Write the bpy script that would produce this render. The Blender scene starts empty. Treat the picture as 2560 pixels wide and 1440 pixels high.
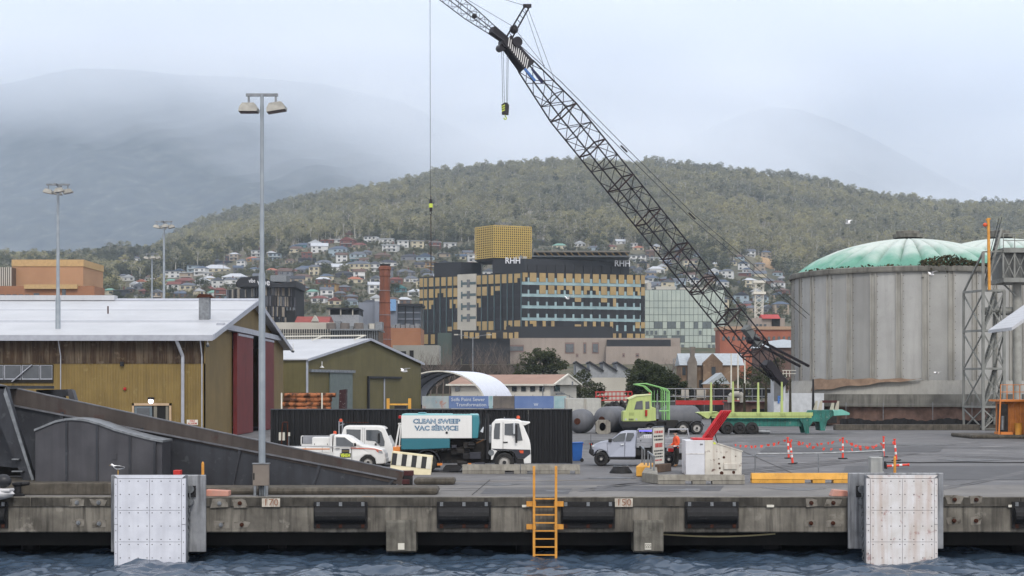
import bpy, bmesh, math, random
import numpy as np
from mathutils import Vector, Matrix, noise as mnoise
R = random.Random(11)
rad = math.radians
SC = bpy.context.scene
COL = SC.collection
# ------------------------------------------------------------------ camera
EYE, FOC, HOR = 3.9, 4000.0, 971.0
cam = bpy.data.cameras.new('camera'); co = bpy.data.objects.new('camera', cam); COL.objects.link(co)
co.location = (0, 0, EYE); co.rotation_euler = (rad(90), 0, 0)
cam.sensor_width = 36; cam.lens = 36 * FOC / 2560; cam.shift_y = (HOR - 720) / 2560
cam.clip_start = 0.5; cam.clip_end = 40000
SC.camera = co
# ------------------------------------------------------------------ sky, sun, exposure
W = bpy.data.worlds.new('World'); SC.world = W; W.use_nodes = True
nt = W.node_tree; nt.nodes.clear()
def wn(t, **k):
    n = nt.nodes.new(t)
    for a, v in k.items(): setattr(n, a, v)
    return n
SUN_EL, SUN_AZ = 42, 168          # azimuth seen from above, 180 = behind the camera
sky = wn('ShaderNodeTexSky', sky_type='NISHITA', sun_disc=False, sun_elevation=rad(SUN_EL), sun_rotation=rad(SUN_AZ))
bg1 = wn('ShaderNodeBackground'); bg1.inputs[1].default_value = 0.1
nt.links.new(sky.outputs[0], bg1.inputs[0])
tc = wn('ShaderNodeTexCoord'); mp = wn('ShaderNodeMapping'); mp.inputs['Scale'].default_value = (1.6, 1.6, 4.5)
nz = wn('ShaderNodeTexNoise'); nz.inputs['Scale'].default_value = 1.3; nz.inputs['Detail'].default_value = 5; nz.inputs['Roughness'].default_value = .5
rp = wn('ShaderNodeValToRGB'); rp.color_ramp.elements[0].position = .3; rp.color_ramp.elements[1].position = .68
rp.color_ramp.elements[0].color = (.78, .80, .89, 1); rp.color_ramp.elements[1].color = (1.08, 1.06, 1.06, 1)
bg2 = wn('ShaderNodeBackground'); bg2.inputs[1].default_value = 1.26
mx = wn('ShaderNodeMixShader'); mx.inputs[0].default_value = .9
ow = wn('ShaderNodeOutputWorld')
for a, b in ((tc.outputs['Generated'], mp.inputs[0]), (mp.outputs[0], nz.inputs['Vector']), (nz.outputs[0], rp.inputs[0]), (rp.outputs[0], bg2.inputs[0]),
             (bg1.outputs[0], mx.inputs[1]), (bg2.outputs[0], mx.inputs[2]), (mx.outputs[0], ow.inputs[0])): nt.links.new(a, b)
sl = bpy.data.lights.new('sun', 'SUN'); so = bpy.data.objects.new('sun', sl); COL.objects.link(so)
sl.energy = 1.5; sl.angle = rad(14); sl.color = (1, .95, .87)
so.rotation_euler = (rad(90 - SUN_EL), 0, rad(12)); so.location = (-30, -30, 60)
SC.view_settings.view_transform = 'Standard'; SC.view_settings.look = 'None'
SC.view_settings.exposure = 0.32; SC.view_settings.gamma = 1; SC.view_settings.use_curve_mapping = False
cy = SC.cycles
cy.max_bounces = 10; cy.diffuse_bounces = 3; cy.glossy_bounces = 3; cy.transmission_bounces = 4; cy.transparent_max_bounces = 8; cy.volume_bounces = 8
cy.use_denoising = True
cy.sample_clamp_indirect = 6
# ------------------------------------------------------------------ helpers
def PX(px, d): return (px - 1280) / FOC * d
def PZ(py, d): return EYE + (HOR - py) / FOC * d
def P(px, py, d): return Vector((PX(px, d), d, PZ(py, d)))
def GD(py): return EYE * FOC / (py - HOR)
def hsh(*a): return R.random()

MATS = {}
def mat(name, col, rough=.6, metal=0., col2=None, scale=2., detail=5, bump=0., bscale=30., streak=None, sfac=.5, sscale=1.5, spots=None, pfac=.3, pscale=6.,
        spec=.3, wave=None, emit=None, rand=None, alpha=None, trans=0., low=.35, high=.7):
    """procedural material: base colour varied by noise, optional vertical streaks, spots, corrugation bump"""
    if name in MATS: return MATS[name]
    m = bpy.data.materials.new(name); m.use_nodes = True; t = m.node_tree; L = t.links.new
    b = t.nodes['Principled BSDF']
    b.inputs['Roughness'].default_value = rough; b.inputs['Metallic'].default_value = metal
    b.inputs['Specular IOR Level'].default_value = spec
    N = t.nodes.new
    tc = N('ShaderNodeTexCoord')
    def noise(sc, det=5, vec=None, rgh=.55):
        n = N('ShaderNodeTexNoise'); n.inputs['Scale'].default_value = sc; n.inputs['Detail'].default_value = det; n.inputs['Roughness'].default_value = rgh
        L(vec or tc.outputs['Object'], n.inputs['Vector']); return n.outputs[0]
    def ramp(src, lo, hi):
        r = N('ShaderNodeMapRange'); r.inputs['From Min'].default_value = lo; r.inputs['From Max'].default_value = hi; r.clamp = True
        L(src, r.inputs[0]); return r.outputs[0]
    def mix(f, a, c):
        x = N('ShaderNodeMix'); x.data_type = 'RGBA'
        for s, v in ((x.inputs[0], f), (x.inputs[6], a), (x.inputs[7], c)):
            if isinstance(v, (int, float)): s.default_value = v
            elif isinstance(v, tuple): s.default_value = (*v[:3], 1)
            else: L(v, s)
        return x.outputs[2]
    def mul(a, k):
        x = N('ShaderNodeMath'); x.operation = 'MULTIPLY'; L(a, x.inputs[0]); x.inputs[1].default_value = k; return x.outputs[0]
    if col2 is None: col2 = tuple(c * .8 for c in col)
    c = mix(ramp(noise(scale, detail), low, high), tuple(col), tuple(col2))
    if rand:
        oi = N('ShaderNodeObjectInfo'); r = N('ShaderNodeValToRGB'); cr = r.color_ramp
        for i, cc in enumerate(rand):
            e = cr.elements[i] if i < 2 else cr.elements.new(.5)
            e.position = i / (len(rand) - 1); e.color = (*cc, 1)
        L(oi.outputs['Random'], r.inputs[0])
        x = N('ShaderNodeMix'); x.data_type = 'RGBA'; x.blend_type = 'MULTIPLY'; x.inputs[0].default_value = 1
        L(c, x.inputs[6]); L(r.outputs[0], x.inputs[7]); c = x.outputs[2]
    if streak:
        mpn = N('ShaderNodeMapping'); mpn.inputs['Scale'].default_value = (sscale, sscale, sscale * .07); L(tc.outputs['Object'], mpn.inputs[0])
        c = mix(mul(ramp(noise(2.2, 6, mpn.outputs[0], .6), .45, .7), sfac), c, tuple(streak))
    if spots:
        c = mix(mul(ramp(noise(pscale, 6, None, .65), .58, .66), pfac), c, tuple(spots))
    L(c, b.inputs['Base Color'])
    h = None
    if wave:
        ax, sc_, st = wave
        w = N('ShaderNodeTexWave'); w.bands_direction = ax; w.inputs['Scale'].default_value = sc_; w.inputs['Distortion'].default_value = 0
        L(tc.outputs['Object'], w.inputs[0])
        bp = N('ShaderNodeBump'); bp.inputs['Strength'].default_value = st; bp.inputs['Distance'].default_value = .03; L(w.outputs[1], bp.inputs['Height']); L(bp.outputs[0], b.inputs['Normal'])
    elif bump:
        bp = N('ShaderNodeBump'); bp.inputs['Strength'].default_value = bump; bp.inputs['Distance'].default_value = .02
        L(noise(bscale, 4), bp.inputs['Height']); L(bp.outputs[0], b.inputs['Normal'])
    if emit:
        b.inputs['Emission Color'].default_value = (*emit[0], 1); b.inputs['Emission Strength'].default_value = emit[1]
    if trans:
        b.inputs['Transmission Weight'].default_value = trans
    if alpha is not None: b.inputs['Alpha'].default_value = alpha
    MATS[name] = m; return m

MX = {}
def reg(o, m): MX[o.name] = m
def wmat(o):
    while o:
        if o.name in MX: return MX[o.name]
        o = o.parent
    return Matrix.Identity(4)
class B:
    """collects faces for one mesh object"""
    def __init__(s): s.v = []; s.f = []; s.sm = False; s.mi = []; s.cur = 0
    def add(s, vs, fs):
        n = len(s.v); s.v += [tuple(v) for v in vs]; s.f += [tuple(i + n for i in f) for f in fs]; s.mi += [s.cur] * len(fs); return s
    def box(s, x0, x1, y0, y1, z0, z1, M=None):
        vs = [Vector((x, y, z)) for z in (z0, z1) for x, y in ((x0, y0), (x1, y0), (x1, y1), (x0, y1))]
        if M: vs = [M @ v for v in vs]
        return s.add(vs, [(3, 2, 1, 0), (4, 5, 6, 7), (0, 1, 5, 4), (1, 2, 6, 5), (2, 3, 7, 6), (3, 0, 4, 7)])
    def quad(s, *p): return s.add(p, [tuple(range(len(p)))])
    def bar(s, p, q, w, h=None, up=(0, 0, 1)):
        """rectangular bar from p to q"""
        p, q = Vector(p), Vector(q); h = h or w; d = (q - p).normalized(); u = Vector(up)
        if abs(d.dot(u)) > .98: u = Vector((0, 1, 0))
        a = d.cross(u).normalized() * w / 2; c = a.cross(d).normalized() * h / 2
        vs = [e + i * a + j * c for e in (p, q) for i, j in ((-1, -1), (1, -1), (1, 1), (-1, 1))]
        return s.add(vs, [(0, 1, 2, 3), (7, 6, 5, 4), (0, 4, 5, 1), (1, 5, 6, 2), (2, 6, 7, 3), (3, 7, 4, 0)])
    def cyl(s, p, q, r0, r1=None, n=10, cap=True):
        p, q = Vector(p), Vector(q); r1 = r0 if r1 is None else r1; d = (q - p).normalized()
        u = Vector((0, 0, 1)) if abs(d.z) < .9 else Vector((1, 0, 0)); a = d.cross(u).normalized(); c = a.cross(d)
        vs = [];
        for e, r in ((p, r0), (q, r1)):
            vs += [e + (a * math.cos(2 * math.pi * i / n) + c * math.sin(2 * math.pi * i / n)) * r for i in range(n)]
        fs = [(i, i + n, (i + 1) % n + n, (i + 1) % n) for i in range(n)]
        if cap: fs += [tuple(range(n)), tuple(reversed(range(n, 2 * n)))]
        return s.add(vs, fs)
    def tube(s, pts, r, n=6):
        for a, b in zip(pts, pts[1:]): s.cyl(a, b, r, r, n)
        return s
    def prism(s, poly, a0, a1, axis='y'):
        """2D polygon extruded along an axis; poly in the other two coordinates (x,z) (y,z) or (x,y)"""
        f = {'y': lambda p, a: (p[0], a, p[1]), 'x': lambda p, a: (a, p[0], p[1]), 'z': lambda p, a: (p[0], p[1], a)}[axis]
        n = len(poly); vs = [f(p, a0) for p in poly] + [f(p, a1) for p in poly]
        return s.add(vs, [tuple(range(n)), tuple(reversed(range(n, 2 * n)))] + [(i, i + n, (i + 1) % n + n, (i + 1) % n) for i in range(n)])
    def lathe(s, prof, n=24, c=(0, 0, 0), ax='z', a0=0., a1=2 * math.pi, cap=False):
        full = abs(a1 - a0 - 2 * math.pi) < 1e-6; k = n if full else n + 1
        vs = []
        for r, h in prof:
            for i in range(k):
                t = a0 + (a1 - a0) * i / n; p = (r * math.cos(t), r * math.sin(t), h)
                if ax == 'y': p = (p[0], p[2], p[1])
                if ax == 'x': p = (p[2], p[0], p[1])
                vs.append((p[0] + c[0], p[1] + c[1], p[2] + c[2]))
        fs = []
        for j in range(len(prof) - 1):
            for i in range(n if full else n):
                i2 = (i + 1) % k if full else i + 1
                fs.append((j * k + i, j * k + i2, (j + 1) * k + i2, (j + 1) * k + i))
        return s.add(vs, fs)
    def sphere(s, c, r, n=12, m=8, sc=(1, 1, 1)):
        vs = []; fs = []
        for j in range(m + 1):
            t = math.pi * j / m
            for i in range(n):
                a = 2 * math.pi * i / n
                vs.append((c[0] + r * sc[0] * math.sin(t) * math.cos(a), c[1] + r * sc[1] * math.sin(t) * math.sin(a), c[2] + r * sc[2] * math.cos(t)))
        for j in range(m):
            for i in range(n): fs.append((j * n + i, (j + 1) * n + i, (j + 1) * n + (i + 1) % n, j * n + (i + 1) % n))
        return s.add(vs, fs)
    def mesh(s, name, mats, smooth=False, fix=True):
        me = bpy.data.meshes.new(name); me.from_pydata(s.v, [], s.f)
        for m in (mats if isinstance(mats, (list, tuple)) else [mats]): me.materials.append(m)
        if isinstance(mats, (list, tuple)) and len(mats) > 1: me.polygons.foreach_set('material_index', s.mi)
        if fix:
            bm = bmesh.new(); bm.from_mesh(me); bmesh.ops.recalc_face_normals(bm, faces=bm.faces); bm.to_mesh(me); bm.free()
        if smooth:
            me.polygons.foreach_set('use_smooth', [True] * len(me.polygons))
            try: me.set_sharp_from_angle(angle=rad(38))
            except Exception: pass
        me.update(); return me
    def to(s, name, mats, parent=None, smooth=False, world=False, fix=True, bevel=0):
        if world and parent:
            inv = wmat(parent).inverted(); s.v = [tuple(inv @ Vector(v)) for v in s.v]
        o = bpy.data.objects.new(name, s.mesh(name, mats, smooth, fix)); COL.objects.link(o)
        if parent: o.parent = parent
        if bevel:
            md = o.modifiers.new('bevel', 'BEVEL'); md.width = bevel; md.segments = 2; md.limit_method = 'ANGLE'; md.angle_limit = rad(35)
        return o
def tag(o, label, cat, group=None):
    o['label'] = label; o['category'] = cat
    if group: o['group'] = group
    return o
def struct(o): o['kind'] = 'structure'; return o
def stuff(o): o['kind'] = 'stuff'; return o
def thing(name, label, cat, loc=(0, 0, 0), rz=0., group=None):
    o = bpy.data.objects.new(name, None); COL.objects.link(o); o.location = loc; o.rotation_euler = (0, 0, rz)
    o.empty_display_size = .2
    tag(o, label, cat, group); reg(o, Matrix.Translation(Vector(loc)) @ Matrix.Rotation(rz, 4, 'Z')); return o
def cpy(o, loc=None, rz=None, label=None, group=None, sc=None):
    """copy of a thing with its parts and sub-parts"""
    def rec(q, par):
        c = q.copy(); COL.objects.link(c)
        if par: c.parent = par
        for ch in q.children: rec(ch, c)
        return c
    c = rec(o, None)
    if loc is not None: c.location = loc
    if rz is not None: c.rotation_euler = (0, 0, rz)
    if sc is not None: c.scale = (sc, sc, sc) if isinstance(sc, (int, float)) else sc
    if label: c['label'] = label
    if group: c['group'] = group
    return c
def inst(o, loc, parent=None, rz=0., sc=None):
    """copy of one part sharing its mesh"""
    c = o.copy(); COL.objects.link(c); c.location = loc; c.rotation_euler = (0, 0, rz)
    if parent is not None: c.parent = parent
    if sc: c.scale = sc
    return c
def text(name, s, size, m, M, parent=None, ext=.004, bold=0., align='CENTER', squash=1.0):
    """lettering as a mesh; M places it (text lies in local XZ plane facing -Y)"""
    cu = bpy.data.curves.new(name, 'FONT'); cu.body = s; cu.size = size; cu.extrude = ext; cu.align_x = align; cu.align_y = 'CENTER'; cu.offset = bold; cu.resolution_u = 2
    t = bpy.data.objects.new(name, cu); COL.objects.link(t)
    me = bpy.data.meshes.new_from_object(t.evaluated_get(bpy.context.evaluated_depsgraph_get()))
    bpy.data.objects.remove(t); bpy.data.curves.remove(cu)
    T = M @ Matrix.Rotation(rad(90), 4, 'X') @ Matrix.Diagonal((squash, 1, 1, 1))
    if parent: T = wmat(parent).inverted() @ T
    me.transform(T); me.materials.clear(); me.materials.append(m)
    o = bpy.data.objects.new(name, me); COL.objects.link(o)
    if parent: o.parent = parent
    return o
Tr = Matrix.Translation
def Rz(a): return Matrix.Rotation(a, 4, 'Z')
def lin(*c):  # sRGB 0-255 -> linear
    v = [((x / 255) / 12.92 if x <= 10 else (((x / 255) + .055) / 1.055) ** 2.4) for x in c]; g = .25 * v[0] + .6 * v[1] + .15 * v[2]
    return tuple(max(1e-4, x + (g - x) * .17) ** 1.19 * .94 for x in v)

# ------------------------------------------------------------------ terrain
def itp(u, xs, ys): return np.interp(u, xs, ys)
RX = [-900, -200, 0, 250, 350, 420, 480, 600, 700, 800, 900, 1000, 1100, 1250, 1400, 1550, 1700, 1850, 2000, 2100, 2200, 2300, 2450, 2560, 3400]
RY = [800, 790, 770, 730, 660, 610, 582, 548, 526, 506, 482, 466, 446, 430, 424, 414, 423, 438, 463, 479, 499, 514, 521, 524, 560]
DS = [150, 250, 420, 570, 850, 1350, 1700, 2300, 3200]
def zkeys(u):
    u = np.asarray(u, float)
    def z(py, d): return EYE + (HOR - py) / FOC * d
    z850 = z(itp(u, [-900, 0, 350, 1000, 1700, 2000, 3400], [812, 806, 786, 775, 790, 806, 812]), 850)
    z1350 = z(itp(u, [-900, 0, 200, 350, 500, 700, 900, 1250, 1700, 2000, 3400], [704, 702, 700, 690, 668, 632, 603, 604, 650, 690, 700]), 1350)
    z2300 = z(itp(u, RX, RY), 2300)
    zm = z1350 + (z2300 - z1350) * (350 / 950)
    z1700 = np.where(u < 450, np.maximum(zm, z(itp(u, [-900, 0, 100, 200, 300, 380, 450], [664, 654, 652, 650, 650, 664, 720]), 1700)), zm)
    return np.stack([u * 0 - .06, u * 0 - .06, u * 0 + 6, u * 0 + 13, z850, z1350, z1700, z2300, .55 * z2300])
def terr(u, d):
    """ground height for picture column u at distance d (arrays)"""
    u = np.atleast_1d(np.asarray(u, float)); d = np.atleast_1d(np.asarray(d, float))
    K = zkeys(u); out = np.zeros_like(u)
    idx = np.clip(np.searchsorted(DS, d) - 1, 0, len(DS) - 2)
    D = np.array(DS, float); t = (d - D[idx]) / (D[idx + 1] - D[idx]); t = np.clip(t, 0, 1)
    a = K[idx, np.arange(len(u))]; b = K[idx + 1, np.arange(len(u))]
    x = (u - 1280) / FOC * d
    bump = (np.sin(x / 61 + 1.3) * np.sin(d / 83) + .6 * np.sin(x / 27 + d / 41) + .4 * np.sin(x / 15 - d / 23)) * np.clip((d - 800) / 600, 0, 1) * 4
    return a + (b - a) * t + bump
def tz(u, d): return float(terr([u], [d])[0])
def hit(u, py, d0=700, d1=2300):
    """distance at which the ground in column u shows at picture height py"""
    ds = np.arange(d0, d1, 4.); z = terr(np.full_like(ds, u), ds); p = HOR - (z - EYE) / ds * FOC
    k = np.argmax(p <= py); return float(ds[k]) if p.min() <= py else float(d1)
def grid_obj(name, us, ds, zf, m, smooth=True):
    U, D = np.meshgrid(us, ds); Z = zf(U.ravel(), D.ravel())
    X = (U.ravel() - 1280) / FOC * D.ravel()
    vs = np.stack([X, D.ravel(), Z], 1); nu, nd = len(us), len(ds)
    i = np.arange((nd - 1) * nu).reshape(nd - 1, nu)[:, :-1].ravel()
    fs = np.stack([i, i + 1, i + nu + 1, i + nu], 1)
    me = bpy.data.meshes.new(name); me.from_pydata(vs.tolist(), [], fs.tolist()); me.materials.append(m)
    if smooth: me.polygons.foreach_set('use_smooth', [True] * len(me.polygons))
    o = bpy.data.objects.new(name, me); COL.objects.link(o); return o
m_hillsoil = mat('hill_soil', (.14, .128, .088), .95, col2=(.21, .19, .13), scale=.03, bump=.4, bscale=.3, spots=(.2, .15, .08), pfac=.5, pscale=.02)
def town_soil():
    t_ = m_hillsoil.node_tree; bs = t_.nodes['Principled BSDF']; src = bs.inputs['Base Color'].links[0].from_socket; tc_ = t_.nodes.new('ShaderNodeTexCoord'); sx = t_.nodes.new('ShaderNodeSeparateXYZ'); t_.links.new(tc_.outputs['Object'], sx.inputs[0])
    mr = t_.nodes.new('ShaderNodeMapRange'); mr.inputs[1].default_value = 1330; mr.inputs[2].default_value = 1440; t_.links.new(sx.outputs[1], mr.inputs[0]); nz_ = t_.nodes.new('ShaderNodeTexNoise'); nz_.inputs['Scale'].default_value = .09; nz_.inputs['Detail'].default_value = 6; t_.links.new(tc_.outputs['Object'], nz_.inputs['Vector'])
    g_ = t_.nodes.new('ShaderNodeValToRGB'); e = g_.color_ramp.elements; e[0].position = .38; e[1].position = .66; e[0].color = (.05, .058, .032, 1); e[1].color = (.115, .095, .065, 1); t_.links.new(nz_.outputs[0], g_.inputs[0])
    mx_ = t_.nodes.new('ShaderNodeMix'); mx_.data_type = 'RGBA'; t_.links.new(mr.outputs[0], mx_.inputs[0]); t_.links.new(g_.outputs[0], mx_.inputs[6]); t_.links.new(src, mx_.inputs[7]); t_.links.new(mx_.outputs[2], bs.inputs['Base Color'])
town_soil()   # lawns and gardens in town, dry litter on the hill
struct(grid_obj('ground', np.linspace(-900, 3400, 150), np.concatenate([np.linspace(150, 850, 40), np.linspace(866, 2500, 110), np.linspace(2540, 3200, 12)]), terr, m_hillsoil))
# mountain behind, its top in the cloud
MXs = [-1500, -700, -300, 0, 60, 120, 200, 330, 450, 600, 800, 1000, 1150, 1300, 1500, 1650, 1750, 1850, 1930, 2000, 2100, 2200, 2300, 2400, 2500, 2700, 3300, 4200]
MYs = [420, 330, 260, 208, 196, 180, 167, 171, 184, 188, 205, 250, 320, 400, 440, 400, 330, 285, 265, 270, 305, 352, 408, 462, 505, 575, 690, 800]
def zmount(u, d):
    zr = EYE + (HOR - itp(u, MXs, MYs)) / FOC * 6600
    t = np.clip((d - 3300) / 3300, 0, 1.6)
    prof = np.where(t <= 1, t ** 1.15, 1 - (t - 1) * .25)
    x = (u - 1280) / FOC * d
    b = (np.sin(x / 310 + d / 500) + .7 * np.sin(x / 130 - d / 240 + 2) + .45 * np.sin(x / 57 + d / 91) + .3 * np.sin(x / 29 - d / 37)) * 22 * np.sin(np.clip(t, 0, 1) * math.pi)
    return 40 + (zr - 40) * prof + b + .8 * np.sin(x / 11 + d / 7) * (t > .05)
m_mount = mat('hazed_mountain_bush', (.034, .046, .06), .95, col2=(.075, .085, .088), scale=.02, detail=9, bump=1, bscale=.03, spots=(.2, .2, .2), pfac=.18, pscale=.02)  # bluish base: some of the distance haze is put into the colour
struct(grid_obj('mountain', np.linspace(-1500, 4200, 260), np.linspace(3300, 8400, 110), zmount, m_mount))
# ------------------------------------------------------------------ water, quay, yard
def waves(x, y):
    rr = np.random.RandomState(4); h = np.zeros_like(x)
    for k in range(60):
        lam = .3 * (4.5 / .3) ** (rr.rand() ** 1.3); th = rr.normal(.9, .8); a = .0092 * lam ** .75
        h += a * np.sin(2 * math.pi / lam * (x * math.cos(th) + y * math.sin(th)) + rr.rand() * 6.28)
    return h
xs = np.concatenate([np.linspace(-400, -27, 20), np.linspace(-26, 26, 520), np.linspace(27, 400, 20)])
ys = np.concatenate([np.linspace(-60, 44, 12), np.linspace(45, 60, 170), [63, 70, 80]])
Xg, Yg = np.meshgrid(xs, ys); hh = waves(Xg.ravel(), Yg.ravel()); hh *= np.clip((27 - np.abs(Xg.ravel())) / 1, .0, 1) * (Yg.ravel() > 44.5) * (Yg.ravel() < 60.2)
vs = np.stack([Xg.ravel(), Yg.ravel(), -2.2 + hh], 1); nu = len(xs)
i = np.arange((len(ys) - 1) * nu).reshape(-1, nu)[:, :-1].ravel()
me = bpy.data.meshes.new('water'); me.from_pydata(vs.tolist(), [], np.stack([i, i + 1, i + nu + 1, i + nu], 1).tolist())
me.polygons.foreach_set('use_smooth', [True] * len(me.polygons))
m_water = mat('sea_water', (.045, .068, .10), .1, col2=(.03, .05, .08), spec=.5, bump=.5, bscale=7)
MATS['sea_water'].node_tree.nodes['Principled BSDF'].inputs['IOR'].default_value = 1.33
me.materials.append(m_water); struct_w = bpy.data.objects.new('water', me); COL.objects.link(struct_w); struct(struct_w)
# ------------------------------------------------------------------ wharf
m_conc = mat('wharf_concrete', lin(142, 137, 127), .85, col2=lin(98, 94, 87), scale=.9, streak=lin(48, 46, 43), sfac=.75, sscale=2.2, bump=.35, bscale=14, spots=lin(165, 160, 150), pfac=.5, pscale=1.3)
m_conc2 = mat('wharf_concrete_cap', lin(104, 100, 92), .85, col2=lin(66, 63, 58), scale=1.4, streak=lin(45, 43, 40), sfac=.7, sscale=3, bump=.35, bscale=14)
m_conc3 = mat('pier_concrete', lin(132, 129, 120), .85, col2=lin(96, 93, 86), scale=1.7, streak=lin(60, 57, 52), sfac=.6, sscale=3, bump=.35, bscale=20, spots=lin(70, 66, 58), pfac=.5, pscale=2)
m_dark = mat('dark_concrete', lin(42, 40, 37), .6, col2=lin(24, 23, 22), scale=1.2, streak=lin(16, 16, 16), sfac=.6)  # under-wharf shade put into this near-black colour, reused for other dark parts
m_asph = mat('yard_asphalt', lin(122, 121, 122), .8, col2=lin(101, 101, 103), scale=.12, detail=8, bump=.25, bscale=40, spots=lin(148, 146, 144), pfac=.6, pscale=.35, spec=.35, streak=lin(88, 88, 90), sfac=.6, sscale=.22)
m_apron = mat('apron_concrete', lin(134, 131, 127), .8, col2=lin(112, 110, 108), scale=.35, detail=8, bump=.2, bscale=30, spots=lin(92, 90, 88), pfac=.5, pscale=.8)
struct(B().box(-160, 160, 57.6, 262, -.5, -.004).to('yard', m_asph))
def waveY(x): return 0
struct(B().quad((-60, 57.62, 0.004), (60, 57.62, 0.004), (60, 64.4, 0.004), (-60, 64.4, 0.004)).to('quay_apron', m_apron))
qy = struct(B().prism([(57.46, .0), (57.40, -.05), (57.40, -.33), (57.45, -.335), (57.45, -1.24), (57.5, -1.28), (59.2, -1.28), (59.2, -.06), (57.62, -.06), (57.62, .006)], -60, 60, 'x').to('quay', m_conc))
# cap band is its own pour
for k in range(-4, 5):
    x0 = PX(1003 + 618 * k, 57.4)
    struct(B().box(x0 - 4.42, x0 + 4.42, 57.375, 57.46, -.325, -.012).to('cap_beam', m_conc2, qy))
    b = B().prism([(57.33, -.82), (57.30, -.9), (57.30, -1.92), (57.4, -1.98), (58.6, -1.98), (58.6, -.82)], x0 - .53, x0 + .53, 'x').to('pier_block', m_conc3, qy)
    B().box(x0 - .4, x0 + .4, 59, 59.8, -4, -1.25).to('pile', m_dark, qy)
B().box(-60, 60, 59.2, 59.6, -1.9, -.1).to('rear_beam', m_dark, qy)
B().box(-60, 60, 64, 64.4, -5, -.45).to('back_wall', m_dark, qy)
for k in range(-9, 10):
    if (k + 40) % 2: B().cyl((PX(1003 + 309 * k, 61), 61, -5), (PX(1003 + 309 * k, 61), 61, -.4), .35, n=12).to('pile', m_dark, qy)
m_wear = mat('pale_patch_concrete', lin(146, 141, 132), .9, col2=lin(110, 105, 97), scale=4, spots=lin(74, 68, 60), pfac=.7, pscale=4)
m_rust = mat('rust', lin(96, 52, 30), .9, col2=lin(60, 36, 26), scale=9, bump=.3)
m_galv = mat('galvanised', lin(150, 154, 158), .45, .6, col2=lin(120, 124, 128), scale=4)
# old anchor brackets on the face
for px, py in ((193, 1256), (247, 1256), (195, 1307), (247, 1309), (549, 1258), (600, 1258), (552, 1312), (604, 1312), (2028, 1257), (2083, 1257), (2028, 1308), (2083, 1308), (2386, 1249), (2440, 1249), (2386, 1302), (2441, 1302)):
    c = P(px, py, 57.37)
    y_ = 57.362 if py < 1265 else 57.435; w = R.uniform(.2, .3); h = R.uniform(.12, .17); a = B().prism([(c.x - w * R.uniform(.7, 1.2), c.z - h), (c.x + w * R.uniform(.7, 1.2), c.z - h * R.uniform(.7, 1)), (c.x + w * R.uniform(.8, 1.2), c.z + h * R.uniform(.6, 1)), (c.x + w * .2, c.z + h), (c.x - w * R.uniform(.8, 1.2), c.z + h * R.uniform(.5, 1))], y_, 57.46, 'y').to('repair_patch', m_wear, qy)
    bb = B(); y0 = 57.345 if py < 1265 else 57.415
    bb.cyl((c.x, y0 - .05, c.z), (c.x, y0 + .02, c.z), .075, .075, 10); bb.cyl((c.x, y0 - .12, c.z), (c.x, y0, c.z), .03, .03, 8)
    bb.to('anchor_bolt', m_rust if px > 560 else m_galv, qy)
m_pw = mat('white_plate_paint', lin(205, 200, 188), .6, col2=lin(180, 172, 158), scale=6, streak=lin(120, 70, 40), sfac=.7, sscale=8)
m_blk = mat('black_letters', (.015, .015, .017), .6)
m_rustl = mat('faded_brown_letters', lin(158, 116, 92), .8)
def plate(px0, px1, py0, py1, d, s, label, m, mt=None, size=None, sq=.8):
    a = P(px0, py1, d); c = P(px1, py0, d)
    t = thing('marker_plate', label, 'sign', ((a.x + c.x) / 2, d, a.z))
    B().box(a.x, c.x, d - .015, d + .03, a.z, c.z).to('plate', m, t, world=True)
    if s: text('lettering', s, size or (c.z - a.z) * .95, mt or m_blk, Tr(((a.x + c.x) / 2, d - .02, (a.z + c.z) / 2)), t, squash=sq)
    return t
plate(655, 700, 1246, 1267, 57.36, '170', 'rust streaked white plate reading 170 on the quay face below the lamp post', m_pw, m_rustl, .34, 1.1)
plate(1537, 1582, 1246, 1267, 57.36, '150', 'rust streaked white plate reading 150 on the quay face beside the yellow ladder', m_pw, m_rustl, .34, 1.1)
m_clean = mat('clean_white_plate', lin(215, 212, 200), .6)
plate(1612, 1628, 1358, 1374, 57.28, '55S', 'small white plate lettered 55S on a concrete pier block', m_clean, None, .2, .75)
plate(995, 1011, 1358, 1374, 57.28, '', 'small blank white plate on a concrete pier block', m_clean)
for px, lab in ((1314, 'left of the yellow ladder'), (1926, 'right of the last black rubber bumper'), (2530, 'at the far end past the rusty fender')):
    t = plate(px - 9, px + 9, 1262, 1268, 57.36, '', 'thin pale strip plate on the quay face ' + lab, m_clean)
# black rubber bumpers on the face
m_rub = mat('black_rubber', (.006, .006, .007), .7, col2=(.011, .011, .012), scale=6, spots=(.08, .08, .08), pfac=.3, pscale=14, bump=.2)
def bumper():
    t = thing('rubber_bumper', 'black rubber bumper with steel clamps bolted to the quay face', 'bumper', (0, 0, 0), group='black rubber bumpers along the quay face')
    b = B(); w = .965
    b.box(-w, w, -.07, 0, -.48, .48)
    b.prism([(-.06, .3), (-.2, .26), (-.33, .12), (-.36, -.02), (-.33, -.14), (-.2, -.26), (-.06, -.3)], -w + .06, w - .06, 'x')
    b.to('rubber', m_rub, t, bevel=.02)
    for z, m in ((.39, m_galv), (-.4, m_rust)):
        for x in (-.8, 0, .8):
            c = B(); c.box(x - .055, x + .055, -.105, -.065, z - .07, z + .07); c.cyl((x, -.15, z), (x, -.1, z), .025, n=8); c.to('clamp', m, t)
    return t
bp0 = bumper(); first = True
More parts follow.
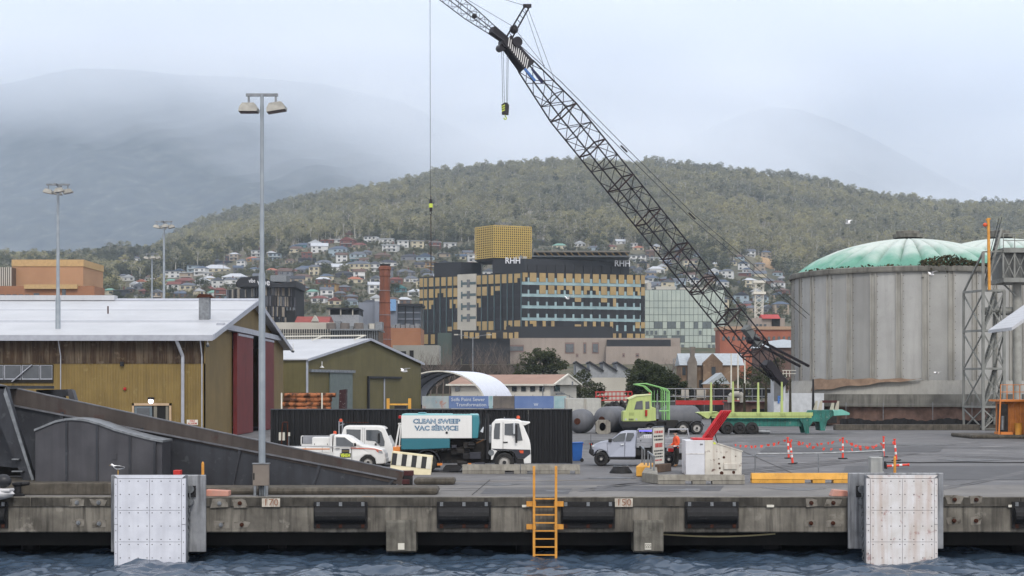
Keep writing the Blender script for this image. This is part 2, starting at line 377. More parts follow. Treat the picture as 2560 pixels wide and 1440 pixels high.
for px, lb in ((852, 'between the 170 plate and the blank plated pier'), (1160, 'between the blank plated pier and the ladder'), (1470, 'between the ladder and the 150 plate'), (1779, 'above the cream pipe'), (-46, 'beside the mooring bollard'), (2596, 'beyond the rust stained fender')):
    o = bp0 if first else cpy(bp0); first = False; o['label'] = 'black rubber bumper on the quay face ' + lb
    o.location = (PX(px, 57.38), 57.375, PZ(1287, 57.4))
# big white fender panels
m_uhmw = mat('white_fender_plastic', lin(214, 217, 226), .45, col2=lin(200, 203, 213), scale=2, streak=lin(180, 182, 190), sfac=.3)
m_uhmw_d = mat('stained_fender_plastic', lin(218, 217, 219), .5, col2=lin(202, 199, 196), scale=2, streak=lin(176, 140, 110), sfac=.45, sscale=1.6, spots=lin(150, 62, 50), pfac=.55, pscale=2.3)
m_backp = mat('fender_back_plate', lin(168, 171, 176), .5, .3, col2=lin(120, 123, 128), scale=1.1, streak=lin(70, 72, 78), sfac=.8, sscale=2.5)
m_bolt = mat('bolt_steel', (.08, .08, .085), .5, .5)
m_steelblk = mat('black_steel', (.02, .02, .022), .5, .3)
def fender(px0, side, label, m, right_extra):
    d = 56.1; w = 178 / FOC * d; x0 = PX(px0, d); x1 = x0 + w; ztop = PZ(1188, d)
    t = thing('fender_panel', label, 'fender', ((x0 + x1) / 2, d, -2.3))
    B().box(x0 + .03, x1 - .03, d + .1, d + .62, -2.45, ztop - .02).to('frame', m_backp, t, world=True)
    s = .13; rows = [ztop - .12, ztop - .12 - 1.11, ztop - .12 - 2.22, -2.5]
    for r in range(3):
        for c in range(2):
            xa = x0 + s + (w - 2 * s) / 2 * c; xb = xa + (w - 2 * s) / 2
            p = B().box(xa + .006, xb - .006, d, d + .1, rows[r + 1] + .006, rows[r] - .006).to('pad', m, t, world=True)
            bb = B(); zz = [rows[r] - .09, (rows[r] + rows[r] - 1.11) / 2, rows[r] - 1.02] if r < 2 else [rows[r] - .09, rows[r] - .56]
            for z in zz:
                for k in range(4):
                    x = xa + .09 + (xb - xa - .18) * k / 3; bb.cyl((x, d - .004, z), (x, d + .01, z), .021, n=8)
            o = bb.to('bolt_heads', m_bolt, p, world=True); stuff(o)
    e = B(); e.prism([(x0, ztop), (x0 + s, ztop - .11), (x1 - s, ztop - .11), (x1, ztop)], d + .03, d + .12, 'y'); e.to('top_chamfer', m, t, world=True)
    for sx, xa, xb in ((0, x0, x0 + s - .008), (1, x1 - s + .008, x1)):
        for za, zb in ((ztop - .12, ztop - 1.72), (ztop - 1.74, -2.5)):
            p = B(); xi, xo = (xb, xa) if sx == 0 else (xa, xb)
            p.prism([(xi, d + .0), (xo, d + .05), (xo, d + .16), (xi, d + .16)], zb, za, 'z'); p.to('side_chamfer', m, t, world=True)
            bb = B(); xm = (xa + xb) / 2
            for k in range(4): z = za + (zb - za) * (k + .5) / 4; bb.cyl((xm, d + .015, z), (xm, d + .06, z), .017, n=8)
            stuff(bb.to('bolt_heads', m_bolt, t, world=True))
    for z in (.1, -1.3):
        B().cyl(((x0 + x1) / 2, d + .6, z), ((x0 + x1) / 2, 57.25, z), .4, .55, 16).to('rubber_cone', m_rub, t, world=True)
    pa, pb = (278, 515) if side > 0 else (2120, 2358)
    q = [(PX(pa, 57.25), PX(pb, 57.25)), (PZ(1380 if side > 0 else 1372, 57.25), PZ(1187 if side > 0 else 1182, 57.25))]
    B().box(q[0][0], q[0][1], 57.2, 57.34, q[1][0], q[1][1]).to('back_plate', m_backp, t, world=True, bevel=.03)
    # chain bracket and chain
    xc = PX(476 if side > 0 else 2154, 57.1)
    br = B().box(xc - .18, xc + .18, 57.1, 57.2, .02, .42).to('chain_bracket', m_steelblk, t, world=True)
    B().cyl((xc, 57.0, .3), (xc, 57.12, .3), .14, n=14).to('pin', m_galv, br, world=True); B().cyl((xc, 56.9, -.15), (xc, 57.2, -.15), .12, .12, 12).to('shackle', m_galv, br, world=True)
    ch = B(); n = 19; xe = xc - .1 if side > 0 else xc + .06
    for k in range(n):
        z = .08 - 2.35 * k / (n - 1); x = xc + (xe - xc) * k / (n - 1)
        for a in range(8):
            t0, t1 = 2 * math.pi * a / 8, 2 * math.pi * (a + 1) / 8
            f = (lambda q_: (x + .05 * math.cos(q_), 57.02, z + .09 * math.sin(q_))) if k % 2 else (lambda q_: (x, 57.02 + .05 * math.cos(q_), z + .09 * math.sin(q_)))
            ch.cyl(f(t0), f(t1), .018, n=5, cap=False)
    ch.to('chain', m_galv, t, world=True)
    return t
fender(285, 1, 'clean white bolted fender panel with a gull on top, chain at its right', m_uhmw, 0)
fender(2167, -1, 'rust stained white bolted fender panel with chain hanging at its left', m_uhmw_d, 0)
# yellow ladder
m_yel = mat('yellow_paint', lin(222, 160, 36), .5, col2=lin(200, 140, 30), scale=3, spots=lin(120, 80, 30), pfac=.35, pscale=7)
lad = thing('quay_ladder', 'yellow steel ladder with tall handrails fixed to the quay face', 'ladder', (PX(1362, 57.2), 57.2, -2.3))
for px in (1335, 1390):
    x = PX(px, 57.2)
    B().box(x - .045, x + .045, 57.16, 57.27, PZ(1398, 57.2), PZ(1165, 57.2)).to('rail', m_yel, lad, world=True, bevel=.012)
for k in range(8): 
    z = PZ(1247 + 20.05 * k, 57.2); B().box(PX(1335, 57.2), PX(1390, 57.2), 57.18, 57.24, z - .022, z + .022).to('rung', m_yel, lad, world=True)
for px in (1335, 1390):
    for py in (1260, 1317):
        c = P(px, py, 57.25); s = -.1 if px < 1360 else .1
        B().box(c.x - .17 + s, c.x + .17 + s, 57.25, 57.37, c.z - .09, c.z + .09).to('bracket', m_yel, lad, world=True)
# bamboo/plastic pipe under the beam
m_ivory = mat('ivory_plastic', lin(196, 182, 140), .5)
b = B(); pts = [P(1658 + 28 * k, 1336 + 6 * math.sin(math.pi * k / 10) - .15 * k, 57.9) for k in range(11)]; b.tube(pts, .03, 6)
tag(b.to('conduit_pipe', m_ivory), 'long cream pipe sagging under the quay beam', 'pipe')
# plinths and kerbs on the deck
def block(name, label, cat, px0, px1, pyb, h, depth, m, group=None, bevel=.04, d=None):
    d = d or GD(pyb); x0, x1 = PX(px0, d), PX(px1, d)
    o = B().box(0, x1 - x0, 0, depth, 0, h).to(name, m, bevel=bevel); o.location = (x0, d, .006); return tag(o, label, cat, group)
m_kerb = mat('kerb_concrete', lin(112, 106, 96), .9, col2=lin(84, 79, 71), scale=2, streak=lin(60, 57, 52), sfac=.6, sscale=3, bump=.4, bscale=18)
pl = B(); pl.box(PX(-900, 58.6), PX(300, 58.6), 58.5, 63, .006, .44); tag(pl.to('ramp_plinth', m_kerb, bevel=.04), 'long stained concrete plinth under the arched steel housing', 'plinth')
tag(B().box(PX(300.5, 58.6), PX(1095, 58.6), 58.55, 60.2, .006, .27).to('low_kerb', m_kerb, bevel=.12), 'low rounded concrete kerb in front of the sloping steel ramp', 'kerb')
block('kerb_stub', 'short rounded concrete kerb beside the maroon fairlead', 'kerb', 1034, 1138, 1212, .26, 1.2, m_kerb, bevel=.11)
m_pink = mat('faded_pink_paint', lin(212, 148, 128), .7, col2=lin(190, 150, 135), scale=3)
for a, bb, lab in ((513, 571, 'left'), (2079, 2122, 'right')):
    d = 57.7; x0, x1 = PX(a, d), PX(bb, d); t = B()
    t.prism([(x0, .01), (x1, .01), (x1, .2), (x0 + (.1 if lab == 'right' else .0), .24)], d, d + .55, 'y')
    tag(t.to('mooring_block', m_pink, bevel=.02), 'faded pink painted block on the quay edge beside the ' + ('clean white' if lab == 'left' else 'rust stained') + ' fender', 'block')
# deck paint lines
m_lw = mat('worn_white_line', lin(176, 172, 168), .7, col2=lin(135, 133, 132), scale=1.5, detail=8)
m_ly = mat('worn_yellow_line', lin(178, 156, 118), .7, col2=lin(135, 130, 122), scale=1.2, detail=8)
def gline(name, pts, w, m, z=.012):
    b = B()
    for a, c in zip(pts, pts[1:]):
        p = Vector((PX(a[0], GD(a[1])), GD(a[1]), z)); q = Vector((PX(c[0], GD(c[1])), GD(c[1]), z)); n = (q - p).cross(Vector((0, 0, 1))).normalized() * w / 2
        b.quad(p - n, q - n, q + n, p + n)
    return struct(b.to(name, m))
gline('white_line', [(1430, 1128), (1570, 1127)], .25, m_lw); gline('white_line', [(1430, 1143), (1500, 1143)], .12, m_lw)
gline('white_line', [(1850, 1158), (2180, 1157)], .16, m_lw); gline('yellow_line', [(1130, 1204), (1610, 1200)], .13, m_ly); gline('white_line', [(1130, 1209), (1500, 1205)], .08, m_lw)
gline('white_line', [(1700, 1093), (1930, 1091)], .35, m_lw); gline('white_line', [(2000, 1140), (2560, 1139)], .1, m_lw); gline('white_line', [(1540, 1242.0), (1660, 1242.0)], .04, m_lw)
m_joint = mat('joint_seal', lin(60, 58, 56), .9)
gline('joint', [(1855, 1128), (1985, 1185)], .05, m_joint); gline('joint', [(1180, 1238), (1225, 1200)], .04, m_joint); gline('joint', [(60, 1100), (2560, 1104)], .05, m_joint); gline('joint', [(1400, 1218), (2100, 1219)], .03, m_joint)
gline('edge_mark', [(905, 1242.2), (936, 1242.2)], .06, m_yel, .014)
m_tar = mat('tar_patch', lin(96, 96, 98), .75, col2=lin(88, 88, 90), scale=1)
for (a, b_, c, e) in ((1480, 1800, 1215, 1228), (1900, 2350, 1118, 1130), (2100, 2560, 1165, 1200), (1450, 1700, 1100, 1112), (1200, 1420, 1222, 1236)):
    struct(B().quad(*[Vector((PX(x, GD(y)), GD(y), .009)) for x, y in ((a, e), (b_, e), (b_ + 10, c), (a + 14, c))]).to('patched_asphalt', m_tar))
m_tm = mat('tyre_mark', lin(92, 92, 94), .75, col2=lin(112, 111, 112), scale=1.1, detail=8, low=.3, high=.62)
for k, (a, c) in enumerate((((1450, 1225), (2100, 1150)), ((1500, 1216), (2300, 1132)), ((1100, 1222), (1700, 1226)), ((1950, 1110), (2560, 1118)), ((1900, 1128), (2560, 1146)), ((2250, 1235), (2560, 1178)), ((1460, 1120), (1900, 1102)))):
    pts = [(a[0] + (c[0] - a[0]) * j / 10, a[1] + (c[1] - a[1]) * j / 10 + 4 * math.sin(math.pi * j / 10) * (1 if k % 2 else -1)) for j in range(11)]
    gline('tyre_mark', pts, .24, m_tm, .0105); gline('tyre_mark', [(x, y + 5 - (1240 - y) * .02) for x, y in pts], .24, m_tm, .0108)
m_oil = mat('oil_stain', lin(74, 74, 76), .45, col2=lin(104, 103, 104), scale=2.5, low=.4, high=.6)
for px, py, r_ in ((1530, 1195, .9), (1250, 1212, .7), (1980, 1222, 1.1), (2420, 1150, 1.6), (1720, 1225, .6), (2300, 1112, 2.2), (1880, 1140, 1.2), (1390, 1228, .5)):
    d = GD(py); struct(B().quad(*[(PX(px, d) + r_ * (1 + .3 * math.sin(3 * a + px)) * math.cos(a), d + r_ * (1 + .3 * math.sin(2 * a + py)) * math.sin(a), .0115) for a in np.linspace(0, 2 * math.pi, 18, False)]).to('oil_stain', m_oil))
# ------------------------------------------------------------------ steel ramp on the left
m_ramp = mat('grey_ramp_steel', lin(78, 81, 88), .5, .3, col2=lin(62, 64, 70), scale=.8, streak=lin(54, 54, 57), sfac=.5, sscale=1.5, spots=lin(120, 122, 126), pfac=.25, pscale=3)
m_rampb = mat('brown_grey_parapet', lin(96, 88, 84), .6, .2, col2=lin(80, 74, 72), scale=1.2, streak=lin(66, 56, 50), sfac=.5, sscale=1.4, spots=lin(90, 50, 32), pfac=.5, pscale=.9)
m_house = mat('grey_housing_steel', lin(97, 97, 102), .5, .3, col2=lin(82, 82, 88), scale=.9, streak=lin(72, 72, 76), sfac=.5, sscale=1.2)
m_flg = mat('worn_flange_steel', lin(128, 130, 136), .5, .3, col2=lin(98, 99, 104), scale=2)
ramp = thing('loading_ramp', 'long sloping grey steel loading ramp with brownish parapet', 'ramp', (PX(400, 62), 62, 0))
D1 = 61.6
def rp_(pts, d): return [(PX(x, d), PZ(y, d)) for x, y in pts]
B().prism(rp_([(-900, 775), (15, 967), (1010, 1179), (1003, 1212), (0, 1006), (-900, 815)], D1), D1, D1 + .12, 'y').to('parapet', m_rampb, ramp, world=True)
B().prism(rp_([(-900, 815), (0, 1008), (990, 1198), (990, 1222), (420, 1222), (40, 1170), (-900, 1075)], D1), D1 + .04, D1 + .3, 'y').to('girder', m_ramp, ramp, world=True)
B().prism(rp_([(-900, 813), (0, 1005), (992, 1195), (992, 1199), (0, 1009), (-900, 817)], D1), D1 - .1, D1 + .06, 'y').to('flange', m_flg, ramp, world=True)
B().prism(rp_([(-900, 772), (15, 964), (1008, 1177), (1009, 1180), (15, 967), (-900, 775)], D1), D1 - .02, D1 + .16, 'y').to('top_edge', m_flg, ramp, world=True)
for px in (130, 330, 575, 775, 960):
    yb = 1004 + (px) * .1975
    B().prism(rp_([(px + 22, yb), (px + 30, yb), (px + 8, 1222), (px, 1222)], D1), D1 - .06, D1 + .05, 'y').to('stiffener', m_ramp, ramp, world=True)
B().prism(rp_([(-900, 835), (900, 1185), (990, 1215), (-900, 900)], D1), D1 + .3, D1 + 4.5, 'y').to('deck', m_ramp, ramp, world=True)
B().prism([(x, z - .34) for x, z in rp_([(-900, 775), (15, 967), (1000, 1179), (1000, 1212), (0, 1006), (-900, 815)], D1)], D1 + 4.5, D1 + 4.62, 'y').to('parapet', m_rampb, ramp, world=True)
# inclined lifting leg on the left and its twin behind
for dd, x0, x1, y0, y1, lab in ((60.2, 0, 78, 968, 1203, 'near'), (66.5, 130, 190, 973, 1030, 'far')):
    t = thing('lifting_frame', ('inclined grey steel leg straddling the ramp beside the arched housing' if lab == 'near' else 'grey steel portal frame standing behind the ramp parapet'), 'frame', (PX(x0, dd), dd, 0))
    if lab == 'near':
        B().prism(rp_([(-30, 968), (16, 966), (22, 994), (85, 1198), (58, 1202), (-30, 990)], dd), dd, dd + .35, 'y').to('leg', m_ramp, t, world=True)
        B().prism(rp_([(14, 968), (22, 994), (86, 1199), (80, 1201), (10, 985)], dd), dd - .06, dd + .02, 'y').to('flange', m_galv, t, world=True)
        B().prism(rp_([(-200, 964), (14, 964), (14, 972), (-200, 972)], dd), dd, dd + 6.4, 'y').to('head_beam', m_ramp, t, world=True)
        for yb in (1147, 1177): B().box(PX(34, dd - .05), PX(52 + (yb - 1147) * .3, dd - .05), dd - .3, dd, PZ(yb + 2, dd), PZ(yb - 1, dd)).to('step', m_galv, t, world=True)
    else:
        B().prism(rp_([(90, 975), (178, 973), (178, 990), (160, 990), (160, 1000), (105, 1000), (105, 990), (92, 990)], dd), dd, dd + .3, 'y').to('beam', m_ramp, t, world=True)
        B().prism(rp_([(170, 973), (182, 975), (193, 1012), (200, 1200), (185, 1200), (176, 1005)], dd), dd - .1, dd + .35, 'y').to('leg', m_house, t, world=True)
# under-ramp machinery at the left edge
t = thing('ramp_machinery', 'dark steel machinery and braces under the ramp at the lifting leg', 'machinery', (PX(20, 63), 63, 0))
B().box(PX(-200, 63), PX(60, 63), 63, 65, .45, 2.6).to('housing', m_dark, t, world=True)
for a, c in (((-60, 1105), (40, 1100)), ((-60, 1125), (30, 1100)), ((-40, 1085), (28, 1085))): B().bar(P(a[0], a[1], 62.7), P(c[0], c[1], 62.7), .12).to('brace', m_galv, t, world=True)
# arched housing
hs = thing('arched_housing', 'grey steel panelled housing with arched top on the concrete plinth', 'housing', (PX(246, 59.4), 59.4, .44))
dh = 59.5; n = 24
top = [(88 + 317 * k / n, 0) for k in range(n + 1)]
def ytop(x):
    return float(np.interp(x, [88, 110, 140, 165, 185, 215, 250, 290, 330, 370, 405], [1075, 1065, 1053, 1048, 1047, 1050, 1060, 1075, 1086, 1096, 1103]))
xs_ = [88, 167, 243, 325, 387]
for a, c in zip(xs_, xs_[1:]):
    pts = [(a + 1.5 + (c - a - 3) * k / 8, ytop(a + (c - a) * k / 8)) for k in range(9)]
    B().prism(rp_(pts + [(c - 1.5, 1204), (a + 1.5, 1204)], dh), dh, dh + .05, 'y').to('panel', m_house, hs, world=True)
    B().prism(rp_([(c - 3, ytop(c)), (c + 3, ytop(c)), (c + 3, 1204), (c - 3, 1204)], dh), dh - .045, dh + .04, 'y').to('seam', m_ramp, hs, world=True)
B().prism(rp_([(88, 1204), (405, 1204), (405, 1103)] + [(405 - 317 * k / 20, ytop(405 - 317 * k / 20) + 1) for k in range(21)], dh + .06), dh + .06, dh + 1.6, 'y').to('shell', m_house, hs, world=True)
rim = rp_([(86 + 322 * k / 24, ytop(86 + 322 * k / 24) - 2.5) for k in range(25)] + [(408 - 322 * k / 24, ytop(408 - 322 * k / 24) + 3) for k in range(25)], dh)
B().prism(rim, dh - .07, dh + 1.62, 'y').to('roof_strip', m_galv, hs, world=True)
B().box(PX(279, dh), PX(292, dh), dh - .03, dh + .01, PZ(1148, dh), PZ(1134, dh)).to('plate', m_house, hs, world=True)
# maroon fairlead
m_maroon = mat('maroon_paint', lin(92, 42, 44), .55, col2=lin(72, 34, 36), scale=4)
t = thing('fairlead', 'maroon painted steel fairlead at the foot of the ramp', 'fairlead', (PX(1018, 63.6), 63.6, 0.006))
b = B(); b.box(-.22, .24, 0, .4, .42, .62); b.box(-.2, -.12, 0, .4, .3, .45); b.to('head', m_maroon, t, bevel=.02)
B().box(-.32, .1, -.25, .1, .1, .28).to('base_step', m_maroon, t, bevel=.015); B().box(-.18, .2, 0, .4, 0, .43).to('post', m_steelblk, t)
# bollard and white outboard cowl at left edge
t = thing('mooring_bollard', 'black iron mooring bollard on the quay edge at the plinth', 'bollard', (PX(44, 57.9), 57.9, .006))
b = B(); b.lathe([(.0, 0), (.26, 0), (.26, .06), (.14, .1), (.13, .34), (.2, .42), (.2, .48), (0, .5)], 16); b.cyl((-.05, 0, .42), (.42, 0, .46), .1, .07, 10); b.to('casting', m_steelblk, t, smooth=True)
t = thing('moored_tender', 'white boat bow with red and grey cowl beside the bollard', 'boat', (PX(-6, 57.0), 57.0, -.1))
m_boatw = mat('boat_white', lin(208, 208, 210), .4); m_boatr = mat('boat_red', lin(170, 40, 34), .4); m_boatg = mat('boat_grey', lin(58, 60, 66), .4)
b = B(); b.sphere((-1.1, 0, .25), .9, 16, 10, (1.9, .6, .35)); b.to('hull', m_boatw, t, smooth=True)
b = B(); b.sphere((.2, 0, .7), .28, 14, 8, (1.1, .8, .9)); b.to('cowl', m_boatg, t, smooth=True)
b = B(); b.sphere((-.12, -.02, .72), .24, 14, 8, (.7, .95, .95)); b.to('cowl_stripe', m_boatr, t, smooth=True)
b = B(); b.box(-.5, .52, -.3, .3, .32, .44); b.to('deck', m_boatw, t, bevel=.05)
# gulls
m_gw = mat('gull_white', (.78, .78, .78), .7); m_gb = mat('gull_black', (.03, .03, .035), .6); m_gy = mat('gull_bill', lin(214, 170, 60), .5)
def gull(loc, label, fly=False, rz=0., sc=1., dark=True, flap=.35, group=None):
    t = thing('gull', label, 'gull', loc, rz, group)
    b = B(); prof = [(-.30, .018, .30), (-.2, .05, .30), (-.08, .085, .30), (.06, .088, .31), (.14, .06, .345), (.18, .05, .385), (.22, .052, .415), (.255, .045, .42), (.28, .018, .415)]
    if fly: prof = [(x, r, .3 + (z - .3) * .25) for x, r, z in prof]
    vs = []; nn = 10
    for x, r, z in prof: vs += [(-x, r * math.cos(2 * math.pi * i / nn), z + r * math.sin(2 * math.pi * i / nn)) for i in range(nn)]
    fs = [(j * nn + i, j * nn + (i + 1) % nn, (j + 1) * nn + (i + 1) % nn, (j + 1) * nn + i) for j in range(len(prof) - 1) for i in range(nn)] + [tuple(range(nn)), tuple(range((len(prof) - 1) * nn, len(prof) * nn))]
    b.add(vs, fs); b.to('body', m_gw, t, smooth=True)
    z = .415 if not fly else .33
    B().cyl((-.27, 0, z), (-.34, 0, z - .015), .014, .004, 6).to('bill', m_gy, t)
    for s in (-1, 1):
        w = B()
        if fly:
            pts = [(-.1, s * .05, .32), (.1, s * .05, .32), (.12, s * .3, .32 + flap * .3), (.2, s * .62, .32 + flap * .38), (.12, s * .62, .32 + flap * .4), (-.12, s * .32, .34 + flap * .33)]
            w.add(pts + [(x, y, zz + .012) for x, y, zz in pts], [(0, 1, 2, 5), (5, 2, 3, 4), (11, 8, 7, 6), (10, 9, 8, 11), (0, 6, 7, 1), (1, 7, 8, 2), (2, 8, 9, 3), (3, 9, 10, 4), (4, 10, 11, 5), (5, 11, 6, 0)])
            w.to('wing', m_gw, t)
        else:
            pr = [(-.13, .36), (.0, .385), (.18, .36), (.38, .29), (.2, .285), (0, .27), (-.1, .3)]
            w.prism(pr, s * .06, s * .095, 'y'); w.to('wing', m_gb, t, bevel=.01)
            B().cyl((.02, s * .03, 0), (.02, s * .03, .24), .009, n=6).to('leg', m_gy, t)
    t.scale = (sc,) * 3; return t
gull((PX(294, 56.3), 56.3, PZ(1188, 56.1) + .0), 'black backed white gull standing on the clean fender panel', sc=.85)
gull(P(1010, 938, 120), 'white gull flying low in front of the olive gable shed', True, .6, 1.0, flap=.5)
gull(P(2120, 566, 120), 'white gull gliding in front of the wooded hill above the silo', True, -.7, .75, flap=.9)
gull(P(2328, 695, 130), 'white gull flying against the grey silo wall below the hanging weeds', True, .4, .95, flap=.6)
gull(P(2341, 940, 130), 'white gull flying low across the foot of the silo wall', True, .2, .85, flap=.2)
gull(P(1419, 754, 160), 'white gull flying in front of the dark hospital facade', True, .9, 1.0, flap=.7)
# ------------------------------------------------------------------ vehicles
def car_paint(name, c, r=.35, dirt=.12):
    m = mat(name, c, r, 0, col2=tuple(x * .93 for x in c), scale=1.2, streak=tuple(x * .6 for x in c), sfac=dirt, sscale=3, spec=.5)
    return m
m_white = car_paint('vehicle_white', lin(222, 222, 220)); m_teal = car_paint('sweeper_teal', lin(24, 122, 138)); m_teal2 = car_paint('sweeper_teal_light', lin(120, 190, 196))
m_tealf = car_paint('sweeper_teal_front', lin(40, 140, 152)); m_silver = mat('silver_paint', lin(160, 165, 178), .3, .45, col2=lin(166, 170, 182), spec=.5)
m_tray = mat('alloy_tray', lin(170, 172, 178), .45, .5, col2=lin(150, 152, 158)); m_tyre = mat('tyre_rubber', (.017, .017, .018), .85, col2=(.028, .027, .026), scale=5, bump=.3)
m_rim = mat('steel_rim', lin(190, 188, 184), .5, .3, col2=lin(150, 146, 140), scale=6); m_rimd = mat('dark_alloy', (.03, .03, .033), .4, .5)
m_glass = mat('vehicle_glass', (.028, .034, .04), .05, 0, col2=(.05, .058, .066), scale=1.3, spec=.8); m_blackp = mat('black_plastic', (.018, .018, .02), .55); m_chas = mat('grimy_chassis', (.01, .01, .011), .7, col2=(.022, .019, .017), scale=4)
m_grey = mat('dark_grey_trim', lin(66, 68, 78), .5); m_amber = mat('amber_lens', lin(226, 92, 30), .3); m_red = mat('red_lens', lin(190, 30, 28), .3)
m_lamp = mat('headlamp_glass', lin(200, 204, 208), .12, .4); m_orange = car_paint('machine_orange', lin(226, 138, 24))
m_lime = car_paint('lime_green_paint', lin(182, 198, 116), .5, .5); m_limed = car_paint('worn_lime_paint', lin(160, 176, 98), .6, .8); m_trteal = mat('trailer_teal', lin(40, 140, 128), .6, col2=lin(24, 104, 96), scale=1.5, streak=lin(60, 44, 36), sfac=.5, sscale=3, spots=lin(150, 170, 160), pfac=.4, pscale=3)
def shell(b, poly, wf, yc=0.):
    n = len(poly); vs = [(x, yc - wf(z), z) for x, z in poly] + [(x, yc + wf(z), z) for x, z in poly]
    return b.add(vs, [tuple(range(n)), tuple(reversed(range(n, 2 * n)))] + [(i, i + n, (i + 1) % n + n, (i + 1) % n) for i in range(n)])
def spatch(poly, wf, s, off=.008, th=.02):
    b = B(); n = len(poly); vs = [(x, s * (wf(z) + off), z) for x, z in poly] + [(x, s * (wf(z) - th), z) for x, z in poly]
    return b.add(vs, [tuple(range(n)), tuple(reversed(range(n, 2 * n)))] + [(i, i + n, (i + 1) % n + n, (i + 1) % n) for i in range(n)])
def fpatch(p, q, w0, w1, off=.012):
    """pane on a sloping front, p (x,z) bottom, q top"""
    dx, dz = q[0] - p[0], q[1] - p[1]; l = math.hypot(dx, dz); nx, nz = dz / l, -dx / l
    b = B(); vs = []
    for o in (off, -.02):
        vs += [(p[0] + nx * o, -w0, p[1] + nz * o), (p[0] + nx * o, w0, p[1] + nz * o), (q[0] + nx * o, w1, q[1] + nz * o), (q[0] + nx * o, -w1, q[1] + nz * o)]
    return b.add(vs, [(0, 1, 2, 3), (7, 6, 5, 4), (0, 4, 5, 1), (1, 5, 6, 2), (2, 6, 7, 3), (3, 7, 4, 0)])
def wheel(parent, x, y, r, w, rimm, rr=.58, s=-1, twin=False):
    t = B(); ww = w * (2.1 if twin else 1)
    t.lathe([(r * rr, 0), (r * .9, 0), (r, w * .15), (r, ww - w * .15), (r * .9, ww), (r * rr, ww)], 28, (x, y, r), 'y')
    o = t.to('wheel', m_tyre, parent, smooth=True)
    k = B(); sg = 1 if s < 0 else -1; y0 = y if s < 0 else y + ww
    k.lathe([(0, .05 * sg), (r * .16, .04 * sg), (r * .2, .07 * sg), (r * rr * .86, .09 * sg), (r * rr, .0), (r * rr * 1.02, .06 * sg)], 24, (x, y0, r), 'y'); k.to('rim', rimm, o, smooth=True)
    h = B(); h.cyl((x, y0 - .03 * sg, r), (x, y0 + .08 * sg, r), r * .19, n=12); h.to('hub', m_blackp if rimm is not m_rimd else m_rim, o)
    return o
def mirror_(parent, x, y, z, h=.34, w=.14, m=None): B().box(x - .04, x + .06, y - w, y, z - h / 2, z + h / 2).to('mirror', m or m_blackp, parent, bevel=.03)
def poly(pts, fx, fz): return [(fx(a), fz(b)) for a, b in pts]
# --- street sweeper truck
t = thing('sweeper_truck', 'white and teal street sweeper truck lettered CLEAN SWEEP & VAC SERVICE', 'truck', (PX(990, 74.3), 75.45, .004))
fx = lambda X: (X - 160) / 287; fz = lambda Y: (1075 - Y) / 287
hw = lambda z: 1.13
b = B(); shell(b, poly([(230, 318), (1172, 318), (1172, 622), (230, 622)], fx, fz), hw); b.to('hopper', m_white, t, bevel=.02)
b = B(); shell(b, poly([(232, 318), (240, 298), (1240, 302), (1256, 318)], fx, fz), lambda z: 1.08); b.to('hopper_lid', m_teal2, t, bevel=.03)
b = B(); shell(b, poly([(1174, 318), (1256, 318), (1268, 420), (1250, 620), (1174, 622)], fx, fz), hw); b.to('hopper_front', m_tealf, t, bevel=.03)
b = B(); shell(b, poly([(228, 624), (876, 624), (876, 752), (470, 770), (228, 772)], fx, fz), lambda z: 1.12); b.to('water_tank', m_teal, t, bevel=.02)
b = B(); [b.box(fx(915 + 20 * k), fx(926 + 20 * k), -1.0, -.4, fz(302), fz(302) + .045) for k in range(12)]; stuff(b.to('louvres', m_blackp, t))
B().box(fx(440), fx(545), -.5, .3, fz(298), fz(298) + .06).to('hatch', m_tealf, t, bevel=.02)
B().cyl((fx(836), -1.15, fz(547)), (fx(836), -1.1, fz(547)), .06, n=14).to('port', m_blackp, t)
B().box(fx(190), fx(226), -1.05, -.75, fz(360), fz(318)).to('tail_lamp', m_red, t, bevel=.03)
b = B(); b.bar((fx(205), -1.0, fz(430)), (fx(150), -1.0, fz(740)), .07); b.bar((fx(222), -1.0, fz(440)), (fx(200), -1.0, fz(760)), .05); b.bar((fx(185), -1.0, fz(430)), (fx(225), -1.0, fz(425)), .07); b.to('rear_arm', m_white, t)
B().box(fx(118), fx(212), -1.1, .9, fz(800), fz(735)).to('rear_bumper', m_orange, t, bevel=.02)
b = B(); b.box(fx(230), fx(1440), -.45, .45, .5, .95); b.to('chassis', m_chas, t)
for k in range(16):
    x = R.uniform(fx(640), fx(1300)); z = R.uniform(.35, 1.35); s = R.uniform(.1, .3)
    (B().box(x - s, x + s, -R.uniform(.7, 1.05), -.4, z - s * .6, z + s * .6) if k % 3 else B().cyl((x - s, -R.uniform(.8, 1.0), z), (x + s, -R.uniform(.8, 1.0), z), s * .4, n=14)).to('engine_unit', (m_chas, m_chas, m_steelblk, m_grey)[k % 4], t, bevel=.015)
b = B(); b.box(fx(880), fx(1400), -.55, .9, fz(960), fz(650)); b.to('engine_bay', m_chas, t)
b = B(); b.tube([(fx(1230), -1.0, fz(690)), (fx(1290), -1.03, fz(660)), (fx(1330), -1.0, fz(640))], .03); b.to('hose', mat('rusty_pipe', lin(120, 84, 44), .7), t)
b = B(); b.tube([(fx(1380), -.95, fz(300)), (fx(1380), -.95, fz(900))], .07, 8); b.bar((fx(1380), -.95, fz(300)), (fx(1430), -.95, fz(330)), .05); b.to('snorkel', m_blackp, t)
b = B(); b.cyl((fx(1300), -1.0, fz(540)), (fx(1325), -1.0, fz(470)), .09, .02, 10); b.to('work_lamp', m_lamp, t)
for x, w in ((740, 34), (1140, 20)): B().box(fx(x - w), fx(x + w), -1.0, -.8, fz(985), fz(955)).to('wheel_guard', m_orange, t)
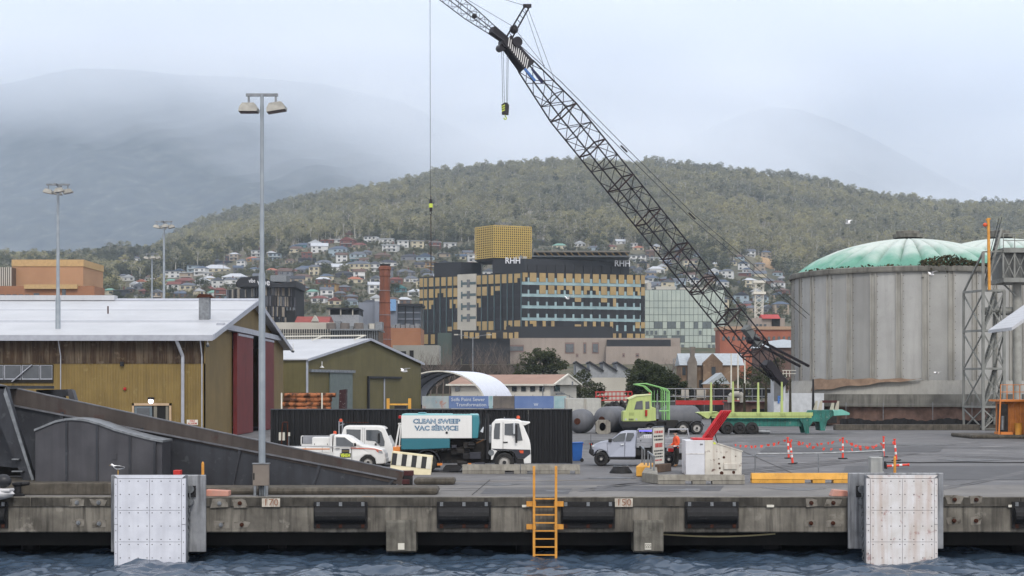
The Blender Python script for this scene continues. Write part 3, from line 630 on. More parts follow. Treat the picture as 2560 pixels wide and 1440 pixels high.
b = B(); b.prism(poly([(790, 1020), (820, 985), (1010, 985), (1045, 1000), (1010, 1055), (780, 1052)], fx, fz), -1.2, -.5, 'y'); b.to('broom_skirt', m_blackp, t)
cw = lambda z: 1.06 - max(0, z - 1.2) * .09
cab = poly([(1432, 430), (1482, 378), (1560, 370), (1790, 376), (1840, 400), (1858, 450), (1938, 640), (1952, 700), (1958, 780), (1955, 862), (1945, 962), (1865, 962), (1860, 900), (1775, 895), (1745, 820), (1700, 790), (1510, 790), (1470, 850), (1450, 910), (1425, 915), (1430, 700)], fx, fz)
b = B(); shell(b, cab, cw); body = b.to('cab', m_white, t, bevel=.035)
spatch(poly([(1432, 760), (1950, 775), (1952, 830), (1870, 895), (1770, 890), (1740, 815), (1700, 785), (1500, 785), (1450, 770)], fx, fz), cw, -1).to('lower_band', m_grey, t)
spatch(poly([(1480, 424), (1548, 420), (1542, 632), (1462, 630), (1464, 520)], fx, fz), cw, -1, .012).to('rear_window', m_glass, t)
spatch(poly([(1608, 428), (1755, 420), (1800, 425), (1848, 650), (1760, 655), (1740, 585), (1606, 580)], fx, fz), cw, -1, .012).to('door_window', m_glass, t)
spatch(poly([(1584, 410), (1588, 410), (1588, 770), (1584, 770)], fx, fz), cw, -1, .014).to('door_gap', m_blackp, t)
spatch(poly([(1590, 668), (1648, 668), (1648, 682), (1590, 682)], fx, fz), cw, -1, .03).to('door_handle', m_blackp, t)
fpatch((fx(1934), fz(650)), (fx(1862), fz(455)), .95, .9).to('windscreen', mat('windscreen_tint', (.03, .06, .07), .05, spec=.7), t)
B().prism(poly([(1840, 400), (1950, 412), (1945, 420), (1880, 450), (1850, 448)], fx, fz), -.98, .98, 'y').to('sun_visor', m_white, t, bevel=.01)
b = B(); b.box(fx(1866), fx(1960), -1.03, 1.03, fz(962), fz(838)); b.to('bumper', m_white, t, bevel=.04)
B().box(fx(1866), fx(1957), -1.0, -.6, fz(828), fz(782)).to('headlight', m_lamp, t, bevel=.02)
spatch(poly([(1800, 785), (1858, 785), (1858, 822), (1815, 820)], fx, fz), cw, -1, .02).to('indicator', m_amber, t)
B().box(fx(1768), fx(1866), -1.02, -.9, fz(960), fz(870)).to('step', m_blackp, t)
b = B(); b.box(fx(1600), fx(1750), -.3, .3, fz(372), fz(372) + .03); b.box(fx(1598), fx(1606), -.32, .32, fz(372), fz(345)); b.to('roof_rack', m_tray, t)
b = B(); b.lathe([(.0, .14), (.07, .13), (.09, 0)], 14, (fx(1790), 0, fz(365))); b.to('beacon', m_amber, t, smooth=True)
mirror_(t, fx(1730), -1.1, fz(490), .55, .12, m_lamp); mirror_(t, fx(1762), -1.16, fz(560), .86, .05)
B().box(fx(1395), fx(1440), -1.0, -.6, fz(690), fz(445)).to('air_cleaner', m_galv, t, bevel=.04)
B().cyl((fx(1428), -1.08, fz(815)), (fx(1428), -.95, fz(815)), .14, n=16).to('air_tank', m_galv, t)
wheel(t, fx(1605), -1.08, .455, .26, m_rim); wheel(t, fx(1605), .82, .455, .26, m_rim, s=1)
wheel(t, fx(575), -1.1, .455, .24, m_rim, twin=True); wheel(t, fx(575), .6, .455, .24, m_rim, s=1, twin=True)
b = B(); b.lathe([(.56, -.0), (.60, 0), (.60, .6), (.56, .6)], 20, (fx(575), -1.13, .455), 'y', rad(5), rad(175)); b.to('mudguard', m_grey, t)
m_letb = mat('sweeper_letter_blue', lin(52, 110, 150), .5); m_letw = mat('sweeper_letter_pale', lin(196, 214, 222), .5)
for s, Y, wd in (('CLEAN SWEEP', 398, 640), ('VAC SERVICE', 490, 590)):
    sz = .29
    for m, off, dy, bo in ((m_letb, 0, 0, .016), (m_letw, .012, .004, -.004)):
        o = text('lettering', s, sz, m, Tr((PX(990, 74.3) + fx(700), 75.45 - 1.138 - dy, fz(Y) + .004)), t, bold=bo, ext=.003)
        L_ = max(v.co.x for v in o.data.vertices) - min(v.co.x for v in o.data.vertices); k = (wd / 287) / L_; cx = fx(700)
        for v in o.data.vertices: v.co.x = cx + (v.co.x - cx) * k
text('lettering', '&', .16, m_letb, Tr((PX(990, 74.3) + fx(700), 75.45 - 1.138, fz(445))), t, squash=1.6)
# --- white single-cab pickup with number board
t = thing('pickup', 'white single cab pickup with yellow number board VEH534 on its door', 'pickup', (PX(680 + 100 / 6, 76.2), 77.05, .004))
fx = lambda X: (X - 100) / 315; fz = lambda Y: (1174 - Y) / 315
cw = lambda z: .86 - max(0, z - 1.1) * .32
b = B(); shell(b, poly([(912, 830), (920, 660), (945, 645), (1100, 650), (1165, 672), (1350, 800), (1560, 835), (1660, 868), (1695, 930), (1705, 1000), (1690, 1075), (1560, 1085), (1548, 1000), (1480, 945), (1400, 945), (1330, 1000), (1310, 1060), (912, 1060)], fx, fz), cw); b.to('cab', m_white, t, bevel=.05)
spatch(poly([(955, 680), (1085, 682), (1210, 770), (1225, 815), (962, 805)], fx, fz), cw, -1, .012).to('door_window', m_glass, t)
fpatch((fx(1335), fz(798)), (fx(1175), fz(684)), .78, .66).to('windscreen', m_glass, t)
b = B(); b.box(fx(60), fx(868), -.9, .9, fz(905), fz(830)); b.to('tray', m_white, t, bevel=.02)
b = B(); b.box(fx(60), fx(868), -.915, -.895, fz(862), fz(848)); b.to('tray_stripe', m_orange, t)
spatch(poly([(1180, 835), (1540, 850), (1650, 878), (1650, 886), (1540, 862), (1180, 845)], fx, fz), cw, -1, .01).to('stripe', m_amber, t)
b = B(); b.tube([(fx(60), -.9, fz(812)), (fx(1180), -.92, fz(822))], .018); [b.cyl((fx(X), -.9, fz(830)), (fx(X), -.9, fz(905)), .015, n=6) for X in (500, 755)]; b.to('side_rail', m_tray, t)
b = B(); b.box(fx(590), fx(866), -.55, .5, fz(808), fz(686)); b.to('tool_box', m_white, t, bevel=.025)
b = B(); [b.box(fx(X), fx(X) + .02, -.58, -.54, fz(800), fz(775)) for X in (622, 818)]; b.to('latch', m_blackp, t)
b = B(); b.box(fx(868), fx(900), -.85, .85, fz(900), fz(640)); b.to('headboard', m_white, t)
b = B(); b.lathe([(.0, .13), (.07, .12), (.085, 0)], 14, (fx(925), -.3, fz(632))); b.to('beacon', m_amber, t, smooth=True)
mirror_(t, fx(1245), -.86, fz(790), .16, .14)
spatch(poly([(1020, 918), (1182, 918), (1182, 986), (1020, 986)], fx, fz), cw, -1, .01).to('number_board', m_blackp, t)
m_ytext = mat('yellow_reflective', lin(222, 236, 40), .4)
o = text('number', 'VEH534', .215, m_ytext, Tr((PX(680 + 100 / 6, 76.2) + fx(1101), 77.05 - .874, fz(952))), t, bold=.012, squash=.62)
spatch(poly([(1045, 855), (1160, 855), (1160, 914), (1045, 914)], fx, fz), cw, -1, .01).to('logo_board', m_grey, t)
m_goldt = mat('faded_gold_text', lin(160, 140, 70), .6); spatch(poly([(1056, 880), (1150, 880), (1150, 892), (1056, 892)], fx, fz), cw, -1, .014).to('logo_strip', m_goldt, t)
spatch(poly([(955, 845), (1015, 845), (1015, 853), (955, 853)], fx, fz), cw, -1, .025).to('door_handle', m_blackp, t)
spatch(poly([(1188, 830), (1194, 830), (1205, 1050), (1196, 1050)], fx, fz), cw, -1, .01).to('door_gap', m_blackp, t)
spatch(poly([(1550, 870), (1650, 885), (1665, 925), (1600, 915)], fx, fz), cw, -1, .012).to('headlight', m_lamp, t); spatch(poly([(1555, 872), (1595, 880), (1600, 912)], fx, fz), cw, -1, .018).to('indicator', m_amber, t)
B().box(fx(1640), fx(1712), -.8, .8, fz(1075), fz(990)).to('bumper', m_white, t, bevel=.05)
b = B(); b.box(fx(80), fx(1600), -.4, .4, .35, .6); b.to('chassis', m_chas, t)
for X in (1440, 520): wheel(t, fx(X), -.86, .365, .22, m_rim); wheel(t, fx(X), .64, .365, .22, m_rim, s=1)
# --- white dual-cab truck behind it
t = thing('crew_cab_truck', 'white crew cab tray truck with amber beacon parked behind the pickup', 'truck', (PX(680 + 430 / 6, 79.7), 80.65, .004))
fx = lambda X: (X - 430) / 301; fz = lambda Y: (1120 - Y) / 301
cw = lambda z: .93 - max(0, z - 1.1) * .1
b = B(); shell(b, poly([(1040, 640), (1075, 530), (1110, 508), (1560, 510), (1650, 522), (1690, 545), (1805, 800), (1815, 880), (1810, 1020), (1780, 1045), (1040, 1045)], fx, fz), cw); b.to('cab', m_white, t, bevel=.045)
spatch(poly([(1112, 560), (1328, 566), (1326, 720), (1120, 712)], fx, fz), cw, -1, .012).to('rear_window', m_glass, t)
spatch(poly([(1408, 570), (1590, 572), (1640, 600), (1688, 740), (1685, 812), (1625, 812), (1540, 735), (1410, 722)], fx, fz), cw, -1, .012).to('door_window', m_glass, t)
fpatch((fx(1800), fz(805)), (fx(1696), fz(562)), .85, .78).to('windscreen', m_glass, t)
for X in (1358, 1385): spatch(poly([(X, 540), (X + 4, 540), (X + 4, 1000), (X, 1000)], fx, fz), cw, -1, .01).to('door_gap', m_grey, t)
B().box(fx(1540), fx(1568), -.97, -.9, fz(798), fz(772)).to('door_handle', m_blackp, t); mirror_(t, fx(1600), -.95, fz(690), .5, .12)
B().box(fx(1715), fx(1818), -.9, -.55, fz(970), fz(895)).to('headlight', m_red, t, bevel=.02); B().box(fx(1700), fx(1822), -.92, .92, fz(1045), fz(978)).to('bumper', m_white, t, bevel=.04)
b = B(); b.box(fx(440), fx(1020), -.95, .95, fz(1000), fz(780)); b.to('tray', m_white, t, bevel=.02)
b = B(); b.box(fx(460), fx(1000), -.97, -.93, fz(778), fz(655)); b.to('drop_side', m_tray, t, bevel=.015); b = B(); b.tube([(fx(440), -.97, fz(790)), (fx(440), -.97, fz(668)), (fx(470), -.97, fz(660))], .03); b.to('corner_post', m_white, t)
b = B(); b.bar((fx(1000), -.8, fz(640)), (fx(1002), -.8, fz(445)), .06); b.bar((fx(1000), .8, fz(640)), (fx(1002), .8, fz(445)), .06); b.bar((fx(1002), -.85, fz(450)), (fx(1002), .85, fz(450)), .06); b.bar((fx(1010), -.8, fz(500)), (fx(1080), -.8, fz(480)), .04); b.to('headboard', m_tray, t)
b = B(); b.bar((fx(1060), -.7, fz(456)), (fx(1440), -.7, fz(460)), .035); b.to('ladder_rack', m_rust, t); 
b = B(); b.lathe([(.0, .15), (.07, .14), (.085, 0)], 14, (fx(1028), -.8, fz(448))); b.to('beacon', m_amber, t, smooth=True)
b = B(); b.box(fx(450), fx(1700), -.4, .4, .35, .62); b.to('chassis', m_chas, t)
for X in (1600, 700): wheel(t, fx(X), -.92, .38, .22, m_rim); wheel(t, fx(X), .7, .38, .22, m_rim, s=1)
# --- silver extra-cab pickup
t = thing('silver_pickup', 'silver extra cab pickup with alloy tray and bull bar facing the blue bin', 'pickup', (PX(1440 + 170 / 5.333, 80.4) + .1, 81.2, .004), rad(-7))
fx = lambda X: (X - 170) / 262; fz = lambda Y: (778 - Y) / 266.7
cw = lambda z: .9 - max(0, z - 1.05) * .34
b = B(); shell(b, poly([(785, 660), (800, 330), (780, 308), (640, 306), (585, 322), (445, 432), (300, 462), (232, 492), (212, 540), (215, 640), (240, 650), (246, 610), (285, 570), (340, 562), (395, 585), (430, 655), (440, 665)], fx, fz), cw); b.to('cab', m_silver, t, bevel=.055)
spatch(poly([(470, 425), (580, 345), (660, 332), (640, 440), (500, 452)], fx, fz), cw, -1, .012).to('door_window', m_glass, t)
spatch(poly([(672, 332), (760, 335), (765, 370), (722, 436), (655, 438)], fx, fz), cw, -1, .012).to('rear_window', m_glass, t)
b = B(); dx = fx(448) - fx(590); fpatch((fx(455), fz(428)), (fx(580), fz(328)), .8, .64, -.02).to('windscreen', m_glass, t)
spatch(poly([(644, 452), (648, 452), (645, 650), (640, 650)], fx, fz), cw, -1, .01).to('door_gap', m_grey, t); spatch(poly([(410, 470), (414, 470), (425, 655), (420, 655)], fx, fz), cw, -1, .01).to('door_gap', m_grey, t)
spatch(poly([(588, 478), (634, 476), (632, 494), (592, 496)], fx, fz), cw, -1, .025).to('door_handle', m_lamp, t)
B().box(fx(430), fx(478), -1.02, -.86, fz(455), fz(412)).to('mirror', m_blackp, t, bevel=.03)
spatch(poly([(215, 500), (240, 488), (250, 520), (216, 530)], fx, fz), cw, -1, .015).to('headlight', m_lamp, t)
b = B(); b.prism(poly([(172, 600), (180, 545), (215, 545), (240, 560), (240, 650), (200, 630)], fx, fz), -.92, .92, 'y'); b.to('bull_bar', m_blackp, t, bevel=.03)
b = B(); b.tube([(fx(195), -.7, fz(550)), (fx(190), -.7, fz(480)), (fx(190), .7, fz(480)), (fx(195), .7, fz(550))], .035, 8); b.to('bull_bar_hoop', m_blackp, t)
B().cyl((fx(197), -.75, fz(500)), (fx(197), -.75, fz(355)), .012, n=6).to('aerial', m_blackp, t)
b = B(); b.box(fx(795), fx(1480), -.93, .93, fz(530), fz(470)); b.to('tray', m_tray, t, bevel=.015)
b = B(); b.box(fx(805), fx(1475), -.95, -.91, fz(466), fz(402)); b.to('drop_side', m_tray, t, bevel=.012); b = B(); b.box(fx(805), fx(1475), .91, .95, fz(466), fz(402)); b.to('drop_side', m_tray, t, bevel=.012)
for X in (848, 1040, 1400): B().box(fx(X), fx(X) + .05, -.97, -.94, fz(445), fz(425)).to('latch', m_blackp, t)
for X in (845, 995, 1150): B().cyl((fx(X), -.95, fz(520)), (fx(X), -.9, fz(520)), .055, n=12).to('side_lamp', m_blackp, t)
b = B(); 
for y in (-.85, .85):
    b.tube([(fx(800), y, fz(470)), (fx(815), y, fz(290)), (fx(1060), y, fz(285)), (fx(1060), y, fz(400))], .025)
    b.tube([(fx(1200), y, fz(470)), (fx(1215), y, fz(290)), (fx(1460), y, fz(285)), (fx(1480), y, fz(400))], .025)
    b.tube([(fx(830), y, fz(400)), (fx(870), y, fz(310)), (fx(890), y, fz(400))], .015)
for X in (815, 1060, 1215, 1460): b.tube([(fx(X), -.85, fz(287)), (fx(X), .85, fz(287))], .025)
for k in range(9): b.cyl((fx(840 + 25 * k), -.84, fz(330)), (fx(840 + 25 * k), -.84, fz(400)), .006, n=4)
b.to('ladder_rack', m_tray, t)
m_led = mat('violet_light_bar', lin(110, 96, 220), .4, emit=((.22, .2, .9), .8)); B().box(fx(830), fx(1055), -.86, -.72, fz(315), fz(290)).to('light_bar', m_led, t, bevel=.02)
B().prism(poly([(830, 402), (870, 368), (1050, 362), (1060, 402)], fx, fz), -.7, .7, 'y').to('load_cover', m_white, t)
B().box(fx(1210), fx(1300), -.92, -.85, fz(580), fz(535)).to('tail_lamp', m_red, t)
b = B(); b.box(fx(430), fx(1480), -.5, .5, .32, .62); b.box(fx(790), fx(1180), -.85, .85, .55, .9); b.to('chassis', m_chas, t); B().box(fx(430), fx(780), -.92, -.82, fz(690), fz(668)).to('side_step', m_blackp, t)
for X in (335, 1222): wheel(t, fx(X), -.93, .36, .25, m_rimd); wheel(t, fx(X) + .0, .68, .36, .25, m_rimd, s=1)
# --- lime terminal tractor
t = thing('terminal_tractor', 'lime green yard tractor with open cage rack behind its cab', 'tractor', (PX(1420 + 490 / 3.556, 135.7), 137, .004))
fx = lambda X: (X - 490) / 104.9; fz = lambda Y: (592 - Y) / 104.9
cw = lambda z: 1.05
b = B(); shell(b, poly([(490, 478), (492, 388), (512, 384), (545, 280), (605, 252), (740, 240), (745, 345), (785, 360), (788, 470), (720, 478)], fx, fz), cw); b.to('cab', m_lime, t, bevel=.05)
spatch(poly([(590, 372), (610, 300), (665, 292), (668, 372)], fx, fz), cw, -1, .015).to('door_window', m_glass, t); spatch(poly([(690, 300), (725, 298), (728, 365), (690, 370)], fx, fz), cw, -1, .015).to('rear_window', m_glass, t)
fpatch((fx(514), fz(380)), (fx(543), fz(284)), .95, .9, -.02).to('windscreen', mat('windscreen_sky', (.10, .14, .17), .05, spec=.7), t)
B().box(fx(500), fx(508), -.95, .95, fz(388), fz(384)).to('ledge', m_lime, t)
B().prism(poly([(530, 275), (610, 240), (742, 232), (745, 244), (612, 256), (545, 286)], fx, fz), -1.12, 1.12, 'y').to('roof', car_paint('pale_lime_roof', lin(205, 214, 160), .5, .3), t, bevel=.02)
b = B(); b.box(fx(484), fx(790), -1.1, 1.1, fz(528), fz(480)); b.to('bumper', m_blackp, t, bevel=.03)
for k in range(5): spatch(poly([(542 + 9 * k, 452), (548 + 9 * k, 452), (548 + 9 * k, 470), (542 + 9 * k, 470)], fx, fz), cw, -1, .012).to('vent_slot', m_blackp, t)
for X in (515, 610): spatch(poly([(X - 8, 452), (X + 8, 452), (X + 8, 468), (X - 8, 468)], fx, fz), cw, -1, .012).to('headlight', m_lamp, t)
spatch(poly([(545, 398), (588, 398), (588, 425), (545, 425)], fx, fz), cw, -1, .012).to('grille', m_limed, t)
B().cyl((fx(697), -1.15, fz(430)), (fx(697), -1.15, fz(375)), .1, n=12).to('fire_extinguisher', m_red, t)
b = B(); b.cyl((fx(797), -.95, fz(455)), (fx(797), -.95, fz(330)), .16, n=14); b.cyl((fx(797), -.95, fz(330)), (fx(797), -.95, fz(230)), .07, n=10); b.to('exhaust', m_galv, t)
cg = B()
for y in (-.95, .95):
    for pts in ([(905, 465), (905, 215), (880, 188), (700, 140), (600, 146)], [(860, 465), (860, 200), (840, 180)], [(745, 440), (745, 215), (690, 165), (600, 146)], [(745, 300), (905, 300)], [(745, 385), (905, 385)]):
        cg.tube([(fx(a), y, fz(b_)) for a, b_ in pts], .05, 6)
for a, b_ in ((905, 465), (905, 385), (905, 300), (905, 215), (880, 188), (790, 164), (700, 140), (650, 143), (600, 146), (745, 215), (690, 165)): cg.bar((fx(a), -.95, fz(b_)), (fx(a), .95, fz(b_)), .07)
for y in np.linspace(-.7, .7, 6): cg.tube([(fx(905), y, fz(465)), (fx(905), y, fz(215)), (fx(880), y, fz(188)), (fx(700), y, fz(140)), (fx(600), y, fz(146))], .02, 5)
for X in (770, 800, 830, 880): cg.bar((fx(X), -.95, fz(465 if X > 840 else 360)), (fx(X), -.95, fz(200)), .03)
cg.to('cage_rack', car_paint('cage_green', lin(140, 200, 118), .5, .4), t)
b = B(); b.box(fx(780), fx(1190), -.45, .45, .75, 1.1); b.box(fx(880), fx(980), -1.0, -.5, .65, 1.2); b.to('chassis', m_chas, t)
b = B(); b.lathe([(.0, .16), (.09, .14), (.1, 0)], 12, (fx(735), -.4, fz(238))); b.to('beacon', m_amber, t, smooth=True)
wheel(t, fx(735), -1.1, .5, .3, m_rim, .62); wheel(t, fx(735), .8, .5, .3, m_rim, .62, s=1)
for X in (1025, 1148):
    wheel(t, fx(X), -1.2, .52, .28, m_rim, .6, twin=True); wheel(t, fx(X), .6, .52, .28, m_rim, .6, s=1, twin=True)
    b = B(); b.lathe([(.6, 0), (.63, 0), (.63, .65), (.6, .65)], 16, (fx(X), -1.22, .52), 'y', rad(15), rad(165)); b.to('mudguard', m_blackp, t)
# --- log trailer
t = thing('log_trailer', 'empty log trailer with lime deck, tall stakes and teal gooseneck', 'trailer', (PX(1420 + 1160 / 3.556, 135.7), 137, .004))
fx = lambda X: (X - 1160) / 104.9
b = B(); b.box(fx(1280), fx(2180), -1.2, -1.0, fz(428), fz(398)); b.box(fx(1280), fx(2180), 1.0, 1.2, fz(428), fz(398)); b.box(fx(1280), fx(2170), -1.15, 1.15, fz(446), fz(428)); b.to('deck', m_lime, t)
b = B(); b.prism(poly([(1158, 402), (1180, 395), (1330, 390), (1340, 404), (1280, 412), (1255, 452), (1235, 452)], fx, fz), -1.2, 1.2, 'y'); b.to('tail_frame', m_lime, t, bevel=.02)
b = B(); b.box(fx(1300), fx(2125), -.9, .9, fz(522), fz(455)); b.box(fx(1300), fx(2140), -1.18, 1.18, fz(456), fz(447)); b.to('chassis', m_trteal, t)
b = B(); b.prism(poly([(2060, 455), (2140, 440), (2150, 585), (2115, 585), (2090, 500)], fx, fz), -1.15, -.85, 'y'); b.to('landing_leg', m_trteal, t); b = B(); b.prism(poly([(2060, 455), (2140, 440), (2150, 585), (2115, 585), (2090, 500)], fx, fz), .85, 1.15, 'y'); b.to('landing_leg', m_trteal, t)
b = B(); b.prism(poly([(2140, 440), (2175, 380), (2360, 376), (2362, 425), (2310, 470), (2290, 560), (2250, 560), (2240, 480), (2180, 480), (2150, 530)], fx, fz), -1.1, 1.1, 'y'); b.to('gooseneck', m_trteal, t, bevel=.02)
b = B(); b.prism(poly([(2362, 384), (2440, 372), (2506, 402), (2505, 420), (2420, 424), (2366, 428)], fx, fz), -1.25, 1.25, 'y'); b.to('front_deck', car_paint('light_teal', lin(110, 186, 172), .6, .5), t, bevel=.02)
b = B(); b.box(fx(2265), fx(2400), -1.05, -.9, fz(312), fz(290)); b.to('rail', m_maroon, t)
b = B(); [b.prism(poly([(X, 376), (X + 25, 295), (X + 42, 295), (X + 36, 376)], fx, fz), y, y + .15, 'y') for X in (2225, 2375) for y in (-1.1, .95)]; b.to('headboard_frame', mat('chalky_steel', lin(188, 182, 166), .7, spots=lin(90, 60, 40), pfac=.5), t)
for X, top, m in ((1275, 130, m_lime), (1470, 122, m_lime), (1605, 135, m_rust), (1695, 130, m_lime), (1800, 132, m_rust), (1905, 125, m_lime), (2020, 95, m_rust), (2228, 100, m_steelblk)):
    near = m is m_lime; y = -1.1 if near else 1.1
    b = B(); b.prism([(fx(X - 7), fz(top)), (fx(X + 6), fz(top)), (fx(X + 12), fz(405)), (fx(X - 12), fz(405))], y - .09, y + .09, 'y'); b.to('stake', m if m is not m_rust else mat('dark_worn_stake', lin(74, 66, 40), .7, col2=lin(38, 34, 28), scale=2), t)
    if X < 2200: B().prism([(fx(X - 22), fz(405)), (fx(X + 24), fz(405)), (fx(X + 34), fz(430)), (fx(X - 10), fz(430))], y - .12, y + .12, 'y').to('stake_socket', m_limed, t)
for X in (1420, 1530, 1640): wheel(t, fx(X), -1.2, .52, .26, m_chas, .55, twin=True); wheel(t, fx(X), .65, .52, .26, m_chas, .55, s=1, twin=True)
B().box(fx(1560), fx(1700), -1.0, 1.0, fz(588), fz(530)).to('shadowed_bogie', m_chas, t)  # near-black block standing for the wheels and the shadow among them
b = B(); b.cyl((fx(1700), -.9, .25), (fx(1800), -.9, .2), .2, n=14); b.to('steel_pipe', m_galv, t)
# ------------------------------------------------------------------ yard furniture
m_lgconc = mat('barrier_concrete', lin(156, 152, 142), .85, col2=lin(132, 128, 119), scale=2, streak=lin(104, 100, 92), sfac=.6, sscale=3, bump=.3)
m_ybar = mat('barrier_yellow', lin(228, 172, 40), .6, col2=lin(206, 152, 32), scale=1.5, streak=lin(150, 112, 40), sfac=.3, spots=lin(140, 118, 60), pfac=.4, pscale=5)
def barrier(name, label, px0, px1, pyb, h, m, notch=(), dep=.45, top=.25, group=None, rz=0.):
    d = GD(pyb); x0, x1 = PX(px0, d), PX(px1, d); L_ = x1 - x0; b = B()
    prof = [(0, 0), (0, h * .35), ((dep - top) / 2, h), ((dep + top) / 2, h), (dep, h * .35), (dep, 0)]
    cuts = sorted([(0, 0)] + [(PX(a, d) - x0, PX(c, d) - x0) for a, c in notch] + [(L_, L_)])
    b.prism([(y, z) for y, z in prof if True][0:0] or [(0, .16 if notch else 0)] + prof[1:5] + [(dep, .16 if notch else 0)], 0, L_, 'x')
    if notch:
        for (a0, a1), (b0, b1) in zip(cuts, cuts[1:]): b.box(a1, b0, 0, dep, 0, .162)
    o = b.to(name, m, bevel=.015); o.location = (x0, d, .006); o.rotation_euler = (0, 0, rz); return tag(o, label, 'barrier', group)
barrier('concrete_barrier', 'low grey concrete barrier with two lifting notches before the sweeper truck', 1156, 1300, 1185, .42, m_lgconc, ((1262, 1285),))
barrier('concrete_barrier', 'low grey concrete barrier between sweeper truck and yellow ladder', 1302, 1450, 1185, .42, m_lgconc, ((1318, 1340), (1425, 1438)))
barrier('concrete_barrier', 'long grey concrete barrier at the foot of the white skip bin', 1645, 1862, 1211, .38, m_lgconc, ((1713, 1731), (1765, 1781)))
barrier('yellow_barrier', 'long yellow concrete barrier under the galvanised pipe rail', 1880, 2142, 1208, .4, m_ybar, ((2012, 2032), (2063, 2084)))
t = thing('corner_barrier', 'grey concrete barrier end running back from the long barrier', 'barrier', (PX(1605, GD(1205)), GD(1205), .006))
b = B(); d0 = GD(1211); b.prism([(0, 0), (PX(1645, d0) - PX(1605, GD(1205)), d0 - GD(1205)), (PX(1640, 71.5) - PX(1605, GD(1205)), 4.4), (PX(1612, 71.5) - PX(1605, GD(1205)), 4.6)], 0, .4, 'z'); b.to('block', m_lgconc, t, bevel=.03)
b = B(); d0 = GD(1190); x0 = PX(1588, d0); b.box(0, .62, 0, 3.2, 0, .46); o = b.to('yellow_end_block', m_ybar, bevel=.04); o.location = (x0, d0 - .5, .006); o.rotation_euler = (0, 0, rad(-8)); tag(o, 'yellow painted concrete block carrying short pipe handrails', 'block')
def rail(label, pts, r, m, posts, post_d):
    t = thing('pipe_rail', label, 'handrail', (pts[0][0], pts[0][1], 0))
    B().tube(pts, r, 8).to('top_rail', m, t, world=True)
    for p, q in posts: B().cyl(p, q, r * .95, n=8).to('post', m, t, world=True)
    return t
d = 72.5
rail('short galvanised handrail on the yellow concrete block', [P(1604, 1116, 74), P(1611, 1124, 72)], .035, m_galv, [(P(1605, 1162, 74), P(1605, 1116, 74)), (P(1611, 1165, 72), P(1611, 1124, 72))], d)
rail('short galvanised handrail on the grey barrier end beside the sign board', [P(1620, 1129, 71), P(1635, 1141, 68)], .04, m_galv, [(P(1620, 1178, 71), P(1620, 1129, 71)), (P(1627, 1182, 69.5), P(1627, 1135, 69.5)), (P(1635, 1184, 68), P(1635, 1141, 68))], d)
rail('long galvanised pipe rail behind the yellow barrier with rusty end post', [P(1888, 1185, 68), P(1888, 1137, 68), P(1893, 1134, 68), P(2046, 1133, 68), P(2205, 1127, 68), P(2208, 1132, 68), P(2208, 1178, 68)], .03, m_galv, [(P(2046, 1183, 68), P(2046, 1133, 68))], 68)
# sign board edge-on
t = thing('sign_board', 'white sign board with red and black lettering on a rusty stand', 'sign', (PX(1646, 75), 75, 0), rad(62))
b = B(); b.tube([(-.7, 0, .35), (-.7, 0, 2.0), (-.62, 0, 2.1), (.62, 0, 2.1), (.7, 0, 2.0), (.7, 0, .35), (-.7, 0, .35)], .03, 6); b.to('frame', m_galv, t)
B().box(-.66, .66, -.012, .012, .38, 2.06).to('panel', m_clean, t)
m_redl = mat('red_letters', lin(200, 60, 50), .6)
for z, h, w, m in ((1.86, .12, .5, m_redl), (1.66, .08, .56, m_blk), (1.5, .08, .5, m_blk), (1.24, .2, .44, m_redl), (.98, .07, .54, m_blk), (.84, .07, .46, m_blk), (.7, .07, .52, m_blk), (.54, .07, .4, m_redl)):
    x = -w
    while x < w - .06: l_ = min(R.uniform(.05, .2), w - x); B().box(x, x + l_, -.018, -.012, z - h / 2, z + h / 2).to('faded_mark', m, t); x += l_ + R.uniform(.03, .07)
B().box(-.75, .75, -.35, .35, 0, .36).to('base', mat('brown_base', lin(120, 100, 84), .9, col2=lin(92, 76, 64)), t, bevel=.02)
# black rubber foot
t = thing('rubber_cone', 'black rubber cone foot lying on the deck in front of the silver pickup', 'base', (PX(1554, GD(1184)), GD(1184) + .5, .006))
b = B(); b.lathe([(0, 0), (.53, 0), (.52, .04), (.36, .27), (.33, .3), (0, .3)], 24); b.to('cone', m_rub, t, smooth=True)
b = B(); b.lathe([(.3, .3), (.36, .3), (.36, .325), (.3, .325)], 24); b.to('pale_ring', m_galv, t)
# striped water barrier leaning down the slope
t = thing('striped_barrier', 'cream water barrier with black and white chevron blocks tilted beside the sweeper', 'barrier', (PX(1026, 72.6), 72.6, .02)); t.rotation_euler = (0, rad(6.5), 0); reg(t, Tr((PX(1026, 72.6), 72.6, .02)))
m_cream = mat('cream_plastic', lin(222, 212, 178), .5, col2=lin(206, 196, 160), scale=2)
b = B(); b.prism([(-.3, 0), (-.22, .28), (-.1, .95), (.1, .95), (.22, .28), (.3, 0)], -.93, .93, 'x'); b.to('shell', m_cream, t, bevel=.03)
for k in range(8):
    x0 = -.9 + k * .225; b = B(); ya, yb = -.215, -.125; b.add([(x0, ya - .015, .33), (x0 + .22, ya - .015, .33), (x0 + .22, yb - .015, .86), (x0, yb - .015, .86), (x0, ya + .03, .33), (x0 + .22, ya + .03, .33), (x0 + .22, yb + .03, .86), (x0, yb + .03, .86)], [(0, 1, 2, 3), (7, 6, 5, 4), (0, 4, 5, 1), (1, 5, 6, 2), (2, 6, 7, 3), (3, 7, 4, 0)]); b.to('stripe', m_blackp if k % 2 == 0 else m_clean, t)
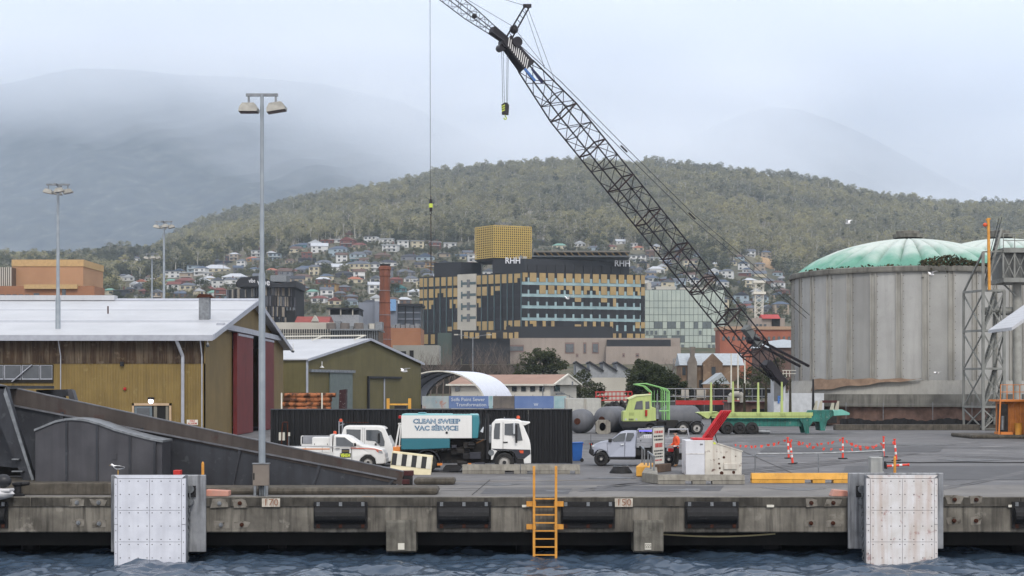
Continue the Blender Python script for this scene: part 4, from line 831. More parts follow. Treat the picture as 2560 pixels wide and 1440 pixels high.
# wheelie bin
m_binb = mat('bin_blue', lin(36, 112, 190), .5, col2=lin(30, 98, 170))
t = thing('wheelie_bin', 'blue wheelie bin beside the end of the black corrugated fence', 'bin', (PX(1443, 85), 85, .004))
b = B(); vs = [(-.24, -.26, .05), (.22, -.26, .05), (.22, .26, .05), (-.24, .26, .05), (-.29, -.33, .98), (.29, -.33, .98), (.29, .33, .98), (-.29, .33, .98)]; b.add(vs, [(3, 2, 1, 0), (4, 5, 6, 7), (0, 1, 5, 4), (1, 2, 6, 5), (2, 3, 7, 6), (3, 0, 4, 7)]); b.to('tub', m_binb, t, bevel=.03)
b = B(); b.prism([(-.34, .97), (.33, .97), (.3, 1.06), (-.3, 1.03)], -.36, .36, 'y'); b.to('lid', m_binb, t, bevel=.02)
for y in (-.3, .24): B().cyl((.24, y, .1), (.24, y + .06, .1), .1, n=14).to('wheel', m_tyre, t)
# skip bin with red lid
t = thing('skip_bin', 'white steel skip bin with raised ribbed red lid', 'skip', (PX(1714, 72), 72, .006))
fx = lambda X: (X - 1460) / 296; fz = lambda Y: (890 - Y) / 296
m_skip = mat('skip_white', lin(214, 210, 200), .5, col2=lin(196, 192, 182), scale=1.5, spots=lin(96, 44, 34), pfac=.85, pscale=2.6, streak=lin(150, 120, 96), sfac=.35, sscale=3)
m_skip2 = mat('skip_white_panel', lin(212, 214, 220), .5, col2=lin(200, 202, 208), scale=1.5)
B().prism(poly([(1717, 430), (1830, 430), (1880, 470), (2210, 575), (2205, 888), (1717, 888)], fx, fz), 0, 1.7, 'y').to('body', m_skip, t, bevel=.012)
B().prism(poly([(1460, 430), (1714, 430), (1714, 888), (1465, 888)], fx, fz), -.02, 1.7, 'y').to('end_panel', m_skip2, t, bevel=.012)
B().box(fx(1460), fx(1714), -.035, -.02, fz(612), fz(606)).to('seam', m_skip, t); B().prism(poly([(1830, 420), (1885, 462), (2225, 570), (2222, 582), (1878, 476), (1826, 434)], fx, fz), -.03, 1.72, 'y').to('rim', m_skip, t)
B().box(fx(1965), fx(2140), -.07, 0, fz(815), fz(735)).to('lift_pocket', m_skip, t, bevel=.015)
for X, Y, r_ in ((1970, 655, 18), (1905, 740, 14), (1915, 800, 14), (1940, 865, 26), (2100, 855, 22), (1903, 676, 8), (2128, 640, 8)): B().cyl((fx(X), -.012, fz(Y)), (fx(X), .01, fz(Y)), r_ / 296, n=7).to('rust_patch', m_rust, t)
[B().box(fx(1652 + 13 * k), fx(1660 + 13 * k), -.03, -.02, fz(492), fz(472)).to('stencil_mark', m_grey, t) for k in range(3)]
B().box(fx(1830), fx(1862), -.012, .005, fz(482), fz(455)).to('sticker', m_ytext, t)
m_lid = mat('red_lid_plastic', lin(206, 38, 52), .4, col2=lin(190, 32, 46))
A = Vector((fx(1700), .35, fz(405))); Lv = Vector((fx(1960) - fx(1700), 0, fz(36) - fz(405))); Wv = Vector((.54, .75, 0)); Nn = Lv.cross(Wv).normalized()
b = B()
def lidbox(u0, u1, w0, w1, t0, t1):
    vs = [A + Lv * u + Wv * w + Nn * h for h in (t0, t1) for u, w in ((u0, w0), (u1, w0), (u1, w1), (u0, w1))]; return B().add(vs, [(3, 2, 1, 0), (4, 5, 6, 7), (0, 1, 5, 4), (1, 2, 6, 5), (2, 3, 7, 6), (3, 0, 4, 7)])
lidbox(0, 1, 0, 1, 0, .03).to('lid', m_lid, t)
for k in range(5): lidbox(.02, .985, .02 + k * .2, .10 + k * .2, -.05, .08).to('lid_rib', m_lid, t)
B().box(fx(1565), fx(1840), .3, 1.3, fz(428), fz(400)).to('lid_hinge', m_lid, t, bevel=.02); B().tube([(fx(1850), -.02, fz(350)), (fx(1885), -.02, fz(465))], .025).to('stay', m_steelblk, t)
# cabinet by the rail, hydrant posts
b = B(); b.box(0, .56, 0, .5, 0, .95); o = b.to('control_cabinet', mat('pale_cabinet', lin(176, 178, 176), .5, .3), bevel=.02); o.location = (PX(2177, 68.4), 68.4, .01); tag(o, 'pale grey metal cabinet at the end of the galvanised pipe rail', 'cabinet')
def post(px, d, py0, py1, label, m):
    x = PX(px, d); t = B(); t.lathe([(0, PZ(py0, d)), (.03, PZ(py0, d) - .01), (.05, PZ(py0, d) - .08), (.055, PZ(py1, d)), (0, PZ(py1, d))], 12, (x, d, 0)); tag(t.to('marker_post', m), label, 'post')
post(507, 57.6, 1154, 1240, 'yellow marker post rising behind the clean white fender', m_yel); post(2237, 60, 1140, 1230, 'yellow marker post rising behind the rust stained fender', m_yel)
tag(B().box(PX(432, 57.3), PX(450, 57.3), 57.35, 57.7, PZ(1189, 57.3), PZ(1176, 57.3)).to('rescue_box', mat('signal_red', lin(206, 48, 36), .5), bevel=.02), 'small red box on top of the clean fender back plate', 'box')
# delineators and flag lines
m_del = mat('delineator_orange', lin(240, 74, 50), .5); m_refl = mat('reflective_white', lin(224, 222, 220), .4)
def delin(px, pyb, lean, label, h=1.12):
    d = GD(pyb); t = thing('delineator_post', label, 'post', (PX(px, d), d, .006)); t.rotation_euler = (0, rad(lean), 0)
    for z0, z1, m in ((.04, .34, m_del), (.34, .48, m_refl), (.48, .7, m_del), (.7, .84, m_refl), (.84, h, m_del)): B().cyl((0, 0, z0), (0, 0, z1), .062 - z0 * .012, .062 - z1 * .012, 12).to('band', m, t)
    B().cyl((0, 0, h), (0, 0, h + .06), .075, n=10).to('top_grip', m_del, t); B().prism([(-.24, -.1), (-.1, -.24), (.1, -.24), (.24, -.1), (.24, .1), (.1, .24), (-.1, .24), (-.24, .1)], 0, .05, 'z').to('foot', m_rub, t); return t
delin(1972, 1146, -3, 'orange delineator post upright beside the leaning one behind the pipe rail'); delin(1982, 1160, -7, 'orange delineator post leaning over, foremost of the flagged posts')
delin(2107, 1147, 0, 'orange delineator post standing upright alone midway along the flag line'); delin(2241, 1152, -5, 'orange delineator post leaning at the end of the flag line'); delin(2209, 1143, 0, 'orange delineator post behind the pale grey cabinet')
o = delin(2212, 1172, 0, 'orange delineator post lying flat on the ground by the cabinet'); o.rotation_euler = (0, rad(86), 0); o.location.z = .12
m_flag = mat('flag_orange', lin(242, 82, 60), .7); m_cord = mat('cord', lin(150, 150, 150), .7)
def flags(pa, pb, n, sag, label, ph=0):
    t = thing('flag_line', label, 'bunting', ((pa.x + pb.x) / 2, (pa.y + pb.y) / 2, 0)); pts = []
    for k in range(15): s = k / 14; p = pa.lerp(pb, s); p.z -= sag * 4 * s * (1 - s); pts.append(p)
    B().tube(pts, .008, 4).to('cord', m_cord, t, world=True)
    for k in range(n):
        s = (k + .5 + R.uniform(-.2, .2)) / n; p = pa.lerp(pb, s); p.z -= sag * 4 * s * (1 - s); a = R.uniform(-.9, .9); w = R.uniform(.06, .105)
        u = Vector((math.cos(a), math.sin(a), 0)) * w; h = Vector((R.uniform(-.06, .06), R.uniform(-.05, .05), -R.uniform(.1, .17)))
        b = B(); vs = [p - u, p + u, p + u * .7 + h, p - u * .5 + h * 1.1]; nrm = u.cross(h).normalized() * .006; b.add([v - nrm for v in vs] + [v + nrm for v in vs], [(0, 1, 2, 3), (7, 6, 5, 4), (0, 4, 5, 1), (1, 5, 6, 2), (2, 6, 7, 3), (3, 7, 4, 0)]); b.to('flag', m_flag, t, world=True)
dd = GD(1146); flags(P(1440, 1104, 95), P(1700, 1100, 100), 10, .25, 'orange flag line sagging behind the silver pickup'); flags(P(1830, 1108, 95), P(1971, 1096, dd), 10, .25, 'orange flag line running from the skip bin to the leaning posts')
flags(P(1972, 1096, dd), P(2107, 1095, dd), 9, .28, 'orange flag line between the leaning post and the lone upright post'); flags(P(2107, 1095, dd), P(2209, 1104, GD(1143)), 8, .35, 'orange flag line between the lone upright post and the cabinet'); flags(P(1982, 1104, GD(1160)), P(2240, 1101, GD(1152)), 12, .4, 'long low orange flag line to the end post')
tag(B().tube([Vector((PX(a, GD(y)), GD(y), .03)) for a, y in ((2212, 1157), (2300, 1158), (2420, 1156.5), (2500, 1158), (2640, 1157))], .03, 6).to('ground_hose', m_blackp), 'dark hose lying across the yard from the cabinet', 'hose')
# ------------------------------------------------------------------ worker
m_skin = mat('skin', lin(196, 150, 124), .6); m_hv = mat('hi_vis_orange', lin(238, 96, 28), .7, col2=lin(214, 80, 22), scale=6); m_navy = mat('navy_cloth', lin(34, 40, 62), .8); m_trou = mat('dark_trousers', lin(58, 56, 52), .85, col2=lin(44, 42, 40)); m_boot = mat('tan_boots', lin(142, 104, 62), .8); m_hair = mat('grey_hair', lin(120, 108, 96), .8)
def person(loc, rz):
    t = thing('person', 'worker in orange hi-vis jacket and dark trousers at the rear of the silver pickup', 'person', loc, rz)
    V = [(0, 0, .95), (0, -.01, 1.12), (0, .0, 1.32), (0, .01, 1.46), (0, -.03, 1.54), (0, -.05, 1.66),
         (.1, 0, .9), (.11, .03, .5), (.1, -.02, .1), (.1, -.16, .04), (-.1, 0, .9), (-.1, -.05, .5), (-.1, .04, .1), (-.1, -.1, .04),
         (.2, .0, 1.42), (.27, .0, 1.16), (.2, -.2, 1.02), (.14, -.3, 1.04), (-.2, .0, 1.42), (-.27, -.02, 1.16), (-.2, -.22, 1.05), (-.13, -.3, 1.08)]
    E = [(0, 1), (1, 2), (2, 3), (3, 4), (4, 5), (0, 6), (6, 7), (7, 8), (8, 9), (0, 10), (10, 11), (11, 12), (12, 13), (3, 14), (14, 15), (15, 16), (16, 17), (3, 18), (18, 19), (19, 20), (20, 21)]
    rr = [(.16, .12), (.165, .125), (.19, .13), (.15, .11), (.062, .062), (.09, .105), (.1, .1), (.075, .075), (.05, .055), (.04, .035), (.1, .1), (.075, .075), (.05, .055), (.04, .035), (.085, .085), (.062, .062), (.048, .048), (.035, .045), (.085, .085), (.062, .062), (.048, .048), (.035, .045)]
    me = bpy.data.meshes.new('body'); me.from_pydata(V, E, [])
    o = bpy.data.objects.new('body', me); COL.objects.link(o); o.parent = t
    o.modifiers.new('skin', 'SKIN'); ly = me.skin_vertices[0].data
    for i_, r_ in enumerate(rr): ly[i_].radius = r_
    ly[0].use_root = True
    sb = o.modifiers.new('sub', 'SUBSURF'); sb.levels = 2; sb.render_levels = 2
    dg = bpy.context.evaluated_depsgraph_get(); dg.update(); nm = bpy.data.meshes.new_from_object(o.evaluated_get(dg)); o.modifiers.clear(); o.data = nm
    nm.materials.clear()
    for m in (m_hv, m_navy, m_trou, m_boot, m_skin, m_hair, m_refl): nm.materials.append(m)
    for p in nm.polygons:
        c = p.center; z = c.z; arm = abs(c.x) > .17 and z > .95
        k = 4 if (z > 1.52 or c.y < -.25 and z > .95) else 0
        if z > 1.68 or (z > 1.58 and c.y > -.06): k = 5
        if k == 0 and z < .9: k = 2
        if k == 0 and z < 1.02 and not arm: k = 1
        if k == 0 and (1.02 < z < 1.07): k = 6
        if z < .13: k = 3
        p.material_index = k; p.use_smooth = True
    return t
wt = person((PX(1691, 79.2), 79.2, .01), rad(-70))
b = B(); b.sphere((0, -.155, 1.65), .022, 8, 6); b.to('nose', m_skin, wt)
for s in (-1, 1):
    B().sphere((s * .095, -.05, 1.655), .028, 8, 6, (.4, .8, 1.2)).to('ear', m_skin, wt); B().sphere((s * .035, -.145, 1.675), .011, 8, 6).to('eye', m_blk, wt)
    for k in range(5):
        a = Vector((s * .135 + (k - 2) * .013, -.33, 1.05 + (k % 2) * .004)); f = a + Vector((0, -.05 - .008 * (2 - abs(k - 2)), -.02)); b = B(); b.cyl(a + Vector((0, .04, 0)), f, .011, .009, 6); b.cyl(f, f + Vector((0, -.012, -.032)), .009, .007, 6); b.to('finger' if k else 'thumb', m_skin, wt)
# ------------------------------------------------------------------ lamp posts
m_pole = mat('galvanised_pole', lin(158, 166, 172), .5, .35, col2=lin(140, 148, 156), scale=1.5); m_head = mat('lamp_housing', lin(170, 168, 160), .5, .2, col2=lin(146, 144, 138), scale=4)
def head(parent, x, y, z, s, tilt):
    b = B(); M = Tr((x, y, z)) @ Matrix.Rotation(rad(tilt), 4, 'Y')
    pts = [(-.34, -.22), (.34, -.22), (.36, -.12), (.25, .06), (.2, .1), (-.22, .1), (-.32, -.06)]
    vs = [M @ Vector((a, w * s_, c)) for s_ in (-1, 1) for (a, c), w in zip(pts, (.26, .26, .26, .2, .16, .16, .22))]
    n = len(pts); b.add(vs, [tuple(range(n)), tuple(reversed(range(n, 2 * n)))] + [(i, i + n, (i + 1) % n + n, (i + 1) % n) for i in range(n)])
    o = b.to('lamp_head', m_head, parent); 
    g = B(); vs = [M @ Vector(v) for v in ((-.33, -.25, -.24), (.33, -.25, -.24), (.33, .25, -.24), (-.33, .25, -.24))]; g.quad(*vs); g.to('lens', mat('lamp_lens', lin(86, 70, 84), .2), o)
    h = B(); h.bar((x, y, z + .05), (x, y, z + .42), .07); h.to('bracket', m_galv, o); return o
def lamp(px, d, ptop, label, z0=0., kind=2, r=.12, box=False):
    x = PX(px, d); zt = PZ(ptop, d); t = thing('lamp_post', label, 'lamp post', (x, d, z0))
    H = zt - z0; b = B(); b.lathe([(r * 1.25, 0), (r * 1.2, H * .55), (r * .85, H * .56), (r * .62, H)], 16); b.to('pole', m_pole, t, smooth=True)
    if kind == 2:
        b = B(); b.bar((-.58, 0, H - .02), (.58, 0, H - .02), .1); b.to('cross_arm', m_galv, t)
        head(t, -.48, 0, H - .42, 1, 0); head(t, .5, 0, H - .4, 1, -9)
    else:
        b = B(); b.bar((-.9, 0, H - .05), (.9, 0, H - .05), .14); b.bar((0, -.9, H - .1), (0, .9, H - .1), .14); b.to('cross_arm', m_galv, t)
        for x_, y_, a in ((-.75, 0, 12), (.75, 0, -12), (-.25, .75, 8), (.3, -.75, -8)): head(t, x_, y_, H - .5, 1, a).scale = (1, 1, 1)
    return t
lp = lamp(655, 58.0, 236, 'tall galvanised floodlight post with cabinet on the quay edge', r=.1)
m_cab = mat('taupe_cabinet', lin(142, 132, 122), .5, .2, col2=lin(132, 122, 114))
B().box(-.29, .29, -.3, -.08, .39, 1.17).to('cabinet', m_cab, lp, bevel=.015); [B().box(x, x + .09, -.28, -.2, 0, .4).to('cabinet_leg', m_galv, lp) for x in (-.26, .17)]; B().box(-.31, .31, -.33, .02, 1.17, 1.2).to('cabinet_hood', m_galv, lp); B().box(-.27, -.22, -.315, -.3, .6, .85).to('latch', m_steelblk, lp)
for x in (-.08, .0, .07): B().tube([(x, -.2, 0), (x, -.2, .4)], .018, 6).to('cable', m_blackp, lp)
lamp(145, 124, 460, 'galvanised floodlight post rising through the pale shed roof', kind=4, r=.16); lamp(410, 170, 553, 'galvanised floodlight post standing behind the pale shed roof', kind=4, r=.17); lamp(380, 215, 634, 'slim floodlight post with winged heads, shortest behind the shed', kind=4, r=.15)
# ------------------------------------------------------------------ corrugated black fence
m_fence = mat('black_corrugated', lin(40, 42, 46), .65, .1, col2=lin(33, 35, 39), scale=.7, streak=lin(62, 62, 64), sfac=.3, sscale=3)
d = 83; zt = PZ(1022, d); t = thing('corrugated_fence', 'tall black corrugated steel fence behind the parked trucks', 'fence', (PX(680, d), d, .004))
x0, x1 = PX(676, d), PX(1428, d); n = 7
for k in range(n):
    a, c = x0 + (x1 - x0) * k / n, x0 + (x1 - x0) * (k + 1) / n; m_ = 8; b = B(); pr = []
    for j in range(m_):
        u0 = a + (c - a) * j / m_; w = (c - a) / m_; pr += [(u0 + .005, d), (u0 + w * .4, d), (u0 + w * .55, d + .06), (u0 + w * .9, d + .06)]
    pr.append((c - .005, d)); b.prism(pr + [(c - .005, d + .1), (a + .005, d + .1)], .02, zt - .05, 'z'); b.to('panel', m_fence, t, world=True)
B().box(x0, x1, d - .03, d + .13, zt - .06, zt).to('top_rail', mat('fence_rail', lin(84, 88, 96), .5), t, world=True); B().box(x1 - .02, x1 + .06, d - .03, d + .16, 0, zt).to('end_post', m_fence, t, world=True)
m_wp = m_clean
t = thing('meter_board', 'white notice panel and rusty hoop in front of the black fence', 'panel', (PX(706, 82), 82, 0)); B().box(PX(697, 82), PX(712, 82), 82, 82.05, PZ(1101, 82), PZ(1081, 82)).to('panel', m_clean, t, world=True)
B().tube([P(703, 1160, 81.8), P(705, 1075, 81.8), P(707, 1056, 81.8), P(719, 1055, 81.8), P(718, 1160, 81.8)], .035, 6).to('hoop', m_rust, t, world=True); B().cyl(P(722, 1160, 82), P(722, 1085, 82), .03, n=6).to('post', m_galv, t, world=True); B().box(PX(718, 82), PX(725, 82), 81.95, 82.05, PZ(1090, 82), PZ(1081, 82)).to('meter', m_clean, t, world=True)
# ------------------------------------------------------------------ sheds
m_olive = mat('olive_cladding', lin(146, 124, 64), .65, col2=lin(130, 109, 55), scale=.6, wave=('X', 1.5, .6), streak=lin(104, 90, 48), sfac=.4, sscale=1.2, spots=lin(176, 160, 104), pfac=.3, pscale=1.2)
m_oliveg = mat('olive_cladding_gable', lin(140, 119, 68), .65, col2=lin(126, 107, 61), scale=.5, wave=('Y', 1.5, .5), streak=lin(108, 94, 52), sfac=.4, sscale=1)
m_oliveb = mat('olive_green_cladding', lin(116, 108, 66), .65, col2=lin(104, 97, 58), scale=.4, wave=('Y', 1.5, .4), streak=lin(92, 86, 54), sfac=.35)
m_rustc = mat('rusted_cladding', lin(86, 66, 46), .8, col2=lin(66, 50, 36), scale=.9, wave=('X', 1.5, .7), streak=lin(150, 138, 118), sfac=.45, sscale=1.6, spots=lin(140, 126, 106), pfac=.55, pscale=1.1)
m_roof = mat('pale_roof_iron', lin(192, 194, 198), .5, .1, col2=lin(180, 182, 186), scale=.25, wave=('X', 1.0, .35), streak=lin(176, 178, 184), sfac=.3)
m_fascia = mat('grey_fascia', lin(176, 180, 190), .5, col2=lin(160, 164, 174)); m_reddoor = mat('red_door_iron', lin(128, 44, 44), .6, col2=lin(112, 38, 40), scale=.8, wave=('Y', 1.2, .5), streak=lin(90, 32, 34), sfac=.4, sscale=1)
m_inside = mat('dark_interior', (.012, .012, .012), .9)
YA, YB, XR, XL = 121.5, 163.0, -23.3, -75.0; EZ, RZ_ = 7.95, 11.6; YM = (YA + YB) / 2
t = thing('wharf_shed', 'olive corrugated wharf shed with pale roof and red sliding doors', 'shed', (-45, YA, 0))
zs = PZ(909, YA)
b = B(); b.box(XL, XR, YA, YA + .1, 0, zs); b.to('front_wall', m_olive, t, world=True)
b = B(); b.box(XL, XR - .15, YA - .05, YA + .05, zs, EZ - .1); b.to('upper_cladding', m_rustc, t, world=True)
def sh(y): return -23.3 * FOC / (y - 1280) if False else 0
g = B(); g.prism([(YA, 0), (133.2, 0), (133.2, 8.7), (153.5, 8.7), (153.5, 0), (YB, 0), (YB, EZ), (YM, RZ_), (YA, EZ)], XR - .1, XR, 'x'); g.to('gable_wall', m_oliveg, t, world=True)
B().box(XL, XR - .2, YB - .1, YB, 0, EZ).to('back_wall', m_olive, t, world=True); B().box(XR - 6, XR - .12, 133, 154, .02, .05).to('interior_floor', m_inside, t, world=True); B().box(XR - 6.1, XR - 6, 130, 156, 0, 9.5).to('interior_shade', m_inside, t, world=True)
for y0, y1 in ((133.0, 141.2), (146.2, 153.6)):
    o = B().box(XR + .12, XR + .45, y0, y1, .05, 8.55).to('sliding_door', m_reddoor, t, world=True); B().box(XR + .45, XR + .5, y0 + .4, y1 - .1, 8.3, 8.5).to('door_head', m_fascia, o, world=True)
B().box(XR + .02, XR + .6, 126, 158.5, 8.6, 9.05).to('door_track', m_fascia, t, world=True)
# roof slopes with thickness
ov = .9; sl_ = (RZ_ - EZ) / (YM - YA)
for sgn, y0 in ((1, YA - ov), (-1, YB + ov)):
    z0 = EZ - sl_ * ov; b = B(); b.prism([(y0, z0), (YM, RZ_), (YM, RZ_ + .14), (y0, z0 + .14)], XL, XR + .75, 'x'); b.to('roof_slope', m_roof, t, world=True)
    e = B(); e.prism([(y0 - .02, z0 - .22), (YM - sgn * .0, RZ_ - .22), (YM, RZ_ + .2), (y0 - .02, z0 + .18)], XR + .75, XR + .85, 'x'); e.to('barge_board', m_fascia, t, world=True)
for f_ in (.33, .36, .68):
    yy = YA - ov + (YM - YA + ov) * f_; zz = EZ - sl_ * ov + .145 + sl_ * (YM - YA + ov) * f_; B().prism([(yy, zz - .01), (yy + .12, zz + .01), (yy + .12, zz + .045), (yy, zz + .03)], XL, XR + .7, 'x').to('lap_seam', m_fascia, t, world=True)
B().box(XL, XR + .75, YA - ov - .12, YA - ov - .02, EZ - sl_ * ov - .3, EZ - sl_ * ov + .12).to('gutter', m_fascia, t, world=True); B().prism([(YM - .5, RZ_ + .08), (YM, RZ_ + .22), (YM + .5, RZ_ + .08), (YM, RZ_ + .3)], XL, XR + .8, 'x').to('ridge_cap', m_fascia, t, world=True)
B().box(PX(-900, YM), PX(290, YM), YM - .6, YM + .6, RZ_ + .1, RZ_ + .55).to('ridge_vent', m_roof, t, world=True)
for px, w in ((457, .13), (152, .04), (505, .05)):
    x = PX(px, YA - .2); b = B(); b.tube([(x - (.35 if px == 457 else 0), YA - ov, EZ - .4), (x, YA - .25, EZ - 1.6), (x, YA - .25, 0)], w, 8); b.to('downpipe', m_fascia, t, world=True)
wn_ = B().box(PX(-70, YA), PX(134, YA), YA - .1, YA + .02, PZ(957, YA), PZ(911, YA)).to('window_recess', mat('dark_frame', lin(44, 40, 34), .7), t, world=True)
for a, c in ((12, 54), (56, 100), (102, 132), (-60, 10)):
    o = B().box(PX(a, YA), PX(c, YA), YA - .14, YA - .1, PZ(949, YA), PZ(913, YA)).to('window', m_fascia, t, world=True); B().box(PX(a + 2, YA), PX(c - 1, YA), YA - .155, YA - .14, PZ(946, YA), PZ(914, YA)).to('pane', m_glass, o, world=True)
B().bar(P(30, 954, YA - .3), P(80, 912, YA - .3), .22, .06).to('diagonal_brace', m_fascia, t, world=True)
df = thing('shed_doorway', 'cream framed doorway with half open grey door in the olive shed wall', 'doorway', (PX(379, YA), YA - .2, 0)); m_jamb = mat('cream_jamb', lin(196, 170, 138), .6)
for a, c, y0, y1 in ((330, 335, 1008, 1102), (423, 428, 1008, 1102), (330, 428, 1008, 1014)): B().box(PX(a, YA - .2), PX(c, YA - .2), YA - .22, YA - .04, PZ(y1, YA - .2), PZ(y0, YA - .2)).to('jamb', m_jamb, df, world=True)
B().box(PX(335, YA - .2), PX(423, YA - .2), YA - .1, YA - .06, 0, PZ(1014, YA - .2)).to('opening', m_inside, df, world=True); o = B().box(PX(336, YA - .2), PX(380, YA - .2), YA - .2, YA - .12, 0, PZ(1016, YA - .2)).to('door_leaf', mat('grey_blue_door', lin(112, 126, 134), .5), df, world=True); B().box(PX(342, YA - .2), PX(374, YA - .2), YA - .225, YA - .2, PZ(1090, YA), PZ(1020, YA)).to('pane', m_glass, o, world=True)
for a, c in ((384, 392), (414, 421)): B().box(PX(a, YA - .2), PX(c, YA - .2), YA - .16, YA - .12, 0, PZ(1016, YA - .2)).to('inner_frame', mat('pale_inner', lin(132, 128, 116), .6), df, world=True)
wl = thing('wall_lamp', 'lit white bulkhead lamp above the cream framed doorway', 'lamp', tuple(P(377, 1003, YA - .3))); B().sphere((0, 0, 0), .2, 12, 8, (1, .7, 1)).to('lens', mat('lit_lens', (.9, .88, 1), .4, emit=((.9, .85, 1), 3.)), wl, smooth=True); B().box(-.22, .22, -.1, .26, .12, .3).to('hood', m_steelblk, wl, bevel=.04)
al = thing('alarm_bell', 'small red round alarm bell on the olive shed wall', 'alarm', tuple(P(312, 972, YA - .1))); B().lathe([(0, -.1), (.11, -.08), (.13, 0)], 14, (0, 0, 0), 'y').to('bell', m_red, al, smooth=True)
fl = thing('wall_floodlight', 'black floodlight where rusty and olive cladding meet on the shed', 'lamp', tuple(P(305, 909, YA - .2))); B().box(-.14, .14, -.12, .1, -.2, .15).to('housing', m_steelblk, fl, bevel=.04)
t = thing('fire_alarm_sign', 'white sign lettered FIRE ALARM in red on the shed corner', 'sign', tuple(P(481, 1056, YA - .2))); B().box(-.42, .42, -.02, .02, -.2, .2).to('plate', m_clean, t)
for s, z in (('FIRE', .09), ('ALARM', -.09)): text('lettering', s, .22, m_redl, Tr(P(481, 1056, YA - .2) + Vector((0, -.025, z))), t, bold=.003)
m_camw = mat('camera_white', lin(210, 210, 208), .4)
for px, py, dd, lab in ((519, 866, 121, 'white dome camera hanging under the shed eave corner'), (733, 880, 160, 'white dome camera hanging off the far corner of the shed roof')):
    t = thing('security_camera', lab, 'camera', tuple(P(px, py, dd))); b = B(); b.cyl((0, 0, .1), (0, 0, .3), .1, .07, 12); b.tube([(0, 0, .3), (0, 0, .7), (-.0, 0.1, .9)], .03); b.to('housing', m_camw, t); B().sphere((0, 0, .06), .13, 12, 8).to('dome', m_glass, t, smooth=True)
# roof duct and vent pipe
t = thing('roof_duct', 'square galvanised flue with rusty cowl on the pale shed roof', 'flue', tuple(P(512, 800, 129.5))); B().box(-.42, .42, -.35, .35, -.5, 1.8).to('shaft', m_galv, t); B().prism([(-.6, 1.8), (.75, 1.8), (.5, 2.05), (-.35, 2.1)], -.45, .45, 'y').to('cowl', m_rust, t); B().box(-.62, .62, -.6, .6, -.35, -.12).to('flashing', m_rust, t)
t = thing('vent_pipe', 'thin rusty vent pipe on the pale shed roof', 'pipe', tuple(P(270, 787, 133))); B().cyl((0, 0, -.3), (0, 0, .72), .06, n=8).to('tube', m_rust, t); B().cyl((0, 0, -.1), (0, 0, .05), .2, .1, n=10).to('flashing', m_rust, t)
# second shed
t = thing('gable_shed', 'olive green gable shed with pale roof behind the log stack', 'shed', (-22.5, 175, 0), rad(-19.8))
Wd, Ez, Rz2, Ln = 31.9, 7.05, 9.7, 38
B().box(-Ln, 0, 0, .1, 0, Ez).to('side_wall', m_oliveb, t); B().prism([(0, 0), (Wd, 0), (Wd, Ez), (Wd / 2, Rz2), (0, Ez)], -.1, .02, 'x').to('gable_wall', m_oliveb, t)
for y0 in (-.3, Wd + .3): B().prism([(y0, Ez - .05), (Wd / 2, Rz2), (Wd / 2, Rz2 + .12), (y0, Ez + .07)], -Ln, .35, 'x').to('roof_slope', m_roof, t)
for y0 in (-.3, Wd + .3): B().prism([(y0, Ez - .18), (Wd / 2, Rz2 - .12), (Wd / 2, Rz2 + .16), (y0, Ez + .1)], .35, .42, 'x').to('barge_board', m_fascia, t)
b = B(); b.tube([(-Ln, Wd / 2 - 1, Rz2 + .45), (.2, Wd / 2 - 1, Rz2 + .45)], .09, 6); [b.bar((-k * 5.5, Wd / 2 - 1, Rz2 + .45), (-k * 5.5 - .6, Wd / 2 - 2.6, Rz2 - .1), .12) for k in range(7)]; b.to('ridge_rail', m_clean, t)
B().box(.02, .12, -.1, .25, 0, Ez).to('corner_post', m_fascia, t)
B().box(.05, .2, 5.5, 11.3, 0, 5.7).to('sliding_door', mat('grey_green_door', lin(112, 124, 122), .6, wave=('Y', 1.2, .5)), t); B().box(.05, .35, .6, 11.8, 5.7, 6.0).to('door_track', m_galv, t); B().box(.05, .3, 15.6, 25.3, 5.1, 5.35).to('door_track', m_steelblk, t); B().box(.05, .25, 15.6, 15.95, 0, 5.2).to('door_post', m_steelblk, t); B().box(.06, .16, 20.3, 20.5, 0, 5.1).to('door_seam', m_fascia, t)
b = B(); b.bar((.3, 3.2, 6.9), (.3, 3.2, 6.5), .08); b.lathe([(.0, .3), (.18, .1), (.28, 0)], 12, (.3, 3.2, 6.2)); b.to('gable_lamp', m_camw, t)
# log stack behind the fence
m_log = mat('pine_log', lin(176, 112, 66), .85, col2=lin(84, 54, 38), scale=2.5, low=.42, high=.56, spots=lin(60, 40, 32), pfac=.6, pscale=3, bump=.4)
dl = 104; gid = 0
for r_ in range(12):
    z = .16 + r_ * .3
    L0 = PX(708 + R.uniform(-4, 4), dl); L1 = PX(838 - (r_ < 11) * R.uniform(0, 14), dl)
    for q_ in range(2):
        rr = R.uniform(.13, .165); b = B(); n_ = 8; pts = [Vector((L0 + (L1 - L0) * k / n_, dl + q_ * .34 + R.uniform(-.015, .015), z + (q_ * .02) + R.uniform(-.015, .015))) for k in range(n_ + 1)]
        for a, c in zip(pts, pts[1:]): b.cyl(a, c, rr, rr * .99, 10)
        tag(b.to('log', m_log), 'half barked orange brown log in the stack behind the black fence', 'log', 'logs stacked behind the black fence')
t = thing('log_rack', 'rack of white posts and a perforated maroon end holding the log stack', 'rack', (PX(775, dl), dl, 0))
for px in (704, 805): B().cyl((PX(px, dl - .4), dl - .4, 0), (PX(px, dl - .4), dl - .4, PZ(982, dl)), .05, n=8).to('post', m_clean, t, world=True)
B().prism([(PX(845, dl), 0), (PX(862, dl), 0), (PX(866, dl), PZ(973, dl)), (PX(850, dl), PZ(975, dl))], dl - .4, dl + .8, 'y').to('end_frame', mat('maroon_perforated', lin(66, 30, 36), .6, spots=lin(160, 150, 150), pfac=.7, pscale=4), t, world=True)
